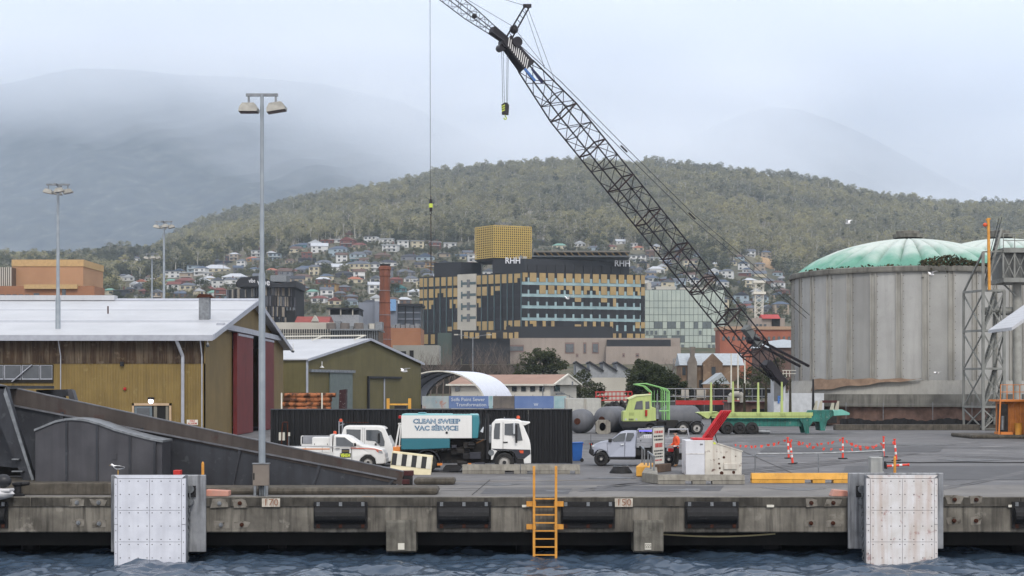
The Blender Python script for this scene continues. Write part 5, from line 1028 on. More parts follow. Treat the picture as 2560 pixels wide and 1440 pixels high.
B().box(PX(700, dl), PX(845, dl), dl - .3, dl + .7, .0, .03).to('bearer', m_rust, t, world=True)
t = thing('height_gate', 'yellow goal post shaped frame behind the black fence', 'frame', (PX(998, 100), 100, 0))
for px in (970, 1024): B().box(PX(px, 100) - .09, PX(px, 100) + .09, 100, 100.2, 0, PZ(996, 100)).to('post', m_ybar, t, world=True)
B().box(PX(974, 100), PX(1020, 100), 100.02, 100.18, PZ(1013, 100), PZ(1009, 100)).to('crossbar', m_ybar, t, world=True); B().box(PX(986, 100), PX(1016, 100), 100.05, 100.5, 0, PZ(1014, 100)).to('machine', m_steelblk, t, world=True)
# banner fence
t = thing('site_banner', 'printed blue site fence banner lettered Selfs Point Sewer Transformation', 'banner', (PX(1240, 205), 205, 0)); zb, zt = PZ(1021, 205), PZ(990, 205)
m_bl = mat('banner_blue', lin(98, 126, 176), .7, col2=lin(120, 144, 188), scale=.4); m_bl2 = mat('banner_pale', lin(176, 184, 186), .7, col2=lin(150, 168, 176), scale=.7, spots=lin(186, 120, 90), pfac=.7, pscale=.8); m_bl3 = mat('banner_rock', lin(128, 120, 112), .7, col2=lin(96, 92, 92), scale=1); m_bl4 = mat('banner_teal', lin(130, 172, 178), .7, col2=lin(176, 196, 200), scale=.5)
for a, c, m in ((1055, 1122, m_bl2), (1122, 1222, m_bl), (1222, 1232, m_bl4), (1232, 1286, m_bl3), (1286, 1385, m_bl), (1385, 1416, m_bl4)): B().box(PX(a, 205) + .02, PX(c, 205) - .02, 205, 205.05, zb, zt).to('panel', m, t, world=True)
m_wt = mat('banner_white_text', lin(206, 214, 226), .7)
for s, px, py, sz in (('Selfs Point Sewer', 1170, 999, .62), ('Transformation', 1178, 1012, .62), ('W', 1340, 1012, .55)): text('lettering', s, sz, m_wt, Tr(P(px, py, 204.95)), t, bold=.006)
for px in range(1056, 1430, 46): B().cyl((PX(px, 205.2), 205.2, 0), (PX(px, 205.2), 205.2, zt + .15), .04, n=6).to('post', m_galv, t, world=True)
# ------------------------------------------------------------------ inflatable fenders, tyres, culvert
m_grub = mat('grey_foam', lin(116, 118, 124), .6, col2=lin(102, 104, 110), scale=.6, streak=lin(84, 85, 90), sfac=.35)
def capsule(px, d, r, L_, rz, label):
    t = thing('floating_fender', label, 'fender', (PX(px, d), d, r), rz); pr = []
    for k in range(9): a = math.pi / 2 * k / 8; pr.append((r * math.sin(a), -L_ / 2 - r * .75 * math.cos(a)))
    pr += [(rr_, -h_) for rr_, h_ in reversed(pr)]
    B().lathe(pr, 28, (0, 0, 0), 'x').to('hull', m_grub, t, smooth=True); s = B(); s.cyl((-L_ / 2 - r * .8, 0, 0), (-L_ / 2 - r * .72, 0, 0), .28, n=14); s.to('end_ring', m_rust, t); return t
capsule(1453, 140, 1.05, 1.5, rad(75), 'grey floating fender seen end on beside the black fence end'); capsule(1530, 143, 1.15, 2.6, rad(62), 'grey floating fender between the end-on fender and the square concrete culvert'); capsule(1600, 141.5, 1.15, 3.0, rad(55), 'grey floating fender half hidden by the lime tractor cab'); capsule(1698, 141.5, 1.2, 2.2, rad(8), 'grey floating fender lying behind the tractor rear wheels')
t = thing('concrete_culvert', 'square concrete culvert block with round hole', 'block', (PX(1508, 136.5), 136.5, .004)); b = B(); n_ = 16; vs = []
for y in (0, 1.1):
    for k in range(n_):
        a = 2 * math.pi * k / n_ + math.pi / n_; c, s = math.cos(a), math.sin(a); q_ = .62 / max(abs(c), abs(s)); vs.append((c * q_, y, .6 + s * q_ * .96)); 
    for k in range(n_): a = 2 * math.pi * k / n_ + math.pi / n_; vs.append((-.05 + .28 * math.cos(a), y, .62 + .36 * math.sin(a)))
fs = [];
for k in range(n_):
    j = (k + 1) % n_; o_ = 2 * n_; fs += [(k, j, j + n_, k + n_), (o_ + k, o_ + k + n_, o_ + j + n_, o_ + j), (k, o_ + k, o_ + j, j), (k + n_, j + n_, o_ + j + n_, o_ + k + n_)]
b.add(vs, fs); b.to('block', m_lgconc, t); B().box(-.6, .6, .9, 1.05, .05, 1.15).to('rear_face', m_inside, t)
for k in range(9):
    t = B(); t.lathe([(.28, -.12), (.46, -.13), (.52, -.06), (.52, .06), (.46, .13), (.28, .12)], 16); o = t.to('tyre', m_tyre, smooth=True); px, py = [(1513, 1030), (1522, 1022), (1534, 1017), (1546, 1014), (1558, 1013), (1530, 1026), (1542, 1022), (1554, 1021), (1564, 1020)][k]
    o.location = P(px, py, 146 + .3 * (k % 2)); o.rotation_euler = (rad(58 + 8 * (k % 3)), rad(10 * (k % 2)), rad(k * 25)); tag(o, 'black tyre in the heap on top of the grey fenders', 'tyre', 'tyres heaped on the grey fenders')
tag(B().box(PX(1508, 145.4), PX(1570, 145.4), 145.4, 148, 0, PZ(1032, 146)).to('tyre_pallet', m_dark, bevel=.05), 'dark crate under the tyre heap', 'crate')
# ------------------------------------------------------------------ silo
m_silo = mat('silo_concrete', lin(176, 176, 172), .85, col2=lin(160, 160, 157), scale=.25, streak=lin(136, 135, 130), sfac=.4, sscale=.45, spots=lin(158, 158, 154), pfac=.3, pscale=1.1, bump=.2, bscale=6, rand=((.74, .74, .75), (.95, .95, .95), (1.1, 1.1, 1.12)))
m_silor = mat('silo_rib', lin(172, 170, 163), .85, col2=lin(154, 152, 145), scale=.6, streak=lin(122, 120, 113), sfac=.45, sscale=1.2)
m_rimc = mat('silo_rim', lin(138, 136, 128), .9, col2=lin(108, 106, 100), scale=.5, streak=lin(60, 58, 54), sfac=.6, sscale=1)
SR, SX, SD = 12.7, PX(2270, 178), 178.0; N_ = 30
m_dome = mat('dome_teal', lin(116, 172, 153), .7, col2=lin(88, 150, 131), scale=.3, detail=8)
def dome_paint():
    m = m_dome; t_ = m.node_tree; bs = t_.nodes['Principled BSDF']; src = bs.inputs['Base Color'].links[0].from_socket
    tc_ = t_.nodes.new('ShaderNodeTexCoord'); sx = t_.nodes.new('ShaderNodeSeparateXYZ'); t_.links.new(tc_.outputs['Object'], sx.inputs[0])
    nz_ = t_.nodes.new('ShaderNodeTexNoise'); nz_.inputs['Scale'].default_value = .5; nz_.inputs['Detail'].default_value = 7; t_.links.new(tc_.outputs['Object'], nz_.inputs['Vector'])
    ad = t_.nodes.new('ShaderNodeMath'); ad.operation = 'MULTIPLY_ADD'; t_.links.new(nz_.outputs[0], ad.inputs[0]); ad.inputs[1].default_value = 3.2; t_.links.new(sx.outputs[2], ad.inputs[2])
    mr = t_.nodes.new('ShaderNodeMapRange'); mr.inputs[1].default_value = 18.9; mr.inputs[2].default_value = 21.0; t_.links.new(ad.outputs[0], mr.inputs[0])
    mx_ = t_.nodes.new('ShaderNodeMix'); mx_.data_type = 'RGBA'; t_.links.new(mr.outputs[0], mx_.inputs[0]); t_.links.new(src, mx_.inputs[6]); mx_.inputs[7].default_value = (*lin(192, 202, 196), 1); t_.links.new(mx_.outputs[2], bs.inputs['Base Color'])
dome_paint()
m_tarp = mat('pale_tarp', lin(172, 170, 162), .7, col2=lin(156, 154, 148), scale=.4, streak=lin(140, 138, 130), sfac=.4); m_tarpb = mat('brown_tarp', lin(150, 126, 104), .8, col2=lin(122, 100, 82), scale=1.2)
m_brick = mat('brown_brick', lin(134, 108, 96), .85, col2=lin(92, 72, 62), scale=1, wave=('Z', 4, .5))
def silo(label, loc):
    t = thing('silo', label, 'silo', loc); z0, z1 = 4.75, 16.0; dz = 2 * math.pi / N_
    pr = []
    for k in range(N_):
        a0 = k * dz + .024; a1 = (k + 1) * dz - .024; b = B(); m_ = 3; vs = []
        for r_ in (SR, SR - .25):
            for z in (z0, z1): vs += [(r_ * math.cos(a0 + (a1 - a0) * j / m_), r_ * math.sin(a0 + (a1 - a0) * j / m_), z) for j in range(m_ + 1)]
        q_ = m_ + 1; b.add(vs, [(j, j + 1, j + 1 + q_, j + q_) for j in range(m_)]); b.to('wall_panel', m_silo, t, smooth=False)
        b = B(); am = k * dz; M = Rz(am)
        b.box(SR - .12, SR + .12, -.34, -.2, z0, z1, M); b.box(SR - .15, SR + .0, -.2, .2, z0, z1, M); b.box(SR - .12, SR + .12, .2, .34, z0, z1, M); b.to('rib', m_silor, t)
        if math.sin(am) < .3:
            b = B(); [b.box(SR - .05, SR + .03, .42, .48, z0 + .4 + j * .8, z0 + .46 + j * .8, M) for j in range(14)]; stuff(b.to('bolt_row', m_rust, t))
    B().lathe([(SR - .6, 16.0), (SR + .32, 16.0), (SR + .36, 16.15), (SR + .36, 16.5), (SR + .2, 16.6), (SR - .6, 16.6)], 60).to('rim', m_rimc, t)
    B().lathe([(SR + .05, 4.75), (SR + .55, 3.2)], 60).to('skirt', m_tarp, t); B().lathe([(SR + .6, 3.3), (SR + .75, 3.3), (SR + .8, 2.75), (SR + .8, 2.0), (SR, 2.0)], 60).to('ledge', m_rimc, t); B().lathe([(SR + .4, 2.0), (SR + .4, 0)], 60).to('brick_base', m_brick, t)
    b = B(); na, nr = N_ * 8, 14; vs = []
    for j in range(nr + 1):
        s = j / nr; r_ = (SR - .15) * math.cos(s * math.pi / 2) ** 1.0 if False else (SR - .15) * (1 - s); q_ = r_ / (SR - .15); zz = 16.5 + 4.0 * (1 - .22 * q_ - .78 * q_ ** 2)
        for k in range(na):
            a = 2 * math.pi * k / na; fl_ = abs(math.sin(a * N_ / 2)) ** .5; vs.append((r_ * math.cos(a), r_ * math.sin(a), zz + (.75 * fl_ - .3) * min(1, r_ / 8) * min(1, (1 - q_) * 6)))
    b.add(vs, [(j * na + k, j * na + (k + 1) % na, (j + 1) * na + (k + 1) % na, (j + 1) * na + k) for j in range(nr) for k in range(na)]); b.to('dome', m_dome, t, smooth=True)
    B().lathe([(1.6, 20.6), (1.7, 21.0), (1.3, 21.05), (1.3, 21.35), (0, 21.4)], 24).to('dome_cap', m_rimc, t); return t
s1 = silo('grey concrete panelled silo with fluted teal dome behind the log trailer', (SX, SD, 0))
s2 = silo('second domed silo, only its teal dome showing behind the stair tower', (PX(2500, 206), 206, 0)); s2.scale = (1, 1, 1.13)
b = B(); a0, a1 = rad(180 + 25), rad(270); pts = []
for k in range(13):
    a = rad(207) + (rad(262) - rad(207)) * k / 12; r0, r1 = SR + .25, SR + .72; zt_ = 4.9; zb_ = 3.6 + 1.25 * k / 12; pts.append(((r0 * math.cos(a), r0 * math.sin(a), zt_ + .08 * math.sin(k * 2.1)), (r1 * math.cos(a), r1 * math.sin(a), zb_ + .1 * math.sin(k * 1.7))))
for p, q_ in zip(pts, pts[1:]): b.quad(p[0], q_[0], q_[1], p[1])
b.to('brown_tarp', m_tarpb, s1, fix=False)
# weeds on the rim
m_weed = mat('weeds', lin(70, 78, 44), .9, col2=lin(96, 78, 56), scale=3); wv = B()
for k in range(1500):
    u = R.random(); a = rad(262) + rad(36) * u * 1.0 if k < 1200 else rad(200) + rad(110) * R.random(); h = (.9 * math.exp(-((u - .35) / .35) ** 2) + .25) if k < 1200 else .2
    r_ = SR + R.uniform(-1.0, .35); z = 16.55 + R.uniform(0, h); c = Vector((SX + r_ * math.cos(a), SD + r_ * math.sin(a), z)); s = R.uniform(.08, .24)
    if k % 9 == 0 and u < .45 and k < 1200: c.z -= R.uniform(.2, 1.8) * R.random(); c += Vector((0, -.6, 0)) 
    d1 = Vector((R.uniform(-1, 1), R.uniform(-1, 1), R.uniform(-.6, 1))).normalized() * s; d2 = Vector((R.uniform(-1, 1), R.uniform(-1, 1), R.uniform(-1, 1))).normalized() * s * .7
    wv.quad(c - d1, c + d2, c + d1, c - d2)
tag(stuff(wv.to('weeds', m_weed, fix=False)), 'weeds and dry creepers growing along the silo rim', 'weeds')
# shade cloth, kerb, chain wire posts in front of silo
tag(B().box(PX(2085, 150), PX(2505, 150), 149.4, 150.4, 0, .52).to('yard_kerb', m_kerb, bevel=.03), 'long stained concrete kerb wall in front of the silo', 'kerb')
t = thing('shade_fence', 'black shade cloth on thin steel posts in front of the silo base', 'fence', (PX(2300, 152), 152, 0))
b = B(); nn = 60; pts = [(PX(2100 + 400 * k / nn, 152), 152 + .12 * math.sin(k * 1.3), .95 + .12 * math.sin(k * .35) + .05 * math.sin(k * 1.9)) for k in range(nn + 1)]
for p, q_ in zip(pts, pts[1:]): b.quad((p[0], p[1], .2), (q_[0], q_[1], .2), q_, p)
b.to('cloth', mat('shade_cloth', (.014, .014, .015), .9), t, world=True, fix=False)
for px in (2115, 2208, 2332, 2430): B().cyl((PX(px, 152.3), 152.3, 0), (PX(px, 152.3), 152.3, 2.6), .03, n=6).to('post', m_galv, t, world=True)
B().tube([(PX(2100, 152.3), 152.3, 2.4), (PX(2480, 152.3), 152.3, 2.4)], .012, 4).to('wire', m_galv, t, world=True)
# ------------------------------------------------------------------ stair tower, gantry
m_tow = mat('tower_grey_steel', lin(150, 152, 148), .6, .2, col2=lin(128, 130, 126), scale=.8, streak=lin(108, 104, 96), sfac=.4, sscale=1)
t = thing('stair_tower', 'grey steel stair tower with cross bracing beside the silo', 'tower', (PX(2465, 150), 150, 0)); xa, xb, ya, yb = PX(2424, 150), PX(2502, 150), 149.0, 152.0; zz = [PZ(p, 150) for p in (1072, 1017, 922, 827, 728)]; ztop = PZ(632, 150); xm = PX(2450, 150)
for x, y in ((xa, yb), (xm, ya), (xb, ya), (xb, yb)):
    if x == xa: B().box(x - .1, x + .1, y - .1, y + .1, 0, zz[4]).to('leg', m_tow, t, world=True); B().bar((x, y, zz[4]), (xm, ya, ztop), .15).to('brace', m_tow, t, world=True)
    else: B().box(x - .12, x + .12, y - .12, y + .12, 0, ztop if x == xm else zz[4]).to('leg', m_tow, t, world=True)
for z0, z1 in zip(zz, zz[1:]):
    for (p, q_) in (((xa, yb), (xm, ya)), ((xm, ya), (xb, ya)), ((xb, ya), (xb, yb))):
        B().bar((p[0], p[1], z0), (q_[0], q_[1], z1 - .2), .11).to('brace', m_tow, t, world=True); B().bar((q_[0], q_[1], z0), (p[0], p[1], z1 - .2), .11).to('brace', m_tow, t, world=True); B().bar((p[0], p[1], z1), (q_[0], q_[1], z1), .2).to('beam', m_tow, t, world=True)
    B().box(xm + .2, xb - .1, ya + .2, yb - .2, z0 - .05, z0 + .05).to('platform', m_tow, t, world=True)
    for y in (ya + .7, ya + 1.5): B().bar((xm + .3, y, z0), (xb - .5, y, z1), .08, .2).to('stair_string', m_tow, t, world=True)
    for j in range(12): f = (j + .5) / 12; B().box(xm + .3 + (xb - xm - .8) * f - .1, xm + .3 + (xb - xm - .8) * f + .1, ya + .7, ya + 1.5, z0 + (z1 - z0) * f - .02, z0 + (z1 - z0) * f + .02).to('tread', m_tow, t, world=True)
    B().tube([(xm + .3, ya + .7, z0 + 1), (xb - .5, ya + .7, z1 + 1)], .03, 5).to('handrail', m_tow, t, world=True)
B().bar((xm, ya, zz[4]), (xb, ya, ztop + .3), .1).to('brace', m_tow, t, world=True); B().bar((xm, ya, ztop), (xb + .3, ya, ztop + .1), .14).to('beam', m_tow, t, world=True)
for y in (ya + .7, ya + 1.5): B().bar((xm + .4, y, zz[4]), (xb, y, ztop + 2.3), .08, .2).to('stair_string', m_tow, t, world=True); B().tube([(xm + .4, y, zz[4] + 1), (xb, y, ztop + 3.3)], .035, 5).to('handrail', m_steelblk, t, world=True)
for j in range(14): f = (j + .5) / 14; x = xm + .4 + (xb - xm - .4) * f; B().box(x - .1, x + .1, ya + .7, ya + 1.5, zz[4] + (ztop + 2.3 - zz[4]) * f, zz[4] + (ztop + 2.3 - zz[4]) * f + .04).to('tread', m_tow, t, world=True)
t = thing('davit', 'yellow davit post with red lamp on top of the stair tower', 'davit', (PX(2472, 148.6), 148.6, PZ(725, 148.6))); B().bar((0.05, 0, 0), (-.05, 0, PZ(545, 148.6) - PZ(725, 148.6)), .22).to('post', m_yel, t); B().bar((-.25, 0, 6.5), (.15, 0, 6.62), .14).to('arm', m_yel, t); B().sphere((-.35, 0, 6.05), .2, 10, 8).to('lamp', m_amber, t, smooth=True)
t = thing('conveyor_gantry', 'grey steel conveyor gantry on a round column at the silo', 'gantry', (PX(2540, 150), 150, 0)); x0, x1 = PX(2506, 149), PX(2900, 149)
B().box(x0, x1, 148.6, 153, PZ(632, 149), PZ(620, 149)).to('deck', m_tow, t, world=True); B().box(x0 + .1, x1, 149.2, 152.6, PZ(695, 149), PZ(632, 149)).to('enclosure', mat('dull_cladding', lin(120, 122, 120), .7, wave=('X', 1, .4)), t, world=True); B().box(x0, x1, 148.6, 153, PZ(706, 149), PZ(695, 149)).to('bottom_chord', m_tow, t, world=True)
for k in range(6):
    x = x0 + k * 1.05; B().box(x - .07, x + .07, 148.7, 148.85, PZ(695, 149), PZ(632, 149)).to('post', m_tow, t, world=True); B().bar((x, 148.75, PZ(695, 149)), (x + 1.05, 148.75, PZ(634, 149)), .07).to('brace', m_tow, t, world=True); B().bar((x + 1.05, 148.75, PZ(695, 149)), (x, 148.75, PZ(634, 149)), .07).to('brace', m_tow, t, world=True); B().cyl((x, 148.7, PZ(620, 149)), (x, 148.7, PZ(585, 149)), .04, n=6).to('rail_post', m_tow, t, world=True)
for py in (585, 602): B().tube([(x0, 148.7, PZ(py, 149)), (x1, 148.7, PZ(py, 149))], .04, 6).to('handrail', m_tow, t, world=True)
B().cyl((PX(2547, 150), 150.5, 0), (PX(2547, 150), 150.5, PZ(706, 150)), .4, n=20).to('column', mat('column_cream', lin(168, 168, 162), .6, col2=lin(150, 150, 144)), t, world=True); B().box(PX(2533, 151), PX(2538, 151), 150.8, 151.1, 0, PZ(706, 150)).to('post', m_tow, t, world=True); B().bar((x0, 150, PZ(700, 150)), (PX(2540, 150), 150, PZ(740, 150)), .14).to('knee_brace', m_tow, t, world=True)
B().cyl(P(2456, 778, 151), P(2540, 778, 151), .38, n=16).to('duct', m_tow, t, world=True)
t = thing('awning', 'small pale awning roof jutting in beside the gantry column', 'awning', (PX(2570, 120), 120, 0)); B().prism([(PX(2530, 120), PZ(826, 120)), (PX(2530, 120), PZ(818, 120)), (PX(2640, 120), PZ(740, 120)), (PX(2640, 120), PZ(752, 120))], 120, 126, 'y').to('roof', m_roof, t, world=True); B().box(PX(2630, 120), PX(2700, 120), 120.5, 125, 0, PZ(750, 120)).to('wall', m_olive, t, world=True)
# orange pump skid
d = 125; t = thing('pump_skid', 'orange machinery skid with railed platform on a concrete pad', 'machine', (PX(2530, d), d, 0)); tag(B().box(PX(2420, d), PX(2800, d), d - 1.0, d + 5, .004, .3).to('machine_pad', m_kerb, bevel=.12), 'weathered concrete pad under the orange machinery', 'pad')
B().box(PX(2518, d), PX(2640, d), d + .5, d + 3, .3, PZ(1004, d)).to('enclosure', mat('orange_corrugated', lin(206, 130, 34), .6, col2=lin(180, 110, 30), wave=('X', 1.6, .7), streak=lin(120, 76, 30), sfac=.5), t, world=True); B().box(PX(2500, d), PX(2640, d), d, d + 3, PZ(1004, d), PZ(999, d)).to('platform', m_orange, t, world=True)
for px in (2502, 2518, 2534, 2550, 2570): B().cyl((PX(px, d), d + .05, PZ(999, d)), (PX(px, d), d + .05, PZ(962, d)), .035, n=6).to('rail_post', m_orange, t, world=True)
for py in (962, 980): B().tube([(PX(2502, d), d + .05, PZ(py, d)), (PX(2640, d), d + .05, PZ(py, d))], .03, 6).to('handrail', m_orange, t, world=True)
B().bar(P(2501, 1000, d), P(2497, 1090, d), .1).to('ladder_rail', m_orange, t, world=True); B().box(PX(2505, d), PX(2522, d), d + .2, d + 1.2, .3, PZ(1010, d)).to('pump', m_chas, t, world=True); B().cyl(P(2506, 1075, d), P(2507, 1040, d), .12, n=10).to('wrapped_pipe', m_galv, t, world=True); B().box(PX(2500, d), PX(2530, d), d - .3, d + 1.5, .3, .5).to('base', m_orange, t, world=True)
t = thing('yellow_drum', 'yellow plastic tub standing in front of the orange machinery', 'tub', (PX(2546, 124.4), 124.4, .3)); B().lathe([(0, 0), (.24, 0), (.3, .85), (.34, .9), (.0, .9)], 18).to('tub', m_yel, t, smooth=True)
# ------------------------------------------------------------------ crane
m_crane = mat('crane_black', (.016, .014, .018), .5, .2, col2=(.026, .022, .026), scale=1); m_cable = mat('steel_cable', (.05, .05, .055), .5, .4); m_craneb = mat('crane_blue', lin(72, 128, 196), .5)
cr = thing('crane', 'black lattice boom mobile crane working behind the silo', 'crane', (PX(1955, 165), 165, 0))
F, T = P(1950, 952, 165), P(1262, 100, 152); ax = (T - F); Lb = ax.length; ax.normalize(); lat = ax.cross(Vector((0, 0, 1))).normalized(); up = lat.cross(ax).normalized()
if up.z < 0: up = -up
boom = bpy.data.objects.new('boom', None); COL.objects.link(boom); boom.parent = cr
def sect(s): # half width at fraction s
    return float(np.interp(s, [0, .10, .80, .93, 1], [.25, 1.08, 1.08, .62, .5]))
def bp(s, i, j): h = sect(s); return F + ax * (Lb * s) + lat * (i * h * 1.05) + up * (j * h * 1.05)
def cb(name, p, q_, r_, n=5, m=None, par=None): return B().cyl(p, q_, r_, n=n).to(name, m or m_crane, par or cr, world=True)
reg(boom, MX[cr.name])
ss = [0, .10, .2, .3, .4, .5, .6, .7, .80, .93]
for i in (-1, 1):
    for j in (-1, 1):
        for a, c in zip(ss, ss[1:]): cb('chord', bp(a, i, j), bp(c, i, j), .075, 6, None, boom)
nb = 30; st = [.02 + (.91) * k / nb for k in range(nb + 1)]
for k in range(nb):
    a, c = st[k], st[k + 1]; f = 1 if k % 2 else -1
    for e in (-1, 1):
        cb('lacing', bp(a, e, -f), bp(c, e, f), .036, 4, None, boom); cb('lacing', bp(a, -f, e), bp(c, f, e), .036, 4, None, boom)
    if k % 3 == 0:
        for e in (-1, 1): cb('lacing', bp(a, e, -1), bp(a, e, 1), .05, 4, None, boom); cb('lacing', bp(a, -1, e), bp(a, 1, e), .05, 4, None, boom)
for s in ss[1:-1]:
    for e in (-1, 1): cb('joint_frame', bp(s, e, -1), bp(s, e, 1), .08, 6, mat('rusty_frame', lin(58, 36, 36), .7), boom); cb('joint_frame', bp(s, -1, e), bp(s, 1, e), .08, 6, MATS['rusty_frame'], boom)
for s0, s1, dv in ((.925, 1.0, 0),):
    for e in (-1, 1):
        b = B(); vs = [bp(s0, e, -1), bp(s0, e, 1), bp(s1, e, 1), bp(s1, e, -1)]; off = lat * e * .03; b.add([v - off for v in vs] + [v + off for v in vs], [(0, 1, 2, 3), (7, 6, 5, 4), (0, 4, 5, 1), (1, 5, 6, 2), (2, 6, 7, 3), (3, 7, 4, 0)]); hp = b.to('head_plate', m_crane, boom, world=True)
        for k in range(11):
            s = .927 + .006 * k; p0, p1 = bp(s, e, -.75), bp(s + .012, e, .5); B().bar(p0 + off * 1.5, p1 + off * 1.5, .09, .02, lat).to('stripe', m_refl, hp, world=True)
for px, py, r_ in ((1262, 108, .5), (1290, 106, .48), (1252, 120, .34)):
    c = P(px, py, 152); B().cyl(c - lat * .45, c + lat * .45, r_, n=18).to('sheave', m_crane, boom, world=True)
for (a, c, m) in (((1312, 172), (1338, 202), m_craneb), ((1330, 172), (1356, 208), mat('crane_navy', lin(34, 40, 92), .5))): B().bar(P(*a, 151.5), P(*c, 151.5), .3, .2).to('boom_box', m, boom, world=True)
# foot, luffing strut
B().bar(F - ax * .5, F + ax * 2.6, 1.2, .8, up).to('boom_foot', m_crane, boom, world=True)
for i in (-1, 1): cb('luffing_strut', P(1876, 845, 163) + lat * i * .8, P(2010, 915, 170) + lat * i * .8, .16, 8)
B().bar(P(1862, 818, 162.5), P(1896, 862, 163.2), .9, .7).to('cylinder_bracket', mat('crane_grey', lin(120, 124, 124), .5, spots=lin(80, 50, 40), pfac=.5), cr, world=True); B().sphere(P(1878, 850, 163), .55, 10, 8, (1, 1, .8)).to('pivot', m_crane, cr, world=True)
# jib
jt = P(960, -130, 143); jf = P(1260, 98, 151.8); jax = (jt - jf); Lj = jax.length; jax.normalize(); jl = jax.cross(Vector((0, 0, 1))).normalized(); ju = jl.cross(jax).normalized(); jib = bpy.data.objects.new('jib', None); COL.objects.link(jib); jib.parent = cr; reg(jib, MX[cr.name])
def jp(s, i, j): h = float(np.interp(s, [0, .12, .3, .9, 1], [.28, .34, .5, .5, .2])); return jf + jax * (Lj * s) + jl * i * h + ju * j * h
for i in (-1, 1):
    for j in (-1, 1):
        for a, c in ((0, .12), (.12, .3), (.3, .9), (.9, 1)): cb('chord', jp(a, i, j), jp(c, i, j), .05, 5, mat('jib_grey', lin(92, 92, 98), .5, .3), jib)
for k in range(22):
    a, c = .13 + .86 * k / 22, .13 + .86 * (k + 1) / 22; f = 1 if k % 2 else -1
    for e in (-1, 1): cb('lacing', jp(a, e, -f), jp(c, e, f), .022, 4, MATS['jib_grey'], jib); cb('lacing', jp(a, -f, e), jp(c, f, e), .022, 4, MATS['jib_grey'], jib)
B().bar(jp(-.01, 0, 0), jp(.11, 0, 0), .6, .6).to('jib_foot', m_crane, jib, world=True); B().sphere(P(1186, 40, 149), .25, 8, 6).to('sheave', m_crane, jib, world=True)
mt = P(1318, 16, 151); mf = P(1272, 96, 152)
for e in (-1, 1): cb('mast_leg', mf + Vector((e * .25, e * .4, 0)), mt + Vector((e * .2, e * .3, 0)), .075, 6)
for k in range(7): f = (k + .5) / 7; a = mf.lerp(mt, f); c = mf.lerp(mt, f + .08); cb('mast_lacing', a + Vector((.25, .4, 0)), c - Vector((.25, .4, 0)), .04, 4)
B().bar(mt - Vector((.4, 0, -.05)), mt + Vector((.4, 0, .05)), .3).to('mast_head', m_crane, cr, world=True); B().sphere(mf.lerp(mt, .28), .42, 10, 8).to('winch_sheave', m_crane, cr, world=True)
def cable(*pts, r_=.022): return B().tube(list(pts), r_, 5).to('cable', m_cable, cr, world=True)
cable(mt, P(1200, -20, 148)); cable(mt, P(1388, 205, 153)); cable(mt - Vector((.3, 0, 0)), P(1362, 172, 153)); cable(P(1170, 0, 148), P(1282, 66, 151), P(1362, 165, 153))
for o_ in (-4, 4): cable(P(1296 + o_ * .5, 112, 152), P(1396 + o_, 206 - o_, 153.5), P(1560 + o_, 372 - o_, 157), P(1730 + o_, 540 - o_, 161), P(1860 + o_, 650 - o_, 165), P(2020 + o_, 792 - o_, 172), r_=.035)
for p in (1560, 1730): B().bar(P(p - 8, 372 - 8 if p == 1560 else 532, 157 if p == 1560 else 161), P(p + 8, 380 if p == 1560 else 548, 157 if p == 1560 else 161), .25, .15).to('pendant_link', m_crane, cr, world=True)
# hook block
hb = thing('hook_block', 'black crane hook block with yellow chevrons hanging from the boom head', 'hook block', tuple(P(1263, 290, 152)))
B().prism([(-.32, .15), (.32, .12), (.38, 1.0), (.2, 1.22), (-.05, 1.25), (-.36, 1.05)], -.3, .3, 'y').to('block', m_crane, hb, bevel=.03); m_ychev = mat('yellow_chevron', lin(206, 222, 60), .5)
for k in range(3): B().prism([(-.33, .35 + .22 * k), (-.02, .5 + .22 * k), (-.02, .6 + .22 * k), (-.33, .45 + .22 * k)], -.32, -.29, 'y').to('chevron', m_ychev, hb)
hk = [(.0, .14), (.0, -.02), (.1, -.12), (.12, -.24), (.02, -.34), (-.1, -.28), (-.12, -.16)]; B().tube([(a, 0, c) for a, c in hk], .055, 8).to('hook', m_ychev, hb)
for px, q_ in ((1254, 1257), (1258, 1261), (1268, 1266), (1271, 1269)): cable(P(px, 122, 152), P(q_, 258, 152))
hl = thing('ball_hook', 'small black and yellow ball hook on the long single line', 'hook', tuple(P(1077, 512, 144))); B().cyl((0, 0, .1), (0, 0, .5), .16, .12, 12).to('ball', m_crane, hl); B().cyl((0, 0, -.25), (0, 0, .1), .18, n=12).to('band', m_ychev, hl); B().cyl((0, 0, -.6), (0, 0, -.25), .12, .14, 12).to('swivel', m_crane, hl); B().tube([(0, 0, -.6), (.1, 0, -.75), (0, 0, -.9), (-.1, 0, -.8)], .04, 6).to('hook', m_crane, hl); B().cyl((0, 0, .5), (0, 0, .8), .05, n=8).to('socket', m_crane, hl)
cable(P(1075, -60, 144), P(1076, 490, 144)); m_sling = mat('sling_brown', lin(70, 52, 40), .8); B().tube([(0, 0, -.85), (.02, 0, -3.0), (.02, 0, -6.2)], .04, 5).to('sling', m_sling, hl)
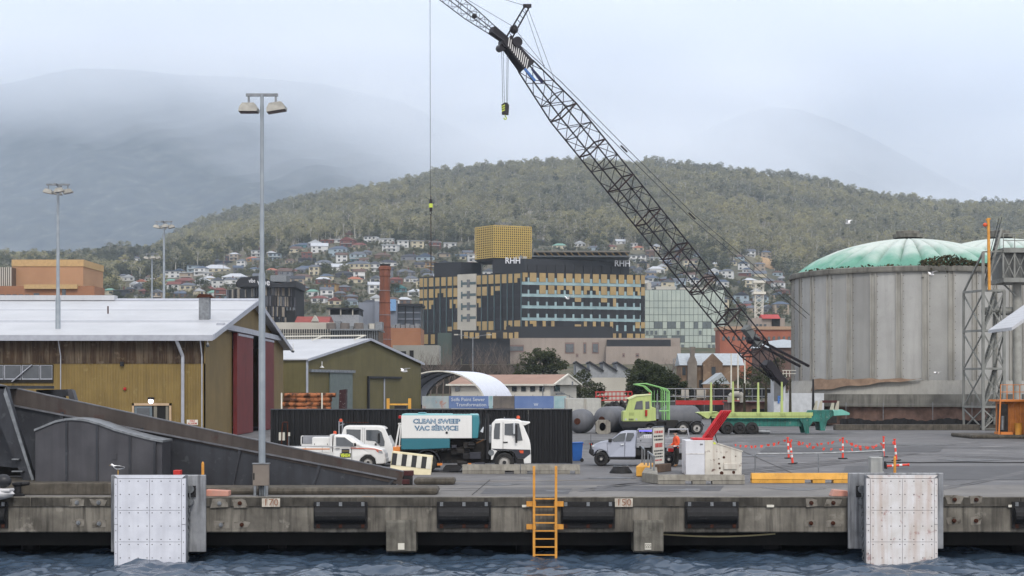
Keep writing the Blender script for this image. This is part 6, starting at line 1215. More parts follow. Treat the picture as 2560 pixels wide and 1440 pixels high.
# crane carrier, mostly behind the silo
B().box(PX(1938, 166), PX(2060, 166), 166, 171, .9, 3.4).to('superstructure', mat('crane_white', lin(196, 200, 204), .5), cr, world=True); B().box(PX(1932, 165.5), PX(1962, 165.5), 165, 167, 1.2, PZ(942, 165)).to('operator_cab', MATS['crane_white'], cr, world=True, bevel=.08); B().box(PX(1935, 165), PX(1958, 165), 164.94, 165, 2.6, PZ(948, 165)).to('cab_window', m_glass, cr, world=True); B().box(PX(1930, 168), PX(2080, 168), 165.5, 171.5, .3, 1.0).to('track_base', m_chas, cr, world=True)
text('lettering', 'P', 1.0, m_craneb, Tr(P(1950, 1000, 164.9)), cr, bold=.05)
for px in (1958, 1966, 1974): B().cyl(P(px, 942, 165), P(px, 926, 165), .035, n=5).to('rail_post', m_clean, cr, world=True)
for py in (926, 934): B().tube([P(1956, py, 165), P(1990, py, 165)], .035, 5).to('handrail', m_clean, cr, world=True)
# ------------------------------------------------------------------ town buildings
m_char = mat('charcoal_cladding', lin(50, 52, 58), .6, col2=lin(44, 46, 52), scale=.1); m_charp = mat('charcoal_panel', lin(40, 41, 47), .6, col2=lin(34, 35, 40), scale=.3)
m_gold = mat('gold_panel', lin(178, 154, 104), .55, col2=lin(160, 138, 90), scale=.25, rand=((.9, .9, .92), (1, 1, 1), (1.05, 1.02, .94))); m_goldm = mat('gold_mesh', lin(200, 172, 86), .5, .1)
m_cyan = mat('pale_cyan_glass', lin(150, 178, 182), .25, 0, col2=lin(120, 150, 156), scale=.3, spec=.6); m_cyand = mat('teal_glass', lin(66, 96, 100), .15, col2=lin(50, 78, 84), scale=.3, spec=.6)
m_podium = mat('beige_podium', lin(168, 156, 146), .75, col2=lin(154, 143, 134), scale=.12, streak=lin(140, 130, 122), sfac=.3, sscale=.4); m_stonew = mat('pale_render', lin(186, 182, 172), .75, col2=lin(170, 166, 156), scale=.15)
FA, FB, FC = Vector((3.1, 571, 0)), Vector((48.4, 585, 0)), Vector((-34.5, 597, 0))
hp_ = thing('hospital', 'black and gold panelled hospital block lettered RHH', 'hospital', (5, 585, 12))
def prz(poly_, z0, z1, name, m, par=None): return B().prism(poly_, z0, z1, 'z').to(name, m, par or hp_, world=True)
ZT, ZB = 45.4, 20.8
prz([(FA.x, FA.y), (FB.x, FB.y), (FB.x - 9, FB.y + 30), (FC.x + 3, FC.y + 24), (FC.x, FC.y)], 10, ZT, 'body', m_char)
def on(Pa, Pb, px):
    k = (px - 1280) / FOC; dx, dy = Pb.x - Pa.x, Pb.y - Pa.y; return (k * Pa.y - Pa.x) / (dx - k * dy)
def face(Pa, Pb):
    u = (Pb - Pa); L_ = u.length; u.normalize(); n = Vector((u.y, -u.x, 0)); n = n if n.y < 0 else -n
    return u, n, L_
def slab(Pa, Pb, s0, s1, z0, z1, t0, t1, name, m, par):
    u, n, L_ = face(Pa, Pb); a, c = Pa + u * (L_ * s0), Pa + u * (L_ * s1); b = B(); vs = []
    for z in (z0, z1): vs += [(a + n * t0) + Vector((0, 0, z)), (c + n * t0) + Vector((0, 0, z)), (c + n * t1) + Vector((0, 0, z)), (a + n * t1) + Vector((0, 0, z))]
    b.add(vs, [(3, 2, 1, 0), (4, 5, 6, 7), (0, 1, 5, 4), (1, 2, 6, 5), (2, 3, 7, 6), (3, 0, 4, 7)]); return b.to(name, m, par, world=True)
zpx = lambda Y, d=571: PZ(540 + Y / 3.556, d)
cols = [(1088, 1132), (1152, 1210), (1238, 1293), (1315, 1370), (1395, 1452), (1475, 1530), (1552, 1607), (1632, 1685), (1712, 1765), (1785, 1838), (1865, 1918), (1942, 1990), (2015, 2068), (2090, 2130), (2140, 2174)]
rowz = [(503, 582), (612, 688), (718, 792), (826, 900), (930, 985), (1035, 1078)]
RT = ['NGGGGGGGGGGGGGG', 'DDGGNnGNnGGGGnG', 'DDDDDDTDDTRDDDD', 'DDDDDDDDDDDDDDD', 'RnRRD-BLLLLDDGG', '----------RLGGG']
def panel(Pa, Pb, s0, s1, z0, z1, code):
    sm, zm = (s0 + s1) / 2, (z0 + z1) / 2
    if code == '-': return
    q = {'G': [(s0, s1, z0, z1)], 'N': [(s0, s1, zm, z1), (s0, sm, z0, zm)], 'n': [(s0, s1, zm, z1), (sm, s1, z0, zm)], 'T': [(s0, s1, zm, z1)], 'B': [(s0, s1, z0, zm)], 'R': [(sm, s1, z0, z1)], 'L': [(s0, sm, z0, z1)], 'D': []}[code]
    slab(Pa, Pb, s0, s1, z0, z1, -.05, .22, 'panel', m_charp, hp_)
    for a, c, e, f in q: slab(Pa, Pb, a, c, e, f, .22, .34, 'panel', m_gold, hp_)
for r, (Y0, Y1) in enumerate(rowz):
    z1, z0 = zpx(Y0), zpx(Y1)
    for c, (X0, X1) in enumerate(cols):
        panel(FA, FB, on(FA, FB, 1000 + X0 / 3.556), on(FA, FB, 1000 + X1 / 3.556), z0, z1, RT[r][c])
        if c and r < 5 and not (r == 4 and c < 11):
            s1 = on(FA, FB, 1000 + X0 / 3.556); s0 = on(FA, FB, 1000 + cols[c - 1][1] / 3.556); w = s1 - s0
            slab(FA, FB, s0 + w * .12, s1 - w * .12, z0 - 1.15, z0 + (z1 - z0) * .45, .0, .12, 'glass_fin', m_cyan, hp_)
    if r < 4: slab(FA, FB, 0.005, .97, z0 - 1.1, z0 - .02, .0, .1, 'glass_band', m_cyan, hp_)
LT = [(178, 208, 'GGGDDG'), (217, 245, 'GGGDDL'), (262, 300, 'GGNDDD'), (318, 354, 'GNDDDL'), (372, 410, 'GnDDDG'), (428, 465, 'GGRDBG'), (480, 520, 'GGnDGG'), (686, 722, 'GGnDnG'), (735, 776, 'GGDDGG'), (792, 834, 'GRDDGG'), (850, 892, 'GTDD-B'), (910, 950, 'GDDDRR'), (968, 1002, 'GDDDn-'), (1020, 1072, 'NDDDG-')]
u_, n_, Lf = face(FC, FA)
for X0, X1, codes in LT:
    s0, s1 = on(FC, FA, 1000 + X0 / 3.556), on(FC, FA, 1000 + X1 / 3.556)
    for r in range(6): panel(FC, FA, s0, s1, 45.4 - 3.7 - 4.18 * r, 45.4 - .5 - 4.18 * r, codes[r])
    w = (s1 - s0); slab(FC, FA, s1 + w * .06, s1 + w * .2, 21, 45, 0, .3, 'glass_fin', m_cyand, hp_)
sa, sb = on(FC, FA, 1146), on(FC, FA, 1192)
slab(FC, FA, sa, sb, 22, 45.6, .05, .6, 'stair_bay', m_stonew, hp_)
for r in range(4):
    z = 45.4 - 3.6 - 4.18 * r; slab(FC, FA, sa + (sb - sa) * .2, sb, z - .1, z + .9, .6, .66, 'window', m_cyand, hp_); slab(FC, FA, sa + (sb - sa) * .52, sa + (sb - sa) * .68, z - 1, z + 1.8, .6, .72, 'window', m_glass, hp_); slab(FC, FA, sa + (sb - sa) * .2, sa + (sb - sa) * .28, z - .9, z + 1.6, .6, .7, 'window', m_cyand, hp_)
# plant level and roof things
prz([(PX(1231, 574), 577), (FA.x + 1.5, 572.6), (PX(1574, 584), 585), (PX(1574, 584), 605), (PX(1231, 574), 605)], ZT, PZ(646, 572), 'plant_room', m_char); prz([(PX(1085, 592), 592), (PX(1152, 588), 588), (PX(1202, 590), 592), (PX(1202, 590), 612), (PX(1085, 592), 612)], ZT, PZ(656, 590), 'plant_room', m_char)
for k in range(11): slab(FA, FB, .06 + k * .075, .06 + k * .075 + .068, PZ(680, 572), PZ(660, 572), -1.1, -.8, 'louvre', m_charp, hp_)
gb = [Vector((PX(1188, 585), 585, 0)), Vector((PX(1234, 576), 576, 0)), Vector((PX(1328, 582), 582, 0))]; z0, z1 = PZ(644, 578), PZ(565, 578)
prz([(gb[0].x + .4, gb[0].y + .3), (gb[1].x, gb[1].y + .5), (gb[2].x - .4, gb[2].y + .3), (gb[2].x - 3, gb[2].y + 12), (gb[0].x + 3, gb[0].y + 14)], z0 - 1, z1 - .3, 'lift_core', mat('dark_gold_core', lin(48, 40, 22), .7))
for Pa, Pb, nc in ((gb[0], gb[1], 10), (gb[1], gb[2], 19)):
    b = B(); u, n, L_ = face(Pa, Pb)
    for k in range(nc + 1): p = Pa + u * (L_ * k / nc); b.bar(p + Vector((0, 0, z0)), p + Vector((0, 0, z1)), .3, .2, n)
    for k in range(15): z = z0 + (z1 - z0) * k / 14; b.bar(Pa + n * .02 + Vector((0, 0, z)), Pb + n * .02 + Vector((0, 0, z)), .2, .3)
    stuff(b.to('perforated_screen', m_goldm, hp_, world=True))
b = B(); [b.cyl((PX(1238 + 3 * k, 580), 582, z1 - .5), (PX(1238 + 3 * k, 580), 582, PZ(554, 580)), .12, n=6) for k in range(14)]; stuff(b.to('roof_vents', m_galv, hp_, world=True))
B().box(PX(1335, 578), PX(1571, 582), 574, 596, PZ(633, 578), PZ(629, 578)).to('helipad', mat('helipad_grey', lin(124, 120, 112), .7), hp_, world=True)
for k in range(14): x = PX(1340 + 17 * k, 578); B().bar((x, 574.4, PZ(633, 578)), (x + 1.2, 574.4, PZ(641, 578)), .3).to('helipad_strut', mat('ochre_steel', lin(140, 112, 46), .6), hp_, world=True)
B().box(PX(1330, 578), PX(1575, 580), 576, 594, PZ(643, 578), PZ(640, 578)).to('helipad_beam', m_galv, hp_, world=True)
for k in range(7): x = PX(1242 + 11 * k + R.uniform(-2, 2), 576); h = R.uniform(.7, 1.6); B().box(x, x + R.uniform(1, 2), 580, 583, PZ(646, 576), PZ(646, 576) + h).to('roof_unit', m_galv if k % 2 else m_stonew, hp_, world=True)
m_rhh = mat('sign_white', lin(214, 216, 222), .5)
ang = math.atan2(FB.y - FA.y, FB.x - FA.x); angL = math.atan2(FA.y - FC.y, FA.x - FC.x)
text('lettering', 'RHH', 3.0, m_rhh, Tr(P(1282, 652, 571.3)), hp_, bold=.06, squash=.9); text('lettering', 'RHH', 3.2, m_rhh, Tr(P(1556, 659, 581.5)) @ Rz(ang), hp_, bold=.06, squash=.95)
# podium
pd = thing('hospital_podium', 'beige stone hospital podium with black screen wall on top', 'building', (PX(1450, 556), 556, 10)); 
def bx(px0, px1, py0, py1, d, dep, name, m, par, z0=None): return B().box(PX(px0, d), PX(px1, d), d, d + dep, PZ(py1, d) if z0 is None else z0, PZ(py0, d)).to(name, m, par, world=True)
bx(1265, 1531, 816, 849, 560, 8, 'screen_wall', m_char, pd); bx(1235, 1700, 845, 925, 558, 12, 'wall', m_podium, pd, 8); bx(1518, 1677, 849, 866, 555, 5, 'screen_wall', m_char, pd); bx(1515, 1702, 866, 925, 554, 4, 'wall', m_podium, pd, 8); bx(1200, 1240, 848, 925, 562, 6, 'wall', m_stonew, pd, 8)
m_pinkp = mat('dusky_panel', lin(142, 118, 112), .7)
for a, c, y0, y1 in ((1412, 1436, 856, 884), (1458, 1466, 856, 884), (1480, 1497, 856, 884), (1556, 1562, 883, 893), (1589, 1598, 883, 893), (1440, 1446, 884, 893), (1235, 1310, 862, 880)): o = bx(a, c, y0, y1, 557.9 if a < 1510 else 553.9, .3, 'window', m_pinkp, pd); bx(a + 2, c - 2, y0 + 4, y1 - 3, 557.8 if a < 1510 else 553.8, .1, 'pane', m_glass, o)
wg = thing('hospital_wing', 'low gold and dark panelled wing beside the brick chimney', 'building', (PX(1052, 545), 545, 10)); bx(1008, 1094, 832, 900, 545, 10, 'wall', m_charp, wg, 8)
for k, px in enumerate((1009, 1022, 1036, 1046, 1060, 1077)):
    bx(px, px + 10, 836, 848, 544.8, .2, 'panel', m_gold, wg); 
    if k not in (2, 3): bx(px, px + 10, 848, 860, 544.8, .2, 'panel', m_gold, wg)
bx(1094, 1132, 832, 905, 546, 8, 'stair_drum', mat('green_grey_glass', lin(88, 104, 98), .4), wg, 8); bx(1130, 1150, 824, 905, 545, 8, 'dark_tower', m_charp, wg, 8)
for k in range(10): bx(1160 + 14 * k, 1170 + 14 * k, 830 + (k % 3), 846, 553 - k * .2, .3, 'panel', m_gold if k not in (3, 6) else m_charp, wg)
bx(1155, 1275, 826, 862, 554, 6, 'wall', m_char, wg, 8)
# glass tower
gt = thing('glass_tower', 'pale green glass office tower beside the gold panelled hospital', 'building', (PX(1712, 640), 640, 12)); bx(1612, 1812, 724, 920, 640, 25, 'body', mat('grey_green_core', lin(120, 130, 126), .6), gt, 10)
m_gp = mat('pale_glass_panel', lin(178, 188, 178), .3, col2=lin(164, 176, 168), scale=.15, rand=((.93, .94, .95), (1, 1, 1), (1.04, 1.04, 1.02)), spec=.5); m_gpd = mat('grey_window', lin(98, 110, 112), .2, spec=.6)
nx, ny = 18, 10; pw, ph = 199 / nx, 17.3; pm = None
for j in range(ny):
    for i in range(nx):
        px, py = 1612.5 + i * pw, 725 + j * ph + (10 if j else 0); h = ph + (10 if j == 0 else 0)
        dk = j in (4, 5, 6, 7, 8) and R.random() < (.45 if j in (4, 6) else .22)
        bx(px + .5, px + pw - .5, py + .6, py + h - .6, 639.8, .25, 'panel', m_gpd if dk and j % 2 == 0 else m_gp, gt)
        if dk and j % 2: bx(px + 2, px + pw - 2, py + 5, py + h - 2, 639.7, .1, 'window', m_gpd, gt)
for a, c, y in ((1618, 1628, 706), (1640, 1690, 716), (1700, 1770, 719)): bx(a, c, y, 724, 645, 8, 'roof_unit', m_stonew, gt)
# hotel
ht = thing('hotel', 'dark slatted hotel with butterfly roof lettered vibe', 'hotel', (PX(650, 480), 480, 8)); Ha, Hb, Hc = Vector((PX(566, 500), 500, 0)), Vector((PX(672, 478), 478, 0)), Vector((PX(738, 484), 484, 0))
B().prism([(Ha.x, Ha.y), (Hb.x, Hb.y), (Hc.x, Hc.y), (Hc.x, 505), (Ha.x, 515)], 8, PZ(716, 482), 'z').to('body', m_charp, ht, world=True)
m_slat = [mat('beige_slat', lin(158, 148, 134), .6), mat('grey_slat', lin(100, 100, 106), .6), m_glass, mat('brown_slat', lin(74, 70, 70), .6)]
for Pa, Pb, n in ((Ha, Hb, 26), (Hb, Hc, 17)):
    for fl_ in range(4):
        zt_ = PZ(716 + 26 * fl_, 482); zb_ = PZ(740 + 26 * fl_, 482); s = .01
        while s < .97:
            w = R.choice((.02, .03, .045)) * 26 / n * .8
            if R.random() < .68: slab(Pa, Pb, s, min(s + w, .99), zb_, zt_, 0, R.uniform(.15, .4), 'slat', m_slat[R.choice((0, 0, 1, 2, 3))], ht)
            s += w + .012
for poly_, m in (([(PX(590, 478), PZ(706, 478)), (PX(602, 478), PZ(694, 478)), (PX(650, 478), PZ(690, 478)), (PX(672, 478), PZ(700, 478)), (PX(672, 478), PZ(717, 478)), (PX(592, 478), PZ(717, 478))], m_char), ([(PX(672, 478), PZ(700, 478)), (PX(696, 478), PZ(710, 478)), (PX(740, 478), PZ(702, 478)), (PX(740, 478), PZ(718, 478)), (PX(672, 478), PZ(718, 478))], m_char)): B().prism(poly_, 477.5, 500, 'y').to('roof', m, ht, world=True)
text('lettering', 'vibe', 1.7, m_rhh, Tr(P(630, 702, 477.3)), ht, bold=.03, squash=.7); text('lettering', 'vibe', 2.9, m_rhh, Tr(P(659, 706, 477.2)), ht, bold=.04, squash=.8); bx(676, 716, 688, 704, 490, 8, 'roof_unit', m_galv, ht); bx(716, 738, 776, 806, 476, 2, 'entry', m_inside, ht)
# theatre
th = thing('theatre', 'tan brick theatre with tall stage house', 'theatre', (PX(110, 400), 400, 5)); m_tan = mat('tan_brick', lin(186, 146, 108), .8, col2=lin(172, 132, 96), scale=.12); m_tanu = mat('tan_band', lin(196, 164, 112), .8); m_tanl = mat('orange_brick', lin(170, 122, 88), .8, col2=lin(152, 106, 76), scale=.15, wave=('Z', .6, .4))
bx(30, 208, 665, 800, 410, 20, 'stage_house', m_tan, th, 5); bx(29, 209, 649, 666, 409.8, 20.4, 'parapet', m_tanu, th); bx(-60, 236, 715, 800, 398, 10, 'wall', m_tanl, th, 5); bx(60, 192, 711, 722, 397, 4, 'canopy', m_tanu, th); bx(-60, 28, 668, 720, 406, 8, 'fin_wall', m_glass, th)
for k in range(8): bx(-10 + 5 * k, -7.4 + 5 * k, 668, 718, 405.6, .5, 'fin', m_stonew, th)
for k in range(5): bx(0 + 15.5 * k, 11 + 15.5 * k, 736, 753, 397.8, .3, 'window', m_glass, th)
bx(84, 98, 733, 742, 397.8, .3, 'window', m_glass, th); bx(155, 164, 722, 743, 397.8, .3, 'window', m_glass, th)
# chimney
ch = thing('brick_chimney', 'tall tapered brick chimney with iron bands', 'chimney', (PX(962, 380), 380, 3)); m_chim = mat('chimney_brick', lin(150, 92, 66), .85, col2=lin(122, 76, 58), scale=.35, streak=lin(92, 66, 56), sfac=.6, sscale=.5, wave=('Z', .8, .4)); H = PZ(660, 380) - 3
B().lathe([(1.75, 0), (1.35, H * .55), (1.18, H * .9), (1.3, H * .905), (1.3, H * .95), (1.5, H * .955), (1.5, H * .975), (1.22, H * .98), (1.18, H), (.9, H)], 8).to('stack', m_chim, ch)
for k in range(7): z = H * (.22 + .095 * k); r_ = 1.78 - .43 * z / H * 1.05 + .0; B().lathe([(r_, z), (r_ + .03, z), (r_ + .03, z + .12), (r_, z + .12)], 8).to('iron_band', m_rust if k % 2 else m_galv, ch)
B().lathe([(1.24, H * .985), (1.26, H * 1.0), (.9, H * 1.0)], 8).to('cap', m_dark, ch)
# middle grey blocks
def simple(name, label, cat, px, d): return thing(name, label, cat, (PX(px, d), d, 3))
t = simple('concrete_block', 'grey concrete office block with pale blue painted panel behind the chimney', 'building', 940, 520); m_gc = mat('grey_concrete_wall', lin(136, 142, 154), .8, col2=lin(122, 128, 140), scale=.1, streak=lin(108, 112, 122), sfac=.4, sscale=.4); bx(896, 992, 756, 870, 520, 15, 'wall', m_gc, t, 8); bx(936, 962, 753, 840, 519, 4, 'core', m_gc, t, 8); bx(972, 990, 748, 777, 518.8, .4, 'blue_panel', mat('sky_blue_paint', lin(122, 164, 206), .7), t)
t = simple('parking_garage', 'grey parking garage with open dark upper deck', 'building', 850, 500)
bx(820, 897, 787, 840, 500, 15, 'wall', mat('pale_grey_wall', lin(160, 164, 170), .8), t, 8); bx(822, 897, 772, 787, 501, 14, 'opening', m_inside, t); bx(818, 897, 769, 773, 499, 16, 'roof', m_charp, t)
for px in (822, 850, 880): bx(px, px + 3, 772, 788, 499.5, .5, 'column', m_stonew, t)
t = simple('glazed_block', 'grey glazed block with flat overhanging roof beside the hospital', 'building', 1010, 525); bx(994, 1052, 764, 870, 525, 15, 'wall', mat('dull_glass_wall', lin(84, 92, 104), .3, col2=lin(66, 74, 84), scale=.2), t, 8); bx(990, 1056, 759, 765, 523, 18, 'roof', m_charp, t)
for py in (780, 796, 812): bx(994, 1052, py, py + 3, 524.6, .5, 'floor_band', m_gc, t)
for px in (1012, 1032): bx(px, px + 3, 765, 830, 524.5, .6, 'mullion', m_charp, t)
t = simple('mullioned_building', 'long low building with white mullioned glass front and rooftop plant', 'building', 820, 330); bx(690, 946, 823, 900, 330, 12, 'wall', mat('dark_glass_wall', lin(52, 60, 66), .2, col2=lin(92, 86, 84), scale=.12), t, 3); bx(676, 826, 806, 823, 334, 10, 'upper_wall', m_stonew, t); bx(826, 948, 822, 826, 329, 14, 'parapet', m_galv, t)
for k in range(44): bx(690 + 5.85 * k, 691.3 + 5.85 * k, 822, 880, 329.7, .25, 'mullion', m_stonew if k < 24 else m_galv, t)
for py in (834, 846): bx(690, 824, py, py + 1.3, 329.75, .2, 'transom', m_stonew, t)
for px in (828, 862, 897): B().cyl((PX(px, 334), 334, PZ(823, 334)), (PX(px, 334), 334, PZ(808, 334)), 1.0, n=16).to('cooling_tower', mat('cooler_brown', lin(122, 114, 108), .7), t, world=True)
for k in range(10): px = 785 + 17 * k; bx(px, px + R.uniform(9, 20), 822 - R.uniform(6, 22), 824, 338, 4, 'roof_duct', m_galv if k % 2 else m_stonew, t)
t = simple('red_roof_hall', 'long red tiled roof with small white gable finial behind the hotel', 'building', 780, 470); m_rtile = mat('red_tile', lin(164, 84, 76), .8, col2=lin(140, 68, 62), scale=.3); B().prism([(470, PZ(806, 470)), (476, PZ(789, 470)), (486, PZ(806, 470))], PX(736, 470), PX(822, 470), 'x').to('roof', m_rtile, t, world=True); bx(736, 822, 806, 850, 471, 14, 'wall', m_podium, t, 6); B().prism([(PX(778, 469.5), PZ(804, 470)), (PX(796, 469.5), PZ(804, 470)), (PX(787, 469.5), PZ(788, 470))], 469, 473, 'y').to('gable', m_stonew, t, world=True)
t = simple('brick_annex', 'orange brick annex behind the chimney with silver ducts on top', 'building', 1010, 400); bx(976, 1052, 820, 900, 400, 15, 'wall', m_tanl, t, 3); [bx(978 + 12 * k, 988 + 12 * k, 812 - (k % 2) * 3, 820, 402, 3, 'roof_duct', m_galv, t) for k in range(6)]; bx(978, 1050, 884, 930, 398, 2, 'lower_wall', m_stonew, t, 3)
t = simple('pale_rendered_block', 'pale grey rendered block with dark openings below the gold wing', 'building', 1040, 350); bx(982, 1097, 863, 940, 350, 10, 'wall', mat('pale_grey_render', lin(160, 160, 154), .8, col2=lin(146, 146, 140), scale=.2), t, 2); [bx(a, c, y0, y1, 349.8, .3, 'opening', m_inside, t) for a, c, y0, y1 in ((1002, 1015, 878, 890), (1024, 1034, 876, 905))]
# sawtooth roofs
t = simple('sawtooth_shed', 'white and grey sawtooth roofed shed behind the large dark tree', 'shed', 1520, 300)
for k in range(4): x = 1440 + 34 * k; B().prism([(PX(x, 300), PZ(960, 300)), (PX(x, 300), PZ(906 + k * .5, 300)), (PX(x + 34, 300), PZ(927, 300)), (PX(x + 34, 300), PZ(960, 300))], 300, 312, 'y').to('bay', mat('sawtooth_wall', lin(156, 160, 164), .7), t, world=True); B().prism([(PX(x - 3, 300), PZ(906 + k * .5, 300)), (PX(x, 300), PZ(902 + k * .5, 300)), (PX(x + 36, 300), PZ(926, 300)), (PX(x + 34, 300), PZ(930, 300))], 299.5, 312.5, 'y').to('roof', m_char, t, world=True)
bx(1478, 1576, 944, 1000, 290, 8, 'lower_wall', m_stonew, t, 0)
# stone house
t = simple('stone_church', 'old sandstone church with pale iron roof and broad chimney', 'church', 1775, 300); m_stn = mat('sandstone', lin(150, 126, 102), .85, col2=lin(112, 92, 76), scale=.4, streak=lin(92, 76, 64), sfac=.6, sscale=.6, spots=lin(178, 160, 134), pfac=.5, pscale=.6); d = 300
bx(1702, 1850, 912, 1000, d + 1, 8, 'wall', m_stn, t, 0); B().prism([(d + .6, PZ(913, d)), (d + 5, PZ(882, d)), (d + 9.4, PZ(913, d))], PX(1700, d), PX(1862, d), 'x').to('roof', mat('pale_blue_roof', lin(172, 180, 186), .6), t, world=True)
B().prism([(PX(1757, d), 0), (PX(1806, d), 0), (PX(1806, d), PZ(908, d)), (PX(1798, d), PZ(900, d)), (PX(1782, d), PZ(884, d)), (PX(1766, d), PZ(900, d)), (PX(1757, d), PZ(908, d))], d - .5, d + 2, 'y').to('gable', m_stn, t, world=True); B().prism([(PX(1718, d), 0), (PX(1742, d), 0), (PX(1742, d), PZ(905, d)), (PX(1736, d), PZ(890, d)), (PX(1738, d), PZ(867, d)), (PX(1726, d), PZ(867, d)), (PX(1727, d), PZ(890, d)), (PX(1720, d), PZ(905, d))], d - .4, d + 1.5, 'y').to('chimney', mat('grey_stone', lin(140, 132, 122), .85, col2=lin(116, 108, 100), scale=.5), t, world=True)
for a, c, y0, y1 in ((1779, 1789, 917, 937), (1706, 1714, 918, 938), (1748, 1756, 950, 968)): o = bx(a, c, y0, y1, d - .6 if a > 1750 else d + .9, .2, 'window', m_glass, t)
B().prism([(PX(1762, 290), PZ(960, 290)), (PX(1800, 290), PZ(932, 290)), (PX(1822, 290), PZ(960, 290))], 288, 296, 'y').to('porch_roof', MATS['pale_blue_roof'], t, world=True)
for px, y0, lab in ((1828, 884, 'nearest the church'), (1845, 881, 'between the two other poles'), (1862, 893, 'beside the crane boom')): tag(B().cyl((PX(px, 262), 262, 0), (PX(px, 262), 262, PZ(y0, 262)), .14, .1, 10).to('flagpole', m_clean), 'bare white flagpole ' + lab, 'flagpole')
# brick buildings at right
t = simple('brick_college', 'orange brick building with arched windows under the crane boom', 'building', 1880, 430); m_obr = mat('orange_red_brick', lin(172, 108, 84), .85, col2=lin(152, 92, 72), scale=.2); bx(1800, 1985, 822, 900, 430, 10, 'wall', m_obr, t, 5); bx(1798, 1985, 816, 824, 429.5, 11, 'parapet', mat('pale_cornice', lin(178, 150, 126), .8), t)
for k in range(14): px = 1806 + 12.6 * k; b = B(); b.prism([(PX(px, 429.8), PZ(851, 430)), (PX(px + 6, 429.8), PZ(851, 430)), (PX(px + 6, 429.8), PZ(843, 430)), (PX(px + 3, 429.8), PZ(840, 430)), (PX(px, 429.8), PZ(843, 430))], 429.8, 430, 'y'); b.to('window', m_glass, t, world=True)
t = simple('red_roof_house', 'dark building with bright red roof and pale gable beside the lattice mast', 'building', 1925, 460); bx(1880, 1962, 795, 826, 460, 8, 'wall', m_podium, t, 8); bx(1930, 1950, 796, 826, 459.6, .6, 'dark_bay', m_inside, t); B().prism([(459, PZ(797, 460)), (463, PZ(785, 460)), (468, PZ(797, 460))], PX(1905, 460), PX(1950, 460), 'x').to('roof', mat('bright_red_roof', lin(186, 62, 58), .6), t, world=True); [bx(a, a + 6, 810, 820, 459.7, .2, 'window', m_glass, t) for a in (1890, 1899, 1910)]
t = simple('lattice_mast', 'white lattice radio mast behind the red roofed building', 'mast', 1897, 470); zb_, zt_ = PZ(800, 470), PZ(702, 470); cxm = PX(1897, 470)
B().box(cxm - 1.6, cxm + 1.6, 468.4, 471.6, 4, zb_).to('base', m_podium, t, world=True)
for i in (-1, 1):
    for j in (-1, 1): B().bar((cxm + i * 1.0, 470 + j * 1.0, zb_), (cxm + i * 1.3, 470 + j * 1.3, zt_), .2).to('leg', m_clean, t, world=True)
for k in range(8):
    z0 = zb_ + (zt_ - zb_) * k / 8; z1 = zb_ + (zt_ - zb_) * (k + 1) / 8
    for e in (-1, 1): B().bar((cxm - 1.1, 470 + e * 1.1, z0), (cxm + 1.1, 470 + e * 1.1, z1), .12).to('brace', m_clean, t, world=True); B().bar((cxm + 1.1, 470 + e * 1.1, z0), (cxm - 1.1, 470 + e * 1.1, z1), .12).to('brace', m_clean, t, world=True)
for py in (702, 730): B().box(cxm - 1.8, cxm + 1.8, 468.2, 471.8, PZ(py + 6, 470), PZ(py, 470)).to('collar', m_clean, t, world=True)
# low red-brown roof and rotunda by silo
t = simple('rotunda', 'pale round roofed building beside the silo edge', 'building', 1950, 350); B().lathe([(7.5, PZ(870, 350)), (6.5, PZ(862, 350)), (3.5, PZ(852, 350)), (0, PZ(847, 350))], 24, (PX(1965, 350), 354, 0)).to('roof', MATS['pale_blue_roof'], t, world=True, smooth=True); B().lathe([(6.8, 0), (6.8, PZ(868, 350))], 24, (PX(1965, 350), 354, 0)).to('wall', mat('dusky_wall', lin(120, 96, 88), .8), t, world=True)
# white two-storey office
d = 240; t = thing('white_office', 'white two storey office with brown hip roof behind the banner', 'building', (PX(1375, d), d, 0), rad(0)); x0, x1 = PX(1132, d + 12), PX(1375, d); m_wr = mat('white_render', lin(206, 202, 192), .7, col2=lin(190, 186, 176), scale=.3); ez = PZ(962, d)
B().prism([(x0, d + 6), (x1, d), (PX(1441, 252), 252), (PX(1441, 252) - (x1 - x0), 258)], 0, ez, 'z').to('wall', m_wr, t, world=True)
rA, rB, rC, rD = Vector((x0 - .8, d + 5.4, ez)), Vector((x1 + .6, d - .8, ez)), Vector((PX(1441, 252) + .8, 252, ez)), Vector((PX(1441, 252) - (x1 - x0), 259, ez)); mid = (rB + rC) / 2; mid.z = PZ(936, 246); midl = (rA + rD) / 2; midl.z = mid.z; m_br = mat('brown_roof', lin(166, 134, 116), .7, col2=lin(150, 120, 104), scale=.3)
b = B(); b.quad(rA, rB, mid, midl); b.quad(rC, rD, midl, mid); b.to('roof', m_br, t, world=True); b = B(); b.quad(rB, rC, mid); b.to('gable', m_wr, t, world=True); b = B(); b.bar(rB, mid, .25); b.bar(mid, rC, .25); b.bar(rA, rB, .25); b.to('fascia', m_clean, t, world=True)
def onw(px): k = (px - 1280) / FOC; a = Vector((x0, d + 6, 0)); c = Vector((x1, d, 0)); s = (k * a.y - a.x) / ((c.x - a.x) - k * (c.y - a.y)); return a.lerp(c, s)
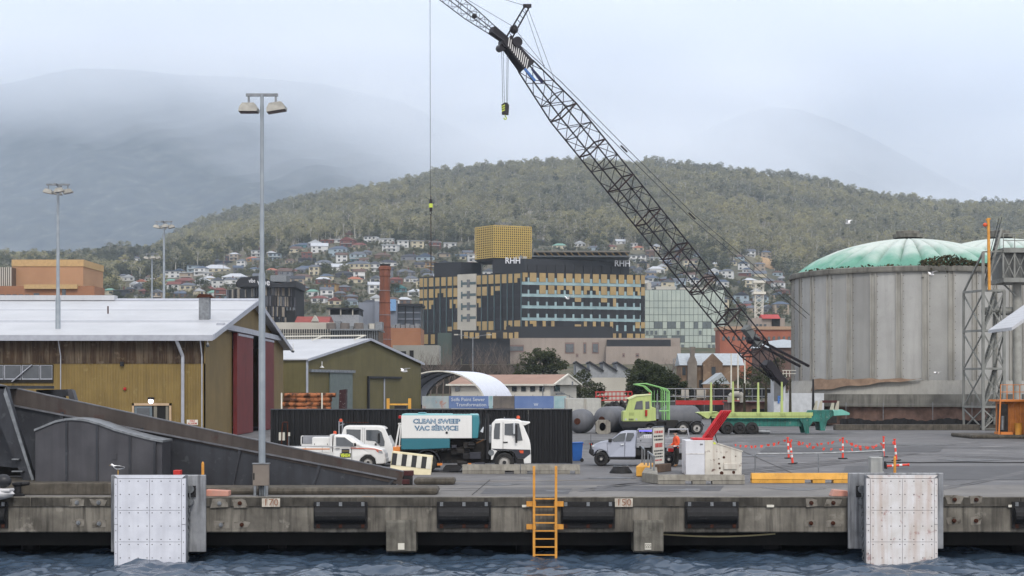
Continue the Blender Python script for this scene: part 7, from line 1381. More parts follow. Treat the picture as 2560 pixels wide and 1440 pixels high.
for py0, py1, pxs in ((966, 978, (1143, 1261, 1285, 1308, 1331, 1354)), (999, 1010, (1143, 1308, 1330, 1354))):
    for px in pxs:
        p, q = onw(px - 5), onw(px + 7); b = B(); n = Vector((-.03, -.16, 0)); b.add([p + n + Vector((0, 0, PZ(py1, d))), q + n + Vector((0, 0, PZ(py1, d))), q + n + Vector((0, 0, PZ(py0, d))), p + n + Vector((0, 0, PZ(py0, d))), p + Vector((0, 0.1, PZ(py1, d))), q + Vector((0, .1, PZ(py1, d))), q + Vector((0, .1, PZ(py0, d))), p + Vector((0, .1, PZ(py0, d)))], [(0, 1, 2, 3), (7, 6, 5, 4), (0, 4, 5, 1), (1, 5, 6, 2), (2, 6, 7, 3), (3, 7, 4, 0)]); b.to('window', m_glass, t, world=True)
def onx(px): k = (px - 1280) / FOC; a = Vector((x1, d, 0)); c = Vector((PX(1441, 252), 252, 0)); s = (k * a.y - a.x) / ((c.x - a.x) - k * (c.y - a.y)); return a.lerp(c, s)
p, q = onx(1385), onx(1398); b = B(); n = Vector((.12, -.1, 0)); b.quad(*[v + n + Vector((0, 0, z)) for v, z in ((p, PZ(978, 243)), (q, PZ(978, 244)), (q, PZ(955, 244)), (p, PZ(955, 243)))]); b.to('door', m_cyand, t, world=True); b = B(); p = onx(1420); b.box(p.x, p.x + .8, p.y - .8, p.y, PZ(964, 249), PZ(954, 249)); b.to('air_conditioner', m_galv, t, world=True)
b = B(); [b.bar(onx(1384 + 3 * k) + Vector((.6, -.6, PZ(985, 243))), onx(1384 + 3 * k) + Vector((.6, -.6, PZ(977, 243))), .04) for k in range(6)]; b.bar(onx(1384) + Vector((.6, -.6, PZ(977, 243))), onx(1440) + Vector((.6, -.6, PZ(1003, 248))), .08); b.bar(onx(1382) + Vector((.5, -.5, PZ(985, 243))), onx(1402) + Vector((.5, -.5, PZ(985, 243))), .25); b.to('stair', m_galv, t, world=True)
# white tent
t = thing('arched_shelter', 'white fabric arched shelter with open front and dark ribs', 'shelter', (PX(1135, 216), 216, 0)); m_fab = mat('white_fabric', lin(218, 222, 232), .6, col2=lin(206, 210, 222)); ca, cb_ = Vector((PX(1095, 210), 210, 1.6)), Vector((PX(1172, 226), 226, 1.6)); Rx, Rh = 6.3, PZ(926, 210) - 1.6
def arc(c, k, n, s=1.): a = math.pi * k / n; return c + Vector((Rx * s * math.cos(a), 0, Rh * s * math.sin(a)))
b = B(); n = 24; vs = []
for j in range(7):
    c = ca.lerp(cb_, j / 6)
    for k in range(n + 1): vs.append(arc(c, k, n))
b.add(vs, [(j * (n + 1) + k, j * (n + 1) + k + 1, (j + 1) * (n + 1) + k + 1, (j + 1) * (n + 1) + k) for j in range(6) for k in range(n)]); o = b.to('fabric', m_fab, t, world=True, smooth=True, fix=False)
for j in (0, 2, 4, 6):
    c = ca.lerp(cb_, j / 6); b = B(); b.tube([arc(c, k, n, .975) for k in range(n + 1)], .1, 6); b.to('rib', m_clean if j == 0 else m_galv, t, world=True)
for s in (-1, 1): B().bar(ca + Vector((s * Rx, 0, -.8)), cb_ + Vector((s * Rx, 0, -.8)), .5, 1.6).to('base_wall', mat('maroon_base', lin(84, 62, 66), .8) , t, world=True)
# containers, red lift, railings behind the yard
for px0, px1, lab in ((1415, 1462, 'white shipping container beside the banner end'), (1464, 1502, 'white shipping container beside the red lattice frame')):
    t = thing('container', lab, 'container', (PX(px0, 185), 185, 0)); B().box(PX(px0, 185), PX(px1, 185), 185, 191, .05, PZ(996, 185)).to('box', mat('container_white', lin(192, 192, 186), .6, wave=('X', .9, .6)), t, world=True); [B().box(PX(p, 185) - .06, PX(p, 185) + .06, 184.9, 185.02, .05, PZ(996, 185)).to('corner_post', m_stonew, t, world=True) for p in (px0 + .6, px1 - .6)]
t = thing('boom_lift', 'red lattice lift frame behind the tyre heap', 'lift', (PX(1535, 195), 195, 0)); m_lred = mat('lift_red', lin(196, 50, 48), .5)
for py in (980, 991, 1001): B().bar(P(1488, py, 195), P(1580, py - 1, 195), .14).to('rail', m_lred, t, world=True)
for k in range(10): B().bar(P(1490 + 10 * k, 1001, 195), P(1490 + 10 * k, 980, 195), .1).to('post', m_lred, t, world=True)
for px in (1500, 1570): B().bar(P(px, 1055, 195), P(px, 1000, 195), .25).to('support', m_steelblk, t, world=True)
t = thing('walkway_railing', 'galvanised railed walkway with grey panels behind the log trailer', 'railing', (PX(1800, 200), 200, 0))
for py in (972, 991, 1003): B().tube([P(1665, py, 200), P(1955, py, 200)], .07, 6).to('rail', m_galv, t, world=True)
for k in range(13): B().cyl((PX(1665 + 24 * k, 200), 200, 0), (PX(1665 + 24 * k, 200), 200, PZ(972, 200)), .07, n=6).to('post', m_galv, t, world=True)
for a, c, m in ((1704, 1722, m_stonew), (1724, 1740, m_inside), (1742, 1765, m_stonew), (1785, 1870, m_charp), (1880, 1930, m_charp)): B().box(PX(a, 201), PX(c, 201), 201, 201.5, PZ(995, 200), PZ(974, 200)).to('panel', m, t, world=True)
B().box(PX(1690, 198), PX(1860, 198), 198, 199, PZ(1012, 198), PZ(1001, 198)).to('red_beam', m_lred, t, world=True); B().box(PX(1600, 203), PX(1990, 203), 203, 204, 0, PZ(1006, 203)).to('retaining_wall', mat('grey_block_wall', lin(92, 92, 92), .8), t, world=True)
t = thing('brick_hut', 'low brick hut with maroon roof line and bent white duct', 'hut', (PX(1860, 172), 172, 0)); B().box(PX(1825, 172), PX(1968, 172), 172, 177, 0, PZ(1008, 172)).to('wall', m_brick, t, world=True); B().box(PX(1822, 172), PX(1970, 172), 171.7, 177.3, PZ(1008, 172), PZ(1004, 172)).to('roof', m_maroon, t, world=True); B().tube([P(1826, 1006, 171), P(1826, 992, 171), P(1832, 986, 171), P(1848, 985, 171), P(1856, 991, 171), P(1857, 1006, 171)], .32, 12).to('duct', m_stonew, t, world=True); B().box(PX(1880, 172), PX(1935, 172), 171.9, 172, .4, PZ(1022, 172)).to('opening', m_inside, t, world=True)
# street lamps
def slamp(px, d, py0, pz, label, arms=1, w=22):
    t = thing('street_lamp', label, 'street lamp', (PX(px, d), d, pz)); zt = PZ(py0, d) - pz; B().cyl((0, 0, 0), (0, 0, zt), .12, .07, 8).to('pole', m_galv, t); k = d / FOC
    for s in ((-1, 1) if arms == 2 else (1,)): B().tube([(0, 0, zt - .3), (s * w * k * .5, 0, zt + .2), (s * w * k, 0, zt + .35)], .05, 6).to('arm', m_galv, t); B().box(s * w * k - .3, s * w * k + .3, -.12, .12, zt + .25, zt + .42).to('lamp_head', m_stonew, t)
slamp(1182, 245, 842, 0, 'double armed street lamp in front of the hospital', 2, 42); slamp(1684, 330, 896, 3, 'single armed street lamp beside the sandstone church'); slamp(1357, 236, 968, 0, 'slim white camera pole in front of the white office', 1, 6)
# ------------------------------------------------------------------ hillside houses
WC = {'white': lin(206, 206, 204), 'cream': lin(196, 186, 160), 'beige': lin(168, 154, 136), 'brick red': lin(128, 82, 72), 'pale blue': lin(158, 174, 184), 'grey': lin(128, 130, 136), 'dark grey': lin(70, 72, 80), 'ochre': lin(170, 138, 84), 'brown': lin(122, 98, 82), 'teal': lin(92, 138, 146)}
RC = {'grey': lin(106, 112, 122), 'dark grey': lin(66, 70, 80), 'red': lin(130, 76, 68), 'orange': lin(176, 112, 84), 'pale': lin(188, 192, 198), 'blue grey': lin(88, 104, 124), 'green': lin(116, 160, 146), 'brown': lin(110, 88, 78), 'teal': lin(72, 136, 138)}
wm = {k: mat('house_wall_' + k.replace(' ', '_'), c, .8, col2=tuple(x * .88 for x in c), scale=.3) for k, c in WC.items()}
rm = {k: mat('house_roof_' + k.replace(' ', '_'), c, .7, col2=tuple(x * .86 for x in c), scale=.3) for k, c in RC.items()}
m_hwin = mat('house_window', (.03, .035, .045), .1, spec=.6)
WINM = B().box(-.5, .5, -.06, .06, 0, 1).mesh('window', m_hwin)
HOUSES = []
def house(px, pyb, wpx, st, wall, roof, kind='hip', d=None):
    d = d or hit(px, pyb); w = max(7, 1.05 * wpx / FOC * d); dp = w * R.uniform(.6, .8); x = PX(px, d); rz = rad(R.uniform(-16, 16)); z = PZ(pyb, d); h = 2.75 * st
    shape = {'hip': 'hip roofed', 'gable': 'gabled', 'flat': 'flat roofed'}[kind]
    t = thing('house', f"{'two storey' if st > 1 else 'single storey'} {wall} {shape} house with {roof} roof on the hillside", 'house', (x, d, z), rz, 'houses on the hillside')
    b = B(); b.box(-w / 2, w / 2, 0, dp, -3, h); b.to('wall', wm[wall], t)
    o = .5; b = B(); rh = w * .14 + .5
    if kind == 'hip':
        r0 = min(w, dp) * .42; vs = [(-w / 2 - o, -o, h), (w / 2 + o, -o, h), (w / 2 + o, dp + o, h), (-w / 2 - o, dp + o, h), (-w / 2 + r0, dp / 2, h + rh), (w / 2 - r0, dp / 2, h + rh)]
        b.add(vs, [(0, 1, 5, 4), (1, 2, 5), (2, 3, 4, 5), (3, 0, 4), (3, 2, 1, 0)])
    elif kind == 'gable':
        if R.random() < .5: b.prism([(-w / 2 - o, h - .1), (0, h + rh * 1.3), (w / 2 + o, h - .1)], -o, dp + o, 'y')
        else: b.prism([(-o, h - .1), (dp / 2, h + rh * 1.2), (dp + o, h - .1)], -w / 2 - o, w / 2 + o, 'x')
    else: b.box(-w / 2 - o, w / 2 + o, -o - .4, dp + o, h, h + .35)
    b.to('roof', rm[roof], t)
    for s in range(st):
        n = max(2, min(5, int(w / 3.4)))
        for k in range(n):
            if R.random() < .12: continue
            c = bpy.data.objects.new('window', WINM); COL.objects.link(c); c.parent = t; ww = R.uniform(1.3, 2.3); c.location = (-w / 2 + w * (k + .5) / n, -.02, s * 2.75 + .75); c.scale = (ww, 1, R.uniform(1.1, 1.6))
    if st > 1 and R.random() < .4: B().box(-w * .4, w * .42, -1.5, 0, 2.65, 2.85).to('balcony', wm['white'], t)
    if R.random() < .3: B().box(w * .15, w * .15 + .7, dp * .4, dp * .4 + .6, h, h + rh + .9).to('chimney', wm['brick red'], t)
    HOUSES.append((x, d, w)); return t
def zl(ox, oy, sc_, rows):
    for X, Y, Wp, st, wl, rf, kd in rows: house(ox + X / sc_, oy + Y / sc_, Wp / sc_, st, wl, rf, kd)
w_, c_, g_, b_, p_, e_, k_, o_, n_, t_ = 'white', 'cream', 'grey', 'brick red', 'pale blue', 'beige', 'dark grey', 'ochre', 'brown', 'teal'
zl(720, 560, 5.333, [(190, 325, 190, 1, t_, 'blue grey', 'hip'), (360, 300, 190, 1, g_, 'pale', 'gable'), (520, 262, 170, 1, b_, 'orange', 'flat'), (780, 305, 180, 2, b_, 'red', 'gable'), (950, 325, 190, 1, e_, 'red', 'hip'), (1090, 255, 160, 2, w_, 'dark grey', 'flat'), (1300, 285, 190, 2, w_, 'pale', 'flat'), (1350, 375, 190, 2, w_, 'pale', 'flat'), (1535, 315, 140, 2, w_, 'pale', 'flat'), (1730, 320, 160, 2, c_, 'pale', 'flat'), (1960, 335, 150, 2, b_, 'pale', 'flat'), (2160, 345, 160, 2, w_, 'pale', 'flat'), (120, 375, 200, 1, c_, 'brown', 'hip'), (420, 385, 210, 2, w_, 'pale', 'gable'), (660, 425, 240, 2, p_, 'blue grey', 'hip'), (250, 475, 130, 2, b_, 'orange', 'flat'), (930, 450, 210, 1, p_, 'grey', 'hip'), (900, 515, 130, 1, t_, 'pale', 'flat'), (240, 555, 200, 2, k_, 'grey', 'flat'), (480, 565, 220, 1, w_, 'grey', 'hip'), (700, 625, 220, 1, w_, 'pale', 'gable'), (950, 640, 260, 2, c_, 'grey', 'hip'), (1160, 640, 150, 2, w_, 'grey', 'gable'), (1265, 465, 200, 1, n_, 'brown', 'hip'), (1620, 485, 220, 1, g_, 'dark grey', 'hip'), (1830, 490, 230, 1, p_, 'blue grey', 'gable'), (2090, 445, 140, 1, e_, 'grey', 'flat'), (240, 655, 310, 1, g_, 'blue grey', 'hip'), (190, 765, 260, 1, c_, 'brown', 'hip'), (470, 795, 180, 1, b_, 'pale', 'hip'), (900, 795, 190, 1, c_, 'orange', 'hip'), (740, 720, 220, 1, k_, 'dark grey', 'hip'), (1165, 785, 140, 1, w_, 'grey', 'gable'), (1440, 800, 170, 1, b_, 'red', 'hip'), (1640, 785, 180, 1, w_, 'grey', 'hip'), (1580, 695, 230, 1, g_, 'grey', 'hip'), (560, 925, 160, 2, o_, 'brown', 'flat'), (760, 905, 150, 1, b_, 'grey', 'hip'), (330, 965, 150, 1, w_, 'green', 'hip'), (520, 1005, 160, 2, w_, 'grey', 'gable'), (690, 990, 140, 1, n_, 'grey', 'hip'), (1160, 935, 150, 2, w_, 'pale', 'gable'), (1500, 915, 150, 1, t_, 'teal', 'gable'), (1680, 965, 170, 1, w_, 'pale', 'hip'), (1560, 1075, 150, 1, n_, 'pale', 'hip'), (400, 1055, 190, 1, w_, 'red', 'hip'), (620, 1085, 130, 1, c_, 'red', 'gable'), (1350, 565, 230, 1, w_, 'dark grey', 'hip'), (2400, 430, 120, 1, e_, 'grey', 'gable'), (2470, 510, 110, 2, w_, 'pale', 'flat'), (60, 680, 130, 1, w_, 'red', 'hip'), (1060, 420, 120, 1, g_, 'grey', 'hip'), (640, 250, 150, 1, w_, 'pale', 'flat'), (1900, 620, 120, 2, o_, 'brown', 'flat'), (1840, 690, 160, 1, g_, 'grey', 'gable'), (850, 1090, 150, 1, p_, 'grey', 'hip'), (1180, 1050, 120, 1, w_, 'pale', 'gable'), (820, 155, 80, 1, b_, 'brown', 'gable')])
zl(240, 560, 4.923, [(1195, 595, 140, 2, p_, 'grey', 'flat'), (1480, 590, 330, 1, c_, 'pale', 'hip'), (940, 665, 190, 2, w_, 'blue grey', 'flat'), (1105, 695, 150, 2, e_, 'pale', 'flat'), (780, 705, 100, 1, b_, 'grey', 'gable'), (1090, 745, 230, 1, b_, 'red', 'hip'), (910, 745, 120, 1, c_, 'green', 'hip'), (950, 845, 160, 2, w_, 'red', 'gable'), (1130, 860, 190, 2, c_, 'grey', 'hip'), (1310, 805, 180, 2, w_, 'pale', 'gable'), (1500, 795, 150, 2, w_, 'grey', 'gable'), (1690, 700, 280, 1, w_, 'pale', 'hip'), (1370, 850, 150, 1, b_, 'red', 'hip'), (1530, 925, 130, 2, b_, 'red', 'hip'), (470, 785, 90, 1, w_, 'pale', 'gable'), (550, 755, 70, 1, w_, 'orange', 'gable'), (150, 925, 120, 2, c_, 'green', 'hip'), (290, 925, 160, 2, k_, 'grey', 'flat'), (590, 875, 130, 1, b_, 'red', 'hip'), (560, 935, 240, 1, w_, 'grey', 'flat'), (1700, 435, 210, 1, k_, 'brown', 'hip'), (1910, 465, 130, 1, o_, 'orange', 'hip'), (1970, 405, 130, 2, w_, 'grey', 'flat'), (2200, 445, 150, 2, p_, 'dark grey', 'flat'), (2160, 395, 110, 1, e_, 'pale', 'hip'), (2480, 320, 190, 1, t_, 'blue grey', 'hip'), (2170, 615, 130, 1, c_, 'orange', 'hip'), (2320, 625, 210, 1, b_, 'red', 'hip'), (2500, 610, 150, 1, g_, 'grey', 'hip'), (1380, 645, 110, 1, w_, 'pale', 'flat'), (1440, 900, 140, 1, w_, 'green', 'hip'), (1040, 900, 150, 1, g_, 'grey', 'hip'), (750, 900, 110, 1, p_, 'pale', 'gable'), (1560, 500, 200, 1, k_, 'blue grey', 'flat')])
zl(1560, 560, 3.6, [(85, 232, 60, 2, w_, 'pale', 'flat'), (130, 242, 100, 1, c_, 'orange', 'hip'), (290, 262, 110, 2, c_, 'pale', 'gable'), (110, 345, 170, 2, w_, 'grey', 'flat'), (330, 335, 200, 1, w_, 'pale', 'flat'), (300, 438, 130, 1, w_, 'pale', 'hip'), (240, 522, 140, 1, w_, 'blue grey', 'hip'), (375, 530, 110, 1, b_, 'grey', 'hip'), (490, 502, 110, 1, p_, 'blue grey', 'hip'), (560, 525, 100, 1, w_, 'grey', 'hip'), (815, 488, 60, 2, w_, 'pale', 'gable'), (925, 488, 105, 2, w_, 'grey', 'hip'), (1085, 472, 105, 1, b_, 'pale', 'flat'), (1210, 478, 140, 1, c_, 'grey', 'gable'), (1290, 545, 150, 1, n_, 'grey', 'hip'), (1440, 635, 120, 1, b_, 'brown', 'hip'), (1340, 585, 120, 1, b_, 'brown', 'flat'), (1150, 800, 110, 1, e_, 'grey', 'hip'), (1420, 810, 130, 2, e_, 'blue grey', 'hip'), (1300, 800, 100, 1, g_, 'grey', 'gable'), (1080, 790, 90, 1, w_, 'red', 'gable')])
zl(1000, 540, 3.556, [(1415, 292, 120, 1, c_, 'green', 'hip'), (1600, 272, 100, 1, w_, 'pale', 'gable'), (1965, 252, 80, 1, w_, 'pale', 'gable'), (1880, 300, 90, 1, c_, 'red', 'hip'), (1240, 250, 90, 1, n_, 'grey', 'gable'), (250, 260, 90, 1, w_, 'brown', 'hip'), (1720, 310, 100, 1, p_, 'grey', 'hip')])
for k in range(420):
    px = R.uniform(300, 1960); py = R.uniform(640, 775)
    d = hit(px, py); x = PX(px, d)
    if min(math.hypot(x - a, (d - c) * .6) for a, c, _ in HOUSES) < 11: continue
    house(px, py, R.uniform(24, 36) * 1000 / d, R.choice((1, 1, 2)), R.choice(('white', 'white', 'cream', 'beige', 'grey', 'pale blue', 'brown')), R.choice(('grey', 'dark grey', 'pale', 'brown', 'blue grey', 'grey')), R.choice(('hip', 'gable')), d)
# power poles along the hillside streets
m_timb = mat('grey_timber_pole', (.2, .17, .14), .9)
pp = thing('power_pole', 'grey timber power pole with crossarm among the hillside houses', 'pole', (0, 0, 0), 0, 'power poles among the houses'); B().cyl((0, 0, -1), (0, 0, 10), .17, .11, 7).to('pole', m_timb, pp); B().bar((-1.2, 0, 9.4), (1.2, 0, 9.4), .14).to('crossarm', m_timb, pp)
for k in range(22):
    px = R.uniform(330, 1950); dd = R.uniform(900, 1250); o = pp if k == 0 else cpy(pp); o.location = (PX(px, dd), dd, tz(px, dd)); o.rotation_euler = (0, 0, R.uniform(-.8, .8))
# ------------------------------------------------------------------ trees
def leafmesh(seed, h, rw, z0, ncl, nl, ls, clr, flat=.7):
    """crown made of leaf-sized quads in clumps; returns verts, faces"""
    g = np.random.RandomState(seed); V = []
    for c in range(ncl):
        while True:
            p = g.uniform(-1, 1, 3)
            if .15 < (p ** 2).sum() < 1: break
        cz = z0 + (h - z0) * (.5 + .5 * p[2]); wz = rw * (1 - .35 * max(0, p[2])); cc = np.array([p[0] * wz, p[1] * wz, cz]); r = clr * g.uniform(.6, 1.25)
        q = g.normal(size=(nl, 3)); q /= np.linalg.norm(q, axis=1)[:, None]; q = q * (g.uniform(.45, 1, nl) ** .5)[:, None] * r; q[:, 2] *= flat; q += cc
        a = g.normal(size=(nl, 3)); a /= np.linalg.norm(a, axis=1)[:, None]; bb = np.cross(a, g.normal(size=(nl, 3))); bb /= np.linalg.norm(bb, axis=1)[:, None] + 1e-6
        s = ls * g.uniform(.6, 1.3, nl)[:, None]; a[:, 2] *= .65; bb[:, 2] *= .65; a *= s; bb *= s * .62
        V.append(np.stack([q - a, q + bb, q + a, q - bb], 1).reshape(-1, 3))
    V = np.concatenate(V); n = len(V) // 4; return V, np.arange(n * 4).reshape(n, 4)
def trunkB(seed, h, z0, r, nlimb, rw, bare=0):
    g = random.Random(seed); b = B(); top = Vector((g.uniform(-.06, .06) * h, g.uniform(-.06, .06) * h, h * .82)); mid = Vector((g.uniform(-.03, .03) * h, g.uniform(-.03, .03) * h, h * .4))
    b.cyl((0, 0, -1), mid, r, r * .7, 7, False); b.cyl(mid, top, r * .7, r * .18, 6, False)
    for k in range(nlimb):
        s = g.uniform(.0, .8); a0 = mid.lerp(top, s); an = g.uniform(0, 6.28); e = a0 + Vector((math.cos(an) * rw * g.uniform(.4, .85), math.sin(an) * rw * g.uniform(.4, .85), h * g.uniform(.08, .28))); b.cyl(a0, e, r * .38, r * .1, 5, False)
        for j in range(bare):
            f = g.uniform(.3, 1); p = a0.lerp(e, f); q = p + Vector((g.uniform(-1, 1) * rw * .35, g.uniform(-1, 1) * rw * .35, h * g.uniform(.06, .2))); b.cyl(p, q, r * .13, r * .04, 4, False)
            for i_ in range(3): q2 = p.lerp(q, g.uniform(.4, 1)); b.cyl(q2, q2 + Vector((g.uniform(-1, 1) * rw * .2, g.uniform(-1, 1) * rw * .2, h * g.uniform(.03, .1))), r * .06, r * .03, 3, False)
    return b
def leaf_mat(name, c, c2, ramp):
    m = mat(name, c, .7, col2=c2, scale=.25, spec=.2, rand=ramp); t_ = m.node_tree; b = t_.nodes['Principled BSDF']; src = b.inputs['Base Color'].links[0].from_socket; tr = t_.nodes.new('ShaderNodeBsdfTranslucent'); t_.links.new(src, tr.inputs[0]); ms = t_.nodes.new('ShaderNodeMixShader'); ms.inputs[0].default_value = .3
    oi = t_.nodes.new('ShaderNodeObjectInfo'); nz = t_.nodes.new('ShaderNodeTexNoise'); nz.inputs['Scale'].default_value = .006; nz.inputs['Detail'].default_value = 3; t_.links.new(oi.outputs['Location'], nz.inputs['Vector']); rp_ = t_.nodes.new('ShaderNodeValToRGB'); e = rp_.color_ramp.elements; e[0].position = .36; e[1].position = .64; e[0].color = (.74, .77, .8, 1); e[1].color = (1.14, 1.1, .95, 1); t_.links.new(nz.outputs[0], rp_.inputs[0]); mm = t_.nodes.new('ShaderNodeMix'); mm.data_type = 'RGBA'; mm.blend_type = 'MULTIPLY'; mm.inputs[0].default_value = 1; t_.links.new(src, mm.inputs[6]); t_.links.new(rp_.outputs[0], mm.inputs[7]); t_.links.new(mm.outputs[2], b.inputs['Base Color']); t_.links.new(mm.outputs[2], tr.inputs[0])
    out = [n for n in t_.nodes if n.type == 'OUTPUT_MATERIAL'][0]; t_.links.new(b.outputs[0], ms.inputs[1]); t_.links.new(tr.outputs[0], ms.inputs[2]); t_.links.new(ms.outputs[0], out.inputs[0]); return m
m_gum = leaf_mat('gum_leaves', (.31, .30, .21), (.24, .235, .165), ((.72, .74, .78), (.95, .95, .9), (1.25, 1.2, 1.0)))
m_dkl = leaf_mat('dark_leaves', (.11, .12, .075), (.08, .088, .058), ((.7, .75, .75), (1, 1, 1), (1.5, 1.35, 1.0)))
m_evg = leaf_mat('evergreen_leaves', (.05, .062, .03), (.036, .045, .024), ((.8, .85, .8), (1, 1, 1), (1.25, 1.2, 1)))
m_yelv = leaf_mat('wattle_leaves', (.26, .21, .05), (.18, .16, .05), ((.9, .9, .9), (1, 1, 1)))
m_bark = mat('pale_gum_bark', (.55, .52, .46), .9, col2=(.22, .2, .17), scale=1.5); m_barkd = mat('dark_bark', (.07, .06, .05), .9); m_twig = mat('winter_twigs', (.13, .105, .09), .9, col2=(.1, .08, .07))
def treemesh(name, seed, h, rw, z0, ncl, nl, ls, clr, ml, mb, r):
    b = trunkB(seed, h, z0, r, 6, rw); nt_ = len(b.f); V, Fc = leafmesh(seed, h, rw, z0, ncl, nl, ls, clr); n0 = len(b.v)
    me = bpy.data.meshes.new(name); me.from_pydata(b.v + V.tolist(), [], b.f + (Fc + n0).tolist()); me.materials.append(mb); me.materials.append(ml)
    mi = np.zeros(len(me.polygons), int); mi[nt_:] = 1; me.polygons.foreach_set('material_index', mi); return me
TC = bpy.data.collections.new('forest_trees')
for k in range(5): TC.objects.link(bpy.data.objects.new('a_gum_%d' % k, treemesh('gum', 40 + k, 13 + k % 3, 3.5 + .3 * (k % 2), 5.0, 20, 20, .52, 1.35, m_gum, m_bark, .34)))
for k in range(3): TC.objects.link(bpy.data.objects.new('b_bush_%d' % k, treemesh('bush', 60 + k, 10.5 + k, 4.0, 2.2, 22, 20, .62, 1.7, m_dkl, m_barkd, .3)))
TC.objects.link(bpy.data.objects.new('c_low_0', treemesh('low', 71, 4.0, 2.4, .6, 10, 18, .5, 1.0, m_dkl, m_barkd, .15)))
g = np.random.RandomState(9)
def scatter(n, u0, u1, d0, d1):
    d = np.sqrt(g.uniform(d0 ** 2, d1 ** 2, n)); u = g.uniform(u0, u1, n); return u, d
pts = []
HX = np.array([[a, c] for a, c, _ in HOUSES])
def belt(u):  # distance of the dark belt's upper edge
    return np.interp(u, [-900, 300, 420, 560, 760, 950, 1250, 1500, 1750, 2000, 2600, 3400], [2200, 2200, 1750, 1480, 1300, 1400, 1440, 1400, 1430, 1330, 1300, 1300])
def foot(u): return np.interp(u, [-900, 120, 300, 450, 640, 800, 1100, 1300, 1550, 1700, 1800, 2000, 3400], [860, 860, 960, 1080, 1230, 1310, 1345, 1345, 1310, 1230, 1180, 1150, 1100])
u, d = scatter(64000, -250, 2850, 850, 2420); keep = d > foot(u)
dt_ = 1560 + (u - 890) / 150 * 400; keep &= ~((u > 885) & (u < 1048) & (dt_ - d > -14) & (dt_ - d < 95))   # fire trail
xx_ = (u - 1280) / FOC * d; cl = np.sin(xx_ / 47 + 2 * np.sin(d / 90)) * np.sin(d / 61 + 1.5 * np.sin(xx_ / 70)); keep &= (cl > -.78) | (g.rand(len(u)) < .25)
for a, c, w in HOUSES: keep &= ~((np.abs((u - 1280) / FOC * c - a) < w * .62) & (d > c - 150) & (d < c + w))
u, d = u[keep], d[keep]; up = d > belt(u) + g.normal(0, 45, len(d))
idx = np.where(up, np.where(g.rand(len(u)) < .9, g.randint(0, 5, len(u)), g.randint(5, 8, len(u))), np.where(g.rand(len(u)) < .72, g.randint(5, 8, len(u)), g.randint(0, 5, len(u))))
sc_ = np.where(idx >= 5, g.uniform(.6, 1.15, len(u)), np.clip(g.lognormal(-.33, .3, len(u)), .36, 1.35))
pts.append((u, d, idx, sc_))
# garden shrubs and bushes between the houses
u2, d2 = scatter(9000, 200, 2050, 820, 1400); k2 = d2 < foot(u2) + 30; x2 = (u2 - 1280) / FOC * d2
for a, c, w in HOUSES: k2 &= ~((np.abs(x2 - a) < w * .62) & (d2 > c - 10) & (d2 < c + w * .9))
u2, d2 = u2[k2], d2[k2]; pts.append((u2, d2, np.where(g.rand(len(u2)) < .55, 8, g.randint(5, 8, len(u2))), g.uniform(.22, .42, len(u2)) * np.where(g.rand(len(u2)) < .15, 1.3, 1)))
def forest(name, sets):
    u = np.concatenate([s[0] for s in sets]); d = np.concatenate([s[1] for s in sets]); ix = np.concatenate([s[2] for s in sets]); sc2 = np.concatenate([s[3] for s in sets])
    z = terr(u, d); me = bpy.data.meshes.new(name); me.from_pydata(np.stack([(u - 1280) / FOC * d, d, z], 1).tolist(), [], [])
    for nm, tp, v in (('idx', 'INT', ix), ('scl', 'FLOAT', sc2), ('rot', 'FLOAT', g.uniform(0, 6.28, len(u)))):
        a = me.attributes.new(nm, tp, 'POINT'); a.data.foreach_set('value', v.astype(np.int32 if tp == 'INT' else np.float32))
    o = bpy.data.objects.new(name, me); COL.objects.link(o)
    ng = bpy.data.node_groups.new(name, 'GeometryNodeTree'); ng.interface.new_socket('Geometry', in_out='INPUT', socket_type='NodeSocketGeometry'); ng.interface.new_socket('Geometry', in_out='OUTPUT', socket_type='NodeSocketGeometry')
    N = ng.nodes.new; L = ng.links.new; gi = N('NodeGroupInput'); go = N('NodeGroupOutput'); iop = N('GeometryNodeInstanceOnPoints'); ci = N('GeometryNodeCollectionInfo'); ci.inputs['Collection'].default_value = TC; ci.inputs['Separate Children'].default_value = True; ci.inputs['Reset Children'].default_value = True
    def na(nm, tp): n = N('GeometryNodeInputNamedAttribute'); n.data_type = tp; n.inputs['Name'].default_value = nm; return n.outputs[0]
    iop.inputs['Pick Instance'].default_value = True; cx = N('ShaderNodeCombineXYZ'); L(na('rot', 'FLOAT'), cx.inputs[2]); L(cx.outputs[0], iop.inputs['Rotation']); L(na('idx', 'INT'), iop.inputs['Instance Index']); L(na('scl', 'FLOAT'), iop.inputs['Scale'])
    L(gi.outputs[0], iop.inputs['Points']); L(ci.outputs[0], iop.inputs['Instance']); L(iop.outputs[0], go.inputs[0])
    md = o.modifiers.new('scatter', 'NODES'); md.node_group = ng; return o
tag(stuff(forest('hill_forest', pts[:1])), 'eucalypt forest covering the hill behind the town', 'forest'); tag(stuff(forest('garden_shrubs', pts[1:])), 'shrubs and bushes between the hillside houses', 'shrubs')
m_trail = mat('fire_trail', (.34, .29, .19), .95); b = B(); prev = None
for k in range(25):
    u_ = 890 + 152 * k / 24; d = 1560 + (u_ - 890) / 150 * 400; e = [Vector((PX(u_, q), q, tz(u_, q) + .5)) for q in (d - 46 + 5 * math.sin(k * 1.7), d - 22, d)]
    if prev: b.quad(prev[0], e[0], e[1], prev[1]); b.quad(prev[1], e[1], e[2], prev[2])
    prev = e
struct(b.to('fire_trail', m_trail))
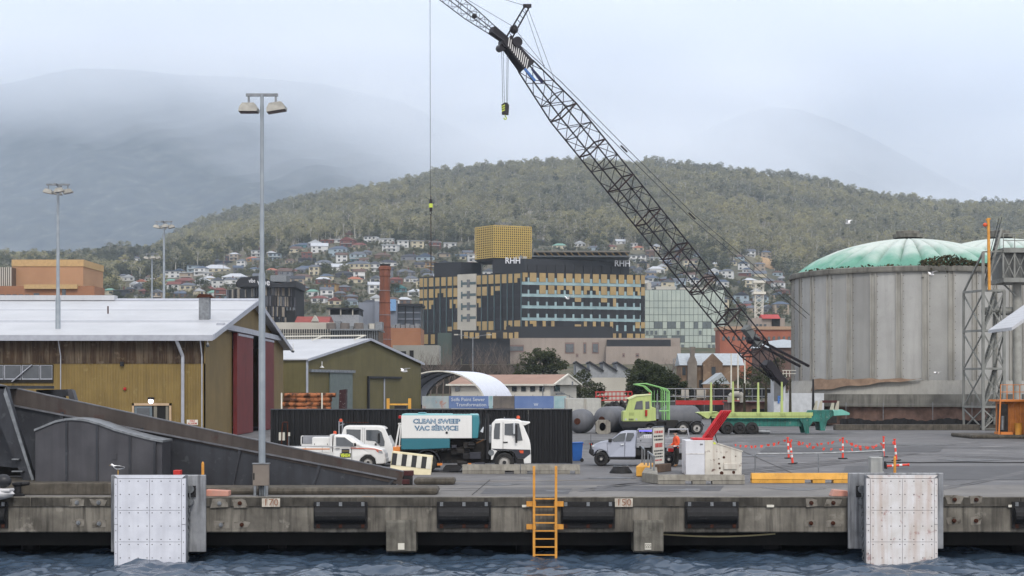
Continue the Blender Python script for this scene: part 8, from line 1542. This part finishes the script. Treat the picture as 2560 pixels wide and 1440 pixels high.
m_clay = mat('clay_cut', (.36, .24, .13), .95, col2=(.26, .17, .1), scale=.2); b = B(); d = hit(1935, 668); b.add([P(1895, 640, d), P(1930, 648, d - 8), P(1975, 672, d - 16), P(1965, 690, d - 22), P(1915, 668, d - 20), P(1890, 655, d - 12)], [(0, 1, 4, 5), (1, 2, 3, 4)]); struct(b.to('clay_bank', m_clay, fix=False))
# single trees
def tree(name, label, cat, loc, h, rw, z0, ncl, nl, ls, clr, ml, mb, seed, group=None, r=.3, nlimb=8):
    t = thing(name, label, cat, loc, 0, group); trunkB(seed, h, z0, r, nlimb, rw).to('trunk', mb, t, fix=False); V, Fc = leafmesh(seed, h, rw, z0, ncl, nl, ls, clr)
    me = bpy.data.meshes.new('crown'); me.from_pydata(V.tolist(), [], Fc.tolist()); me.materials.append(ml); o = bpy.data.objects.new('crown', me); COL.objects.link(o); o.parent = t; return t
GT = 'trees behind the yard'
tree('evergreen_tree', 'large dark round evergreen tree in front of the beige podium', 'tree', (PX(1356, 300), 300, -.5), PZ(852, 300), 4.7, 2.2, 90, 150, .24, 1.15, m_evg, m_barkd, 5, GT, .5)
tree('evergreen_tree', 'dark spreading evergreen tree behind the lime tractor', 'tree', (PX(1640, 225), 225, -.2), PZ(912, 225), 4.0, 1.6, 95, 140, .2, .85, m_evg, m_barkd, 6, GT, .4); tree('evergreen_tree', 'dark tree with two lobed crown beside the sawtooth shed', 'tree', (PX(1610, 236), 236, -.2), PZ(896, 236), 2.7, 3, 60, 120, .2, .8, m_evg, m_barkd, 7, GT, .35)
tree('evergreen_tree', 'dark rounded tree between the white office and sawtooth shed', 'tree', (PX(1490, 235), 235, -.2), PZ(946, 235), 2.0, 1, 40, 80, .15, .6, m_evg, m_barkd, 8, GT, .25); tree('evergreen_tree', 'dark tree beside the gable of the white office', 'tree', (PX(1452, 262), 262, -.2), PZ(920, 262), 2.4, 1.2, 50, 80, .16, .7, m_evg, m_barkd, 9, GT, .25)
tree('evergreen_tree', 'dark tree at the foot of the sandstone church', 'tree', (PX(1800, 265), 265, -.2), PZ(940, 265), 1.7, 1, 34, 80, .15, .6, m_evg, m_barkd, 10, GT, .2); tree('evergreen_tree', 'dark tree behind the white flagpoles and crane boom', 'tree', (PX(1880, 285), 285, -.2), PZ(908, 285), 3.6, 1.2, 64, 80, .18, .9, m_evg, m_barkd, 12, GT, .35); tree('evergreen_tree', 'small dark tree beside the sandstone church wall', 'tree', (PX(1712, 262), 262, -.2), PZ(944, 262), 1.3, .8, 24, 80, .14, .5, m_evg, m_barkd, 13, GT, .2); tree('evergreen_tree', 'dark tree between the flagpoles and the silo', 'tree', (PX(1945, 300), 300, -.2), PZ(880, 300), 2.6, 1.2, 44, 80, .18, .8, m_evg, m_barkd, 14, GT, .3)
def bare(loc, h, rw, label, seed, group=None, m=None, big=9):
    t = thing('bare_tree', label, 'tree', loc, 0, group); b = trunkB(seed, h, 0, .16, big, rw, 7); b.to('branches', m or m_twig, t, fix=False); return t
for k, (px, py, d, rw) in enumerate(((1075, 880, 300, 2.6), (1105, 868, 320, 3), (1140, 862, 310, 3.2), (1172, 870, 325, 3), (1205, 866, 300, 3.2), (1240, 868, 312, 3.2), (1275, 880, 318, 2.8), (1300, 900, 305, 2.4), (1122, 885, 290, 2.4), (1225, 885, 290, 2.6), (1090, 905, 285, 2.2), (1260, 895, 288, 2.2))): bare((PX(px, d), d, .5), PZ(py, d) - .5, rw, 'bare brown winter tree in the row behind the arched shelter', 100 + k, 'bare winter trees behind the shelter')
bare((PX(1675, 320), 320, 2), 7.4, 2.6, 'bare reddish winter tree beside the sandstone church chimney', 130)
tag(B().box(PX(1050, 330), PX(1300, 330), 330, 331, .5, PZ(912, 330)).to('boundary_wall', mat('dark_bank', lin(74, 68, 62), .9, col2=lin(56, 52, 48), scale=.3)), 'dark retaining wall behind the bare winter trees', 'wall')
# garden trees among the houses: three kinds, copied
protos = []
for nm, lb, ml, mb, h, rw, z0, ncl, sd in (('garden_tree', 'dark evergreen garden tree among the hillside houses', m_evg, m_barkd, 8.5, 3.4, 1.6, 30, 21), ('garden_tree', 'mid green bushy garden tree among the hillside houses', m_dkl, m_barkd, 7, 3.2, 1.4, 26, 22), ('garden_tree', 'yellow flowering wattle tree among the hillside houses', m_yelv, m_barkd, 6, 2.2, 1.2, 16, 23)):
    protos.append(tree(nm, lb, 'tree', (0, 0, 0), h, rw, z0, ncl, 26, .42, 1.25, ml, mb, sd, 'garden trees among the houses'))
bt = bare((0, 0, 0), 8, 3.2, 'bare brown garden tree among the hillside houses', 140, 'garden trees among the houses'); protos.append(bt); used = [False] * 4; cnt = 0; tr_ = 0
while cnt < 130 and tr_ < 4000:
    tr_ += 1; px = R.uniform(280, 1990); dmax = float(foot(px)); dd = math.sqrt(R.uniform(830 ** 2, dmax ** 2)); x = PX(px, dd)
    if any(abs(x - a) < w * .6 + 2 and -6 < dd - c < w + 4 for a, c, w in HOUSES): continue
    k = R.choices((0, 1, 2, 3), (5, 5, .5, 4))[0]; o = protos[k] if not used[k] else cpy(protos[k]); used[k] = True; cnt += 1
    o.location = (x, dd, tz(px, dd) - .2); s = R.uniform(.5, .95); o.scale = (s, s, s * R.uniform(.9, 1.15)); o.rotation_euler = (0, 0, R.uniform(0, 6.28))
# ------------------------------------------------------------------ haze and the cloud on the mountain
def volmat(name, dens, col=(1, 1, 1), g=0.):
    m = bpy.data.materials.new(name); m.use_nodes = True; t = m.node_tree; t.nodes.clear()
    v = t.nodes.new('ShaderNodeVolumePrincipled'); v.inputs['Density'].default_value = dens; v.inputs['Color'].default_value = (*col, 1); v.inputs['Anisotropy'].default_value = g
    o = t.nodes.new('ShaderNodeOutputMaterial'); t.links.new(v.outputs[0], o.inputs['Volume']); return m
stuff(B().box(-9000, 9000, -80, 8700, -8, 2750).to('haze', volmat('haze_air', 8.5e-5, (.74, .86, 1))))
# low cloud wrapped round the mountain: a closed lump, thicker higher up and towards the middle
us = np.linspace(-1500, 4200, 60); ps = np.linspace(-260, 640, 30)
TU = [-1500, 0, 350, 800, 1250, 1600, 1900, 2200, 2500, 4200]
TP = [20, 150, 250, 350, 450, 550, 640]
TAU = [[1.3, 1.0, 1.1, 1.3, 1.4, 1.4, 1.4, 1.5, 1.5, 1.5], [1.9, 1.9, 2.0, 2.2, 1.9, 1.8, 1.8, 1.4, 1.3, 1.3], [1.2, 1.2, 1.5, 2.3, 2.4, 2.5, 2.7, 1.0, 1.3, 1.3],
       [.35, .35, .5, 1.2, 2.2, 2.6, 2.5, .8, 1.2, 1.2], [.08, .08, .12, .5, 1.5, 2.1, 2.0, .7, .6, .6], [.02, .02, .03, .12, .5, 1.0, 1.2, 1.1, 1.0, 1.0], [.02, .02, .02, .03, .04, .1, .2, .2, .1, .1]]
K_MIST = 1.2e-3
T2 = np.array([[np.interp(u, TU, row) for u in us] for row in TAU])
TT = np.array([[np.interp(p, TP, T2[:, j]) for j in range(len(us))] for p in ps])
vs = []; nU = len(us)
for ip, p in enumerate(ps):
    for j, u in enumerate(us):
        n_ = mnoise.noise(Vector((u / 420, p / 160, 3))) * .5 + mnoise.noise(Vector((u / 170, p / 70, 8))) * .25
        t_ = TT[ip, j] * (1 + .8 * n_); d = max(2600., 6450 - t_ / K_MIST * 1.0 - (0 if p < 260 else (p - 260) * 5.5)); vs.append(P(u, p, d))
nf = len(vs)
for p in ps:
    for u in us: vs.append(P(u, p, 8600))
fs = []
def q(i, j): return i * nU + j
NP = len(ps)
for i in range(NP - 1):
    for j in range(nU - 1):
        fs.append((q(i, j), q(i, j + 1), q(i + 1, j + 1), q(i + 1, j))); fs.append(tuple(nf + k for k in (q(i + 1, j), q(i + 1, j + 1), q(i, j + 1), q(i, j))))
for j in range(nU - 1):
    fs.append((q(0, j + 1), q(0, j), nf + q(0, j), nf + q(0, j + 1))); fs.append((q(NP - 1, j), q(NP - 1, j + 1), nf + q(NP - 1, j + 1), nf + q(NP - 1, j)))
for i in range(NP - 1):
    fs.append((q(i, 0), q(i + 1, 0), nf + q(i + 1, 0), nf + q(i, 0))); fs.append((q(i + 1, nU - 1), q(i, nU - 1), nf + q(i, nU - 1), nf + q(i + 1, nU - 1)))
bm_ = B(); bm_.add(vs, fs); stuff(bm_.to('mist', volmat('cloud_mist', K_MIST, (.95, .97, 1)), smooth=True))
